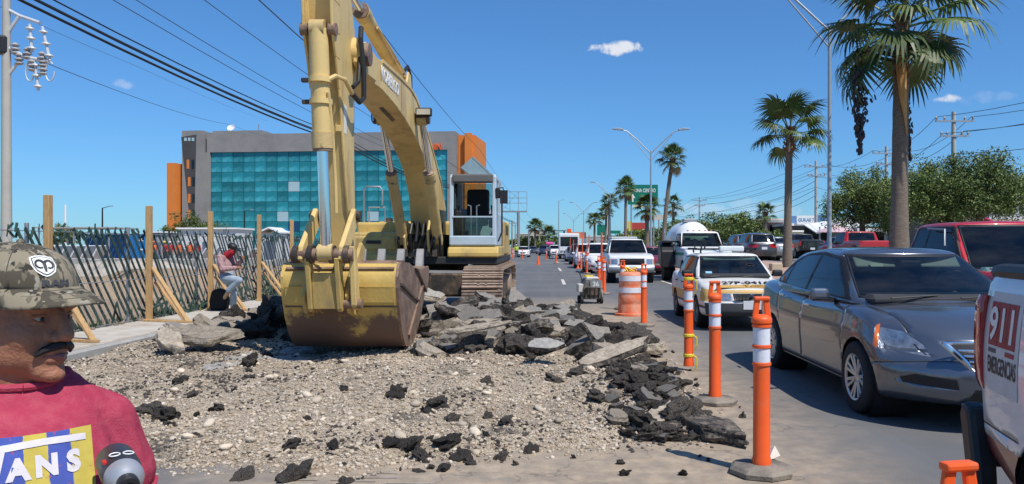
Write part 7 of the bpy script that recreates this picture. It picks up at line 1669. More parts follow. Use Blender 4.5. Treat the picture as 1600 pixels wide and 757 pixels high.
# far gantry signal arm and unfinished billboard frame
sgn2 = root('signal_gantry', (PX(826, 200), 200, 0), 0, 'long signal mast arm across the far end of the road', 'traffic signal'); zc = PZ(361.5, 200); ob('shaft', MB().cyl((0, 0, 0), (0, 0, zc), .16, 8), STEEL, sgn2); ob('mast_arm', MB().beam((0, 0, zc), (9.5, 0, zc + .1), .2, .2), DARK, sgn2)
for x in (4, 6.5, 9): ob('signal_head', MB().bx(x - .2, x + .2, -.3, -.1, zc - .9, zc + .1), BLACK, sgn2)
bf_ = root('billboard_frame', (PX(810, 185), 185, 0), 0, 'empty steel billboard frame on a single post behind the excavator', 'billboard'); zb_, zt2 = PZ(331, 185), PZ(300, 185)
ob('shaft', MB().cyl((0, 0, 0), (0, 0, zb_), .35, 12), STEEL, bf_); ob('cross_beam', MB().beam((-4, 0, zb_), (2.0, 0, zb_), .35, .35), STEEL, bf_)
fm = MB()
for z in (zb_ + 2, zb_ + 3.2, zt2): fm.beam((-4, 0, z), (2, 0, z), .12, .12)
for x in (-4, -2, 0, 2): fm.beam((x, 0, zb_), (x, 0, zt2), .12, .12)
fm.beam((-4, 0, zb_), (0, 0, zt2), .08, .08); ob('frame', fm, STEEL, bf_)
for px, Y, pt, lab in ((800, 140, 345, 'far dark pole just behind the excavator'), (805, 200, 350, 'far pole left of the billboard post'), (943, 120, 372, 'far pole between the palms')): upole(lab, PX(px, Y), Y, 0, PZ(pt, Y), WOODP, ((PZ(pt, Y) - .5, .9, 0),), .14)
# planter block on the median
ob('planter_block', MB().box((0, 0, .2), (.45, .45, .3)), mat('tan_block', (.50, .40, .28), .9, 0, .15, 3), loc=(PX(1212, 32), 32, .45), bevel=.03, label='tan concrete block beside the medium palm', cat='planter')
# ------------------------------------------------------------------ people
from mathutils.bvhtree import BVHTree
SKIN = mat('skin', (.36, .165, .095), .55, 0, .16, 14, .22, 160, spec=.35, dirt=(.28, .11, .065), dscale=22, damt=.44, dsoft=.15); HAIR = mat('black_hair', (.012, .011, .010), .6); EYEW = mat('eye_white', (.38, .34, .31), .3); IRIS = mat('iris', (.02, .012, .008), .2); LIP = mat('lip', (.30, .10, .08), .5)
def cap_(mb, a, b, ra, rb, n=14):
    a, b = Vector(a), Vector(b); mb.tube([a, b], [ra, rb], n); mb.ell(a, ra, n, 8); mb.ell(b, rb, n, 8)
def chain(mb, pts, rs, n=14):
    for i in range(len(pts) - 1): cap_(mb, pts[i], pts[i + 1], rs[i], rs[i + 1], n)
def hand(mb, wrist, dirv, thumb, curl=.5, s=1.0):
    """palm, four fingers of unequal length bent towards the palm, and a thumb from the palm's side"""
    w = Vector(wrist); d = Vector(dirv).normalized(); t = Vector(thumb); t = (t - d * t.dot(d)).normalized(); pn = d.cross(t)
    c = w + d * .048 * s; cap_(mb, w + d * .01 * s, c + d * .03 * s, .026 * s, .03 * s, 10); mb.ell(c, (.034 * s,) * 3, 10, 8)
    for k, (o, l) in enumerate(((.030, .072), (.010, .082), (-.010, .076), (-.029, .058))):
        b0 = w + d * .085 * s + t * o * s; b1 = b0 + (d * math.cos(curl) - pn * math.sin(curl)) * l * .55 * s; b2 = b1 + (d * math.cos(curl * 2.4) - pn * math.sin(curl * 2.4)) * l * .45 * s; chain(mb, [b0, b1, b2], [.0095 * s, .009 * s, .0075 * s], 8)
    t0 = w + d * .03 * s + t * .026 * s; t1 = t0 + (d * .6 + t * .8) * .036 * s; chain(mb, [t0, t1, t1 + (d * .9 + t * .2 - pn * .3).normalized() * .03 * s], [.012 * s, .0105 * s, .008 * s], 8)
def head_shape(mb, M, neck_to=None, s=1.0, only=0):
    def e(c, r, n=18): mb.ell(M @ (Vector(c) * s), tuple(x * s for x in r), n, 12, M.to_3x3())
    if only in (0, 1):
        e((-.018, 0, .028), (.100, .078, .092)); e((.030, 0, -.022), (.064, .066, .090)); e((.026, 0, -.066), (.064, .066, .054)); e((.0, 0, -.04), (.08, .07, .07))
        for sg in (-1, 1): e((.044, sg * .032, -.034), (.042, .036, .042)); e((.072, sg * .026, .024), (.024, .032, .015)); e((.012, sg * .042, -.066), (.055, .028, .042))
        e((.070, 0, -.100), (.030, .034, .024)); e((.074, 0, -.068), (.026, .036, .026))
        if neck_to is not None: cap_(mb, M @ (Vector((-.015, 0, -.06)) * s), neck_to, .064 * s, .068 * s, 16)
    if only == 1: return
    for sg in (-1, 1): e((-.012, sg * .076, -.012), (.018, .012, .032)); e((.097, sg * .014, -.036), (.013, .010, .010)); e((.081, sg * .027, .022), (.015, .026, .009))
    e((.084, 0, -.108), (.020, .024, .015)); e((.087, 0, -.060), (.016, .029, .011)); e((.087, 0, -.078), (.015, .026, .010))
    a, b = M @ (Vector((.088, 0, .014)) * s), M @ (Vector((.110, 0, -.030)) * s); cap_(mb, a, b, .010 * s, .0145 * s, 12)
def join_meshes(parts, name):
    bm = bmesh.new()
    for me in parts: bm.from_mesh(me)
    r = bpy.data.meshes.new(name); bm.to_mesh(r); bm.free(); r.polygons.foreach_set('use_smooth', [True] * len(r.polygons)); return r
def drape_points(pts, bvh, n, eps):
    out = []
    for p in pts:
        h = bvh.ray_cast(Vector(p) + n * .25, -n, .6); out.append(h[0] + n * eps if h[0] is not None else Vector(p))
    return out
def drape_grid(name, bvh, o, r_, u, w, h, nx, ny, eps, m_, parent):
    n = r_.cross(u); pts = [o + r_ * (w * (i / nx - .5)) + u * (h * (j / ny - .5)) for j in range(ny + 1) for i in range(nx + 1)]
    pts = drape_points(pts, bvh, n, eps); fs = [(j * (nx + 1) + i, j * (nx + 1) + i + 1, (j + 1) * (nx + 1) + i + 1, (j + 1) * (nx + 1) + i) for j in range(ny) for i in range(nx)]
    me = bpy.data.meshes.new(name); me.from_pydata([tuple(p) for p in pts], [], fs); me.polygons.foreach_set('use_smooth', [True] * len(fs)); return ob(name, me, m_, parent)
def drape_text(body, bvh, o, r_, u, size, eps, m_, parent, fit=None, offset=0, name='lettering'):
    me = text_mesh(body, size, 0, offset); n = r_.cross(u); xs = [v.co.x for v in me.vertices]; ys = [v.co.y for v in me.vertices]; cx, cy = (max(xs) + min(xs)) / 2, (max(ys) + min(ys)) / 2; k = fit / (max(xs) - min(xs)) if fit else 1
    pts = drape_points([o + r_ * ((v.co.x - cx) * k) + u * (v.co.y - cy) for v in me.vertices], bvh, n, eps)
    for v, p in zip(me.vertices, pts): v.co = p
    me.materials.clear(); return ob(name, me, m_, parent)

def foreman():
    LX, LY = -1.015, 1.50
    rt = root('person', (LX, LY, 0), 0, 'man in a camouflage cap and raspberry T-shirt in the left foreground', 'person')
    ft, fh = R(-50), R(-13)                               # torso and head heading
    T = Matrix.Rotation(ft, 4, 'Z'); HC = Vector((0, 0, 1.372)); H = Matrix.Translation(HC) @ Matrix.Rotation(fh, 4, 'Z') @ Matrix.Rotation(R(4), 4, 'Y')
    def t(x, y, z): return T @ Vector((x, y, z))
    hb = MB(); head_shape(hb, H, t(-.02, 0, 1.20), 1.0, 1); soft = fused(hb, .005, 14, 'head')
    h2 = MB(); h2.add([v.co for v in soft.vertices], [tuple(p.vertices) for p in soft.polygons]); head_shape(h2, H, None, 1.0, 2); head = fused(h2, .0034, 4, 'head')
    bb = MB()
    for sg in (-1, 1):
        sh, el = t(-.01, sg * .14, 1.14), t(-.02, sg * .215, .92); wr = t(.17, sg * .22, .84)
        chain(bb, [sh, el, wr], [.058, .046, .032]); hand(bb, wr, t(.9, -sg * .35, .1), t(.1, -sg * .2, 1), .7)
        hip, kn, an = t(0, sg * .10, .72), t(.10, sg * .14, .40), t(-.02, sg * .15, .09); chain(bb, [hip, kn, an], [.095, .062, .045]); cap_(bb, an + Vector((0, 0, -.04)), an + T @ Vector((.16, 0, -.055)), .045, .035)
    chain(bb, [t(0, 0, .74), t(.02, 0, .95), t(0, 0, 1.12), t(-.02, 0, 1.2)], [.12, .12, .085, .06])
    body = join_meshes([head, fused(bb, .008, 2, 'trunk')], 'body'); ob('body', body, SKIN, rt)
    # eyes, brows, moustache, lips
    def hp(x, y, z): return H @ Vector((x, y, z))
    for sg in (-1, 1):
        e = ob('eye', MB().ell(hp(.0738, sg * .030, -.001), .0112, 14, 10), EYEW, rt, smooth=True); ob('iris', MB().ell(hp(.0808, sg * .0290, -.001), (.0060, .0060, .0060), 10, 8), IRIS, e, smooth=True)
        [ob('eyelid', MB().tube([hp(.080, sg * .016, zz * .4), hp(.0845, sg * .029, zz), hp(.075, sg * .043, zz * .5)], .0042, 6), SKIN, rt, smooth=True) for zz in (.0075, -.0085)]
        ob('eyebrow', MB().tube([hp(.0935, sg * .012, .026), hp(.0925, sg * .030, .031), hp(.078, sg * .052, .025)], [.003, .0042, .002], 6), HAIR, rt, smooth=True)
    mo = MB()
    for sg in (-1, 1): mo.tube([hp(.104, 0, -.049), hp(.101, sg * .014, -.051), hp(.092, sg * .030, -.058), hp(.082, sg * .040, -.069)], [.0075, .0085, .0072, .003], 8)
    ob('moustache', mo, HAIR, rt, smooth=True)
    ob('lips', MB().tube([hp(.088, -.026, -.071), hp(.1015, 0, -.073), hp(.088, .026, -.071)], [.003, .0072, .003], 8), LIP, rt, smooth=True)
    sb = MB()
    for k in range(9):
        a = R(95 + k * 21); sb.ell(hp(-.018 + .088 * math.cos(a), .074 * math.sin(a), -.012), (.022, .02, .038), 8, 6)
    ob('hair', fused(sb, .006, 3, 'hair'), HAIR, rt)
    # cap
    DC, DR = Vector((-.014, 0, .056)), Vector((.112, .094, .078))
    CM = H @ Matrix.Rotation(R(3), 4, 'Y')
    def dome(az, el, k=1.0): return CM @ (DC + Vector((DR.x * math.cos(el) ** .85 * math.cos(az), DR.y * math.cos(el) ** .85 * math.sin(az), DR.z * math.sin(el))) * k)
    nA, nE = 48, 14; cr = MB(); ring = [[dome(2 * math.pi * i / nA, R(89.5) * j / nE) for i in range(nA)] for j in range(nE + 1)]; cr.loft(ring, False)
    cme = cr.mesh('crown', True, 60)
    camo = camo_material(); meshm = mat('cap_mesh', (.50, .47, .40), .9, 0, .25, 120, .8, 260)
    cme.materials.append(camo); cme.materials.append(meshm)
    inv = CM.inverted(); cme.polygons.foreach_set('material_index', [1 if (inv @ p.center).x < -.045 else 0 for p in cme.polygons])
    capo = ob('cap', cme, None, rt); so_ = capo.modifiers.new('thickness', 'SOLIDIFY'); so_.thickness = .003; so_.offset = -1
    br = []; nb = 22; nr_ = 8
    for j in range(nr_ + 1):
        row = []
        for i in range(nb + 1):
            a = R(-72) + R(144) * i / nb; tt = j / nr_; bx, by = DC.x + DR.x * .985 * math.cos(a), DR.y * .985 * math.sin(a)
            ln = .070 * (math.cos(a * .98)) ** .55 if abs(a) < R(90) else 0; x, y = bx + ln * tt, by * (1 + .04 * tt)
            z = DC.z + .006 - .010 * tt - 2.3 * y * y * (.5 + .5 * tt) - .010 * tt * tt; row.append(CM @ Vector((x, y, z)))
        br.append(row)
    bmb = MB(); bmb.add([v for r in br for v in r], [(j * (nb + 1) + i, j * (nb + 1) + i + 1, (j + 1) * (nb + 1) + i + 1, (j + 1) * (nb + 1) + i) for j in range(nr_) for i in range(nb)])
    bo = ob('brim', bmb, camo, capo, smooth=True, angle=80); q = bo.modifiers.new('thickness', 'SOLIDIFY'); q.thickness = .0045; q.offset = 0
    UND = mat('brim_seam', (.10, .09, .07), .9)
    for k in (.35, .6, .85): ob('stitching', MB().tube([br[int(k * nr_)][i] + Vector((0, 0, .0028)) for i in range(2, nb - 1)], .0007, 4), UND, bo)
    ob('seam', MB().tube([dome(0, R(a), 1.006) for a in range(2, 88, 6)], .0009, 4), UND, capo); ob('seam', MB().tube([dome(R(-58), R(a), 1.006) for a in range(2, 88, 6)], .0009, 4), UND, capo)
    ob('button', MB().ell(dome(0, R(89.9), 1.01), .007, 10, 6), camo, capo)
    def dm(u, v, k=1.006): return dome(R(-20) + u / .105, R(36) + v / .10, k)        # emblem map: metres on the front panel
    ez = lambda pts, k: [dm(u, v, k) for u, v in pts]
    WHT = mat('emblem_white', (.70, .69, .66), .6); DKG = mat('emblem_dark', (.055, .055, .058), .6)
    sh = [(-.030, .021), (-.015, .0275), (0, .029), (.015, .0275), (.030, .021), (.028, .0), (.020, -.016), (.008, -.025), (0, -.028), (-.008, -.025), (-.020, -.016), (-.028, .0)]
    def fan(nm, pts, k, m_): c = [sum(p[0] for p in pts) / len(pts), sum(p[1] for p in pts) / len(pts)]; mb = MB(); vs = ez(pts + [tuple(c)], k); n = len(pts); mb.add(vs, [(i, (i + 1) % n, n) for i in range(n)]); return ob(nm, mb, m_, capo)
    em = fan('emblem', sh, 1.012, WHT); fan('emblem_field', [(u * .86, v * .86) for u, v in sh], 1.015, DKG); fan('emblem_face', [(u * .78, v * .78) for u, v in sh], 1.018, WHT)
    for sg in (-1, 1):                                     # curled horns and muzzle
        arc = [(sg * (.010 + .009 * math.cos(a)), .003 + .010 * math.sin(a)) for a in [R(150 - k * 30) for k in range(10)]]
        ob('emblem_horn', MB().tube(ez(arc, 1.02), [.0024 - .0001 * k for k in range(10)], 5), DKG, capo)
    fan('emblem_muzzle', [(-.0045, .009), (.0045, .009), (.0035, -.006), (.0018, -.016), (-.0018, -.016), (-.0035, -.006)], 1.021, DKG)
    rm = text_mesh('RAM', .021, 0, .0012); xs = [v.co.x for v in rm.vertices]; cx = (max(xs) + min(xs)) / 2
    for v in rm.vertices: v.co = dm((v.co.x - cx) * 1.35 + .018, v.co.y - .044, 1.012)
    rm.materials.clear(); ob('lettering', rm, DKG, capo)
    # shirt
    st = MB(); rings = []
    for z, wy, dx, ox in ((.66, .205, .165, .02), (.80, .215, .175, .03), (.95, .185, .160, .03), (1.06, .17, .140, .02), (1.13, .158, .122, .005), (1.18, .140, .106, -.01), (1.215, .118, .092, -.018), (1.24, .110, .082, -.022), (1.258, .080, .074, -.024)):
        rings.append([t(ox + dx * math.copysign(abs(math.cos(a)) ** .9, math.cos(a)), wy * math.copysign(abs(math.sin(a)) ** .85, math.sin(a)), z - .012 * max(0, math.cos(a)) * (1 if z > 1.2 else 0)) for a in [2 * math.pi * i / 36 for i in range(36)]])
    st.loft(rings)
    for sg in (-1, 1): chain(st, [t(-.012, sg * .09, 1.182), t(-.012, sg * .140, 1.14), t(-.018, sg * .178, 1.035)], [.056, .064, .068])
    sme = fused(st, .0055, 5, 'shirt')
    nrm = [v.normal.copy() for v in sme.vertices]
    for v, nn in zip(sme.vertices, nrm):                   # soft folds
        v.co += nn * (.006 * noise.noise(v.co * 9) + .0045 * noise.noise(Vector((v.co.x * 26 + v.co.z * 14, v.co.y * 26, v.co.z * 9))) + .0012 * noise.noise(v.co * 60))
    SHR = mat('raspberry_cotton', (.40, .045, .085), .9, 0, .10, 10, .25, 300, dirt=(.44, .075, .11), dscale=40, damt=.45, spec=.2)
    shirt = ob('shirt', sme, SHR, rt); ob('collar', MB().tube([t(-.024 + .079 * math.cos(a), .085 * math.sin(a), 1.252 - .014 * max(0, math.cos(a))) for a in [2 * math.pi * i / 30 for i in range(31)]], .0075, 8), SHR, shirt, smooth=True)
    ob('sleeve_hem', MB().tube([t(-.019, .183, 1.005) + T @ Vector((.068 * math.cos(a), .060 * math.sin(a), -.018 + .024 * math.sin(a))) for a in [2 * math.pi * i / 24 for i in range(25)]], .004, 6), SHR, shirt, smooth=True)
    bv = BVHTree.FromPolygons([v.co.copy() for v in sme.vertices], [tuple(p.vertices) for p in sme.polygons])
    n = t(1, 0, 0); r_ = t(0, 1, 0); u = Vector((0, 0, 1)); PW, PH = .185, .17; po = t(0, .012, 1.075)
    YL = mat('print_yellow', (.50, .40, .075), .9, 0, .2, 20, dirt=(.42, .07, .09), dscale=60, damt=.36, dsoft=.03); BL = mat('print_blue', (.055, .085, .33), .9, 0, .2, 20, dirt=(.42, .07, .09), dscale=60, damt=.36, dsoft=.03); PWH = mat('print_white', (.62, .58, .60), .9, 0, .1, 20)
    for k in range(5):
        c = po + r_ * (PW * (k - 2) / 5); drape_grid('print_stripe', bv, c, r_, u, PW / 5 + .001, PH, 6, 18, .0022, YL if k % 2 == 0 else BL, shirt)
    for i, ch in enumerate('ANS'): drape_text(ch, bv, po + r_ * (-.028 + i * .043) + u * .033, r_, u, .046, .0042, PWH, shirt, offset=.0028)
    vb = []; vpts = [(-.098, .048), (-.078, .048), (-.066, .022), (-.058, .063), (.100, .066), (.100, .077), (-.050, .074), (-.060, .005), (-.074, .005)]
    mbv = MB()
    def quad(ps): mbv.add(drape_points([po + r_ * a + u * b for a, b in ps], bv, n, .0045), [(0, 1, 2, 3)])
    quad([(-.084, .050), (-.072, .050), (-.060, .006), (-.069, .006)]); quad([(-.069, .006), (-.060, .006), (-.046, .062), (-.056, .066)])
    for k in range(8): a0 = -.053 + .135 * k / 8; a1 = -.053 + .135 * (k + 1) / 8; quad([(a0, .062 + .004 * math.sin(k / 8 * 3)), (a1, .062 + .004 * math.sin((k + 1) / 8 * 3)), (a1, .073 + .004 * math.sin((k + 1) / 8 * 3)), (a0, .073 + .004 * math.sin(k / 8 * 3))])
    ob('lettering', mbv, PWH, shirt)
    # trousers and boots
    tr = MB()
    for sg in (-1, 1): chain(tr, [t(0, sg * .10, .72), t(.10, sg * .14, .40), t(-.02, sg * .15, .10)], [.115, .085, .068])
    chain(tr, [t(0, 0, .70), t(.01, 0, .80)], [.165, .165]); ob('trousers', fused(tr, .012, 3, 'trousers'), mat('blue_jeans', (.05, .08, .15), .9, 0, .2, 12), rt)
    for sg in (-1, 1): bt = MB(); an = t(-.02, sg * .15, .0); cap_(bt, an + Vector((0, 0, .06)), an + T @ Vector((.19, 0, .045)), .055, .045); cap_(bt, an + Vector((0, 0, .05)), an + Vector((0, 0, .16)), .05, .055); ob('boot', fused(bt, .01, 2, 'boot'), mat('brown_boot', (.12, .07, .04), .8), rt)
    # bottle held under his left arm
    bp_ = Vector((LX, LY, 0)) + P(192, 742, 1.40) - Vector((LX, LY, 0)); ax = Vector((.60, -.78, -.10)).normalized(); Q = Matrix.Translation(bp_) @ ax.to_track_quat('Z', 'Y').to_matrix().to_4x4()
    bo2 = root('bottle', bp_, 0, 'grey shaker bottle with a black cap tucked under the man\'s left arm', 'bottle'); bo2.matrix_world = Q
    ob('bottle_body', MB().lathe([(.026, -.085), (.033, -.08), (.034, -.02), (.032, .004), (.029, .014)], 28), mat('dark_bottle', (.035, .035, .04), .35, 0, .3, 8), bo2, smooth=True); ob('bottle_lid', MB().lathe([(.0315, .004), (.0315, .02), (.029, .03), (.022, .040), (.016, .043)], 28), mat('silver_lid', (.42, .43, .45), .4, .4, .1, 20), bo2, smooth=True, angle=25)
    ob('bottle_cap', MB().lathe([(.0175, .040), (.0175, .060), (.015, .064), (.008, .0645), (.008, .061), (.001, .061)], 24), BLACK, bo2, smooth=True, angle=30)
    for dx in (-.011, .011): ob('ring_mark', MB().tube([(dx + .0085 * math.cos(a), .0342 - .0015 * abs(dx + .0085 * math.cos(a)) / .02, -.016 + .0085 * math.sin(a)) for a in [2 * math.pi * k / 14 for k in range(15)]], .0012, 4), WHITE, bo2)
    ob('red_mark', MB().box((-.027, .022, -.016), (.006, .004, .016)), mat('red_mark', (.6, .03, .02), .5), bo2)
def camo_material():
    m = bpy.data.materials.new('camouflage_cloth'); m.use_nodes = True; nt = m.node_tree; N = nt.nodes; L = nt.links; b = N['Principled BSDF']; tc = N.new('ShaderNodeTexCoord')
    cur = None
    for sc, thr, col, seed, st in ((26, .5, (.075, .062, .042), 0, (1, 1, .45)), (38, .56, (.145, .125, .085), 3, (1, 1, .4)), (48, .60, (.035, .03, .022), 7, (1.2, 1.2, .35)), (60, .64, (.30, .28, .22), 11, (1, 1, .4))):
        mp = N.new('ShaderNodeMapping'); mp.inputs['Location'].default_value = (seed, seed, seed); mp.inputs['Scale'].default_value = st; L.new(tc.outputs['Object'], mp.inputs[0])
        n = N.new('ShaderNodeTexNoise'); n.inputs['Scale'].default_value = sc; n.inputs['Detail'].default_value = 3; L.new(mp.outputs[0], n.inputs['Vector'])
        r = N.new('ShaderNodeMapRange'); r.inputs['From Min'].default_value = thr - .012; r.inputs['From Max'].default_value = thr + .012; L.new(n.outputs['Fac'], r.inputs[0])
        x = N.new('ShaderNodeMixRGB'); x.inputs[2].default_value = (*col, 1); L.new(r.outputs[0], x.inputs[0])
        if cur is None: x.inputs[1].default_value = (.25, .21, .145, 1)
        else: L.new(cur, x.inputs[1])
        cur = x.outputs[0]
    L.new(cur, b.inputs['Base Color']); b.inputs['Roughness'].default_value = .92
    w = N.new('ShaderNodeTexNoise'); w.inputs['Scale'].default_value = 500; L.new(tc.outputs['Object'], w.inputs['Vector']); bp = N.new('ShaderNodeBump'); bp.inputs['Strength'].default_value = .25; bp.inputs['Distance'].default_value = .002; L.new(w.outputs['Fac'], bp.inputs['Height']); L.new(bp.outputs[0], b.inputs['Normal'])
    return m
foreman()

def plaid(name, a, b_, c, sc):
    m = bpy.data.materials.new(name); m.use_nodes = True; nt = m.node_tree; N = nt.nodes; L = nt.links; b = N['Principled BSDF']; tc = N.new('ShaderNodeTexCoord'); fs = []
    for d in ('Z', 'Y', 'X'):
        w = N.new('ShaderNodeTexWave'); w.bands_direction = d; w.inputs['Scale'].default_value = sc; L.new(tc.outputs['Object'], w.inputs['Vector']); r = N.new('ShaderNodeMapRange'); r.inputs['From Min'].default_value = .45; r.inputs['From Max'].default_value = .55; L.new(w.outputs['Fac'], r.inputs[0]); fs.append(r.outputs[0])
    x1 = N.new('ShaderNodeMixRGB'); x1.inputs[1].default_value = (*a, 1); x1.inputs[2].default_value = (*b_, 1); L.new(fs[0], x1.inputs[0])
    x2 = N.new('ShaderNodeMixRGB'); x2.inputs[2].default_value = (*c, 1); L.new(x1.outputs[0], x2.inputs[1]); k = N.new('ShaderNodeMath'); k.operation = 'MULTIPLY'; k.inputs[1].default_value = .55; L.new(fs[1], k.inputs[0]); L.new(k.outputs[0], x2.inputs[0]); L.new(x2.outputs[0], b.inputs['Base Color']); b.inputs['Roughness'].default_value = .9
    return m
def figure(label, loc, rz, J, shirt, trouser, hat=None, hatm=None, s=1.0, voxel=.014, vest=None, name='person', legs=True, group=None, scarf=None, parent_note=None):
    """clothed figure from joints (x forward, y left, z up)"""
    rt = root(name, loc, rz, label, 'person', group); V = lambda p: Vector(p) * s
    hd, nk, ch, pv_ = V(J['head']), V(J['neck']), V(J['chest']), V(J['pelvis']); pitch = J.get('bow', 0); H = Matrix.Translation(hd) @ Matrix.Rotation(J.get('turn', 0), 4, 'Z') @ Matrix.Rotation(pitch, 4, 'Y')
    bb = MB(); head_shape(bb, H, nk, s * .98); chain(bb, [pv_, ch, nk], [.12 * s, .12 * s, .055 * s])
    sh = MB(); chain(sh, [pv_ + Vector((0, 0, .0)), pv_.lerp(ch, .5), ch], [.150 * s, .148 * s, .150 * s], 16); tr = MB()
    for sg, k in ((1, 'l'), (-1, 'r')):
        so_, el, ha = V(J['sh' + k]), V(J['el' + k]), V(J['ha' + k]); chain(bb, [so_, el, ha], [.048 * s, .04 * s, .028 * s]); hand(bb, ha, ha - el, Vector((0, -sg, .4)), .6, s)
        chain(sh, [ch.lerp(so_, .3) + Vector((0, 0, .04 * s)), so_, el, el.lerp(ha, J.get('sleeve', .1))], [.10 * s, .078 * s, .060 * s, .054 * s])
        if legs:
            hp_, kn, an = V(J['hip' + k]), V(J['kn' + k]), V(J['an' + k]); chain(bb, [hp_, kn, an], [.09 * s, .06 * s, .045 * s]); chain(tr, [hp_, kn, an], [.108 * s, .078 * s, .064 * s])
            td = V(J.get('toe' + k, (.2, 0, 0))); bt = MB(); cap_(bt, an + Vector((0, 0, -.02 * s)), an + td + Vector((0, 0, -.05 * s)), .05 * s, .042 * s); ob('boot', fused(bt, voxel, 2, 'boot'), J.get('bootm', BLACK), rt)
    ob('body', fused(bb, voxel * .6, 3, 'body'), SKIN, rt); so = ob('shirt', fused(sh, voxel, 3, 'shirt'), shirt, rt)
    if legs: chain(tr, [pv_ - Vector((0, 0, .04 * s)), pv_ + Vector((0, 0, .04 * s))], [.15 * s, .152 * s]); ob('trousers', fused(tr, voxel, 3, 'trousers'), trouser, rt)
    if vest: vb = MB(); chain(vb, [pv_ + Vector((0, 0, .05 * s)), ch], [.162 * s, .165 * s], 16); ob('vest', fused(vb, voxel, 2, 'vest'), vest, rt)
    hb = MB(); hb.ell(H @ Vector((-.03 * s, 0, .035 * s)), (.098 * s, .084 * s, .09 * s), 14, 10, H.to_3x3()); ob('hair', fused(hb, voxel * .7, 2, 'hair'), HAIR, rt)
    if hat:
        hm = MB(); hm.ell(H @ Vector((-.012 * s, 0, .062 * s)), (.112 * s, .096 * s, .075 * s), 16, 10, H.to_3x3()); o = ob('hat', hm, hatm, rt, smooth=True)
        bm_ = MB().add([H @ (Vector(p) * s) for p in ((.07, -.08, .058), (.19, -.05, .045), (.19, .05, .045), (.07, .08, .058))], [(0, 1, 2, 3)]) if hat == 'cap' else MB().lathe([(.10 * s, 0), (.15 * s, -.012 * s), (.148 * s, -.02 * s), (.10 * s, -.01 * s)], 20, H @ Matrix.Translation((-.01 * s, 0, .058 * s)))
        bo = ob('brim', bm_, hatm, o); q = bo.modifiers.new('t', 'SOLIDIFY'); q.thickness = .008
    if scarf: sm = MB(); chain(sm, [H @ Vector((.03 * s, 0, -.06 * s)), nk], [.085 * s, .09 * s]); ob('scarf', fused(sm, voxel * .8, 2, 'scarf'), scarf, rt)
    return rt
STAND = dict(head=(.04, 0, 1.60), neck=(0, 0, 1.44), chest=(0, 0, 1.25), pelvis=(0, 0, .92), shl=(0, .19, 1.38), shr=(0, -.19, 1.38), ell=(-.02, .25, 1.10), elr=(-.02, -.25, 1.10), hal=(.1, .24, .88), har=(.1, -.24, .88),
             hipl=(0, .10, .90), hipr=(0, -.10, .90), knl=(.03, .12, .49), knr=(.02, -.12, .49), anl=(-.02, .13, .08), anr=(-.02, -.13, .08), toel=(.18, .02, 0), toer=(.18, -.02, 0))
JEAN = mat('light_jeans', (.30, .37, .44), .9, 0, .25, 8); PL = plaid('red_plaid_shirt', (.36, .16, .16), (.50, .40, .40), (.24, .10, .11), 11); REDC = mat('red_cloth', (.42, .02, .035), .9)
lean = dict(STAND, head=(.10, 0, 1.42), neck=(-.02, 0, 1.28), chest=(-.10, 0, 1.10), pelvis=(-.02, 0, .80), shl=(-.08, .19, 1.24), shr=(-.08, -.19, 1.24), ell=(.02, .24, .98), elr=(.02, -.25, .97), hal=(.26, .10, 1.16), har=(.28, -.14, 1.00),
            hipl=(-.02, .10, .78), hipr=(-.02, -.10, .78), knl=(.06, .12, .42), knr=(.36, -.12, .72), anl=(.04, .13, .08), anr=(.10, -.13, .50), toel=(.18, .02, 0), toer=(-.10, 0, -.12), bow=.5, sleeve=.95, bootm=mat('tan_boot', (.25, .17, .11), .9))
pm_ = figure('man in a red plaid shirt and jeans leaning on a stake with one knee raised', (-6.78, 16.5, .12), R(-12), lean, PL, JEAN, 'cap', BLACK, .93, .014, scarf=REDC)
ph = root('phone', (-6.78 + .30, 16.42, .12 + 1.07), R(-12), 'dark phone in the hand of the man in the plaid shirt', 'phone'); ob('case', MB().box((0, 0, .04), (.012, .075, .15), Euler((0, -.4, 0)).to_matrix()), BLACK, ph, bevel=.006)
ob('backpack', MB().prism([(-.16, 0), (.16, 0), (.19, .2), (.14, .42), (0, .48), (-.14, .42), (-.19, .2)], -.12, .12, 'y'), mat('black_nylon', (.012, .012, .013), .8), loc=(-7.15, 16.95, .12), bevel=.05, seg=3, label='black bag on the pavement behind the plaid-shirted man', cat='bag')
squat = dict(STAND, head=(.16, 0, 1.02), neck=(.06, 0, .88), chest=(0, 0, .72), pelvis=(-.12, 0, .42), shl=(.04, .19, .84), shr=(.04, -.19, .84), ell=(.2, .25, .60), elr=(.2, -.25, .60), hal=(.38, .14, .52), har=(.38, -.14, .52), hipl=(-.12, .1, .42), hipr=(-.12, -.1, .42), knl=(.26, .16, .48), knr=(.26, -.16, .48), anl=(.02, .15, .08), anr=(.02, -.15, .08), bow=.25, sleeve=.8)
figure('person in red with a dark cap crouching behind the bucket by the fence', (PX(478, 21), 21, .12), R(20), dict(squat, **{k: (v[0], v[1], v[2] + .28) for k, v in squat.items() if isinstance(v, tuple) and len(v) == 3 and not k.startswith('toe')}), REDC, mat('dark_trousers', (.04, .045, .06), .9), 'cap', BLACK, 1, .016)
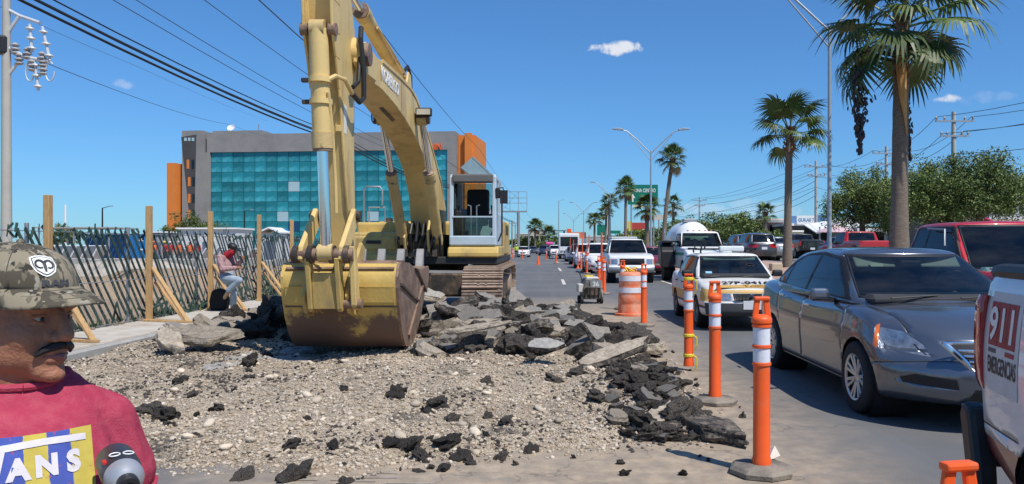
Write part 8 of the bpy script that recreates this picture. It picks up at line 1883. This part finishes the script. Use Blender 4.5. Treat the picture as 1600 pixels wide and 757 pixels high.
ORV = mat('orange_vest', (.75, .14, .03), .8); GRV = mat('lime_vest', (.45, .62, .05), .8); DTR = mat('dark_work_trousers', (.05, .06, .09), .9); HELY = mat('yellow_helmet', (.80, .60, .03), .4); HELW = mat('white_helmet', (.75, .75, .73), .4); ORH = mat('orange_shirt', (.62, .14, .05), .85)
for px, Y, rz, v, hm, lab in ((240, 58, -60, ORV, ORV, 'site worker in orange just right of the second stake'), (258, 60, -120, REDC, HELY, 'site worker in red with a yellow helmet'), (266, 61, -90, REDC, HELW, 'site worker in red next to the yellow-helmeted one'), (280, 57, -40, ORH, HELW, 'site worker in orange near the middle of the site'), (297, 58, -100, ORH, HELW, 'site worker in orange left of the third stake'), (308, 60, -90, REDC, HELW, 'site worker in red beside the third stake')):
    figure(lab, (PX(px, Y), Y, .15), R(rz), STAND, v, DTR, 'helmet', hm, 1, .035, group='workers on the building site', vest=v)
figure('street vendor in a white top with pink goods standing in the far road', (PX(857, 96), 96, 0), R(-90), STAND, mat('white_shirt', (.7, .7, .7), .9), DTR, 'cap', mat('pink_cap', (.75, .12, .35), .8), 1, .04)
ob('pink_goods', MB().box((0, 0, 0), (.9, .25, .3)), mat('pink_plastic', (.80, .12, .38), .6), loc=(PX(858.5, 95.6), 95.6, 1.85), bevel=.06, label='bright pink goods held up by the street vendor', cat='goods')
figure('worker in a lime vest far off at the left edge of the road', (PX(807, 105), 105, 0), R(-90), STAND, GRV, DTR, 'helmet', HELW, 1, .04, vest=GRV)
drv = dict(STAND, head=(.02, 0, .68), neck=(-.06, 0, .54), chest=(-.08, 0, .36), pelvis=(-.05, 0, .08), shl=(-.06, .18, .48), shr=(-.06, -.18, .48), ell=(.10, .24, .28), elr=(.10, -.24, .28), hal=(.34, .12, .36), har=(.34, -.12, .36), sleeve=.2)
figure('driver in dark clothes with hands on the wheel of the grey sedan', (3.62 + .36, 8.45 + .02 - .14, .62), R(-90), drv, mat('dark_shirt', (.03, .03, .035), .9), DTR, s=.95, voxel=.016, legs=False)
figure('driver in a pale blue shirt at the wheel of the taxi', (3.5 + .34, 15.9 - .1, .53), R(-90), drv, mat('pale_blue_shirt', (.25, .33, .40), .9), DTR, s=.95, voxel=.018, legs=False)
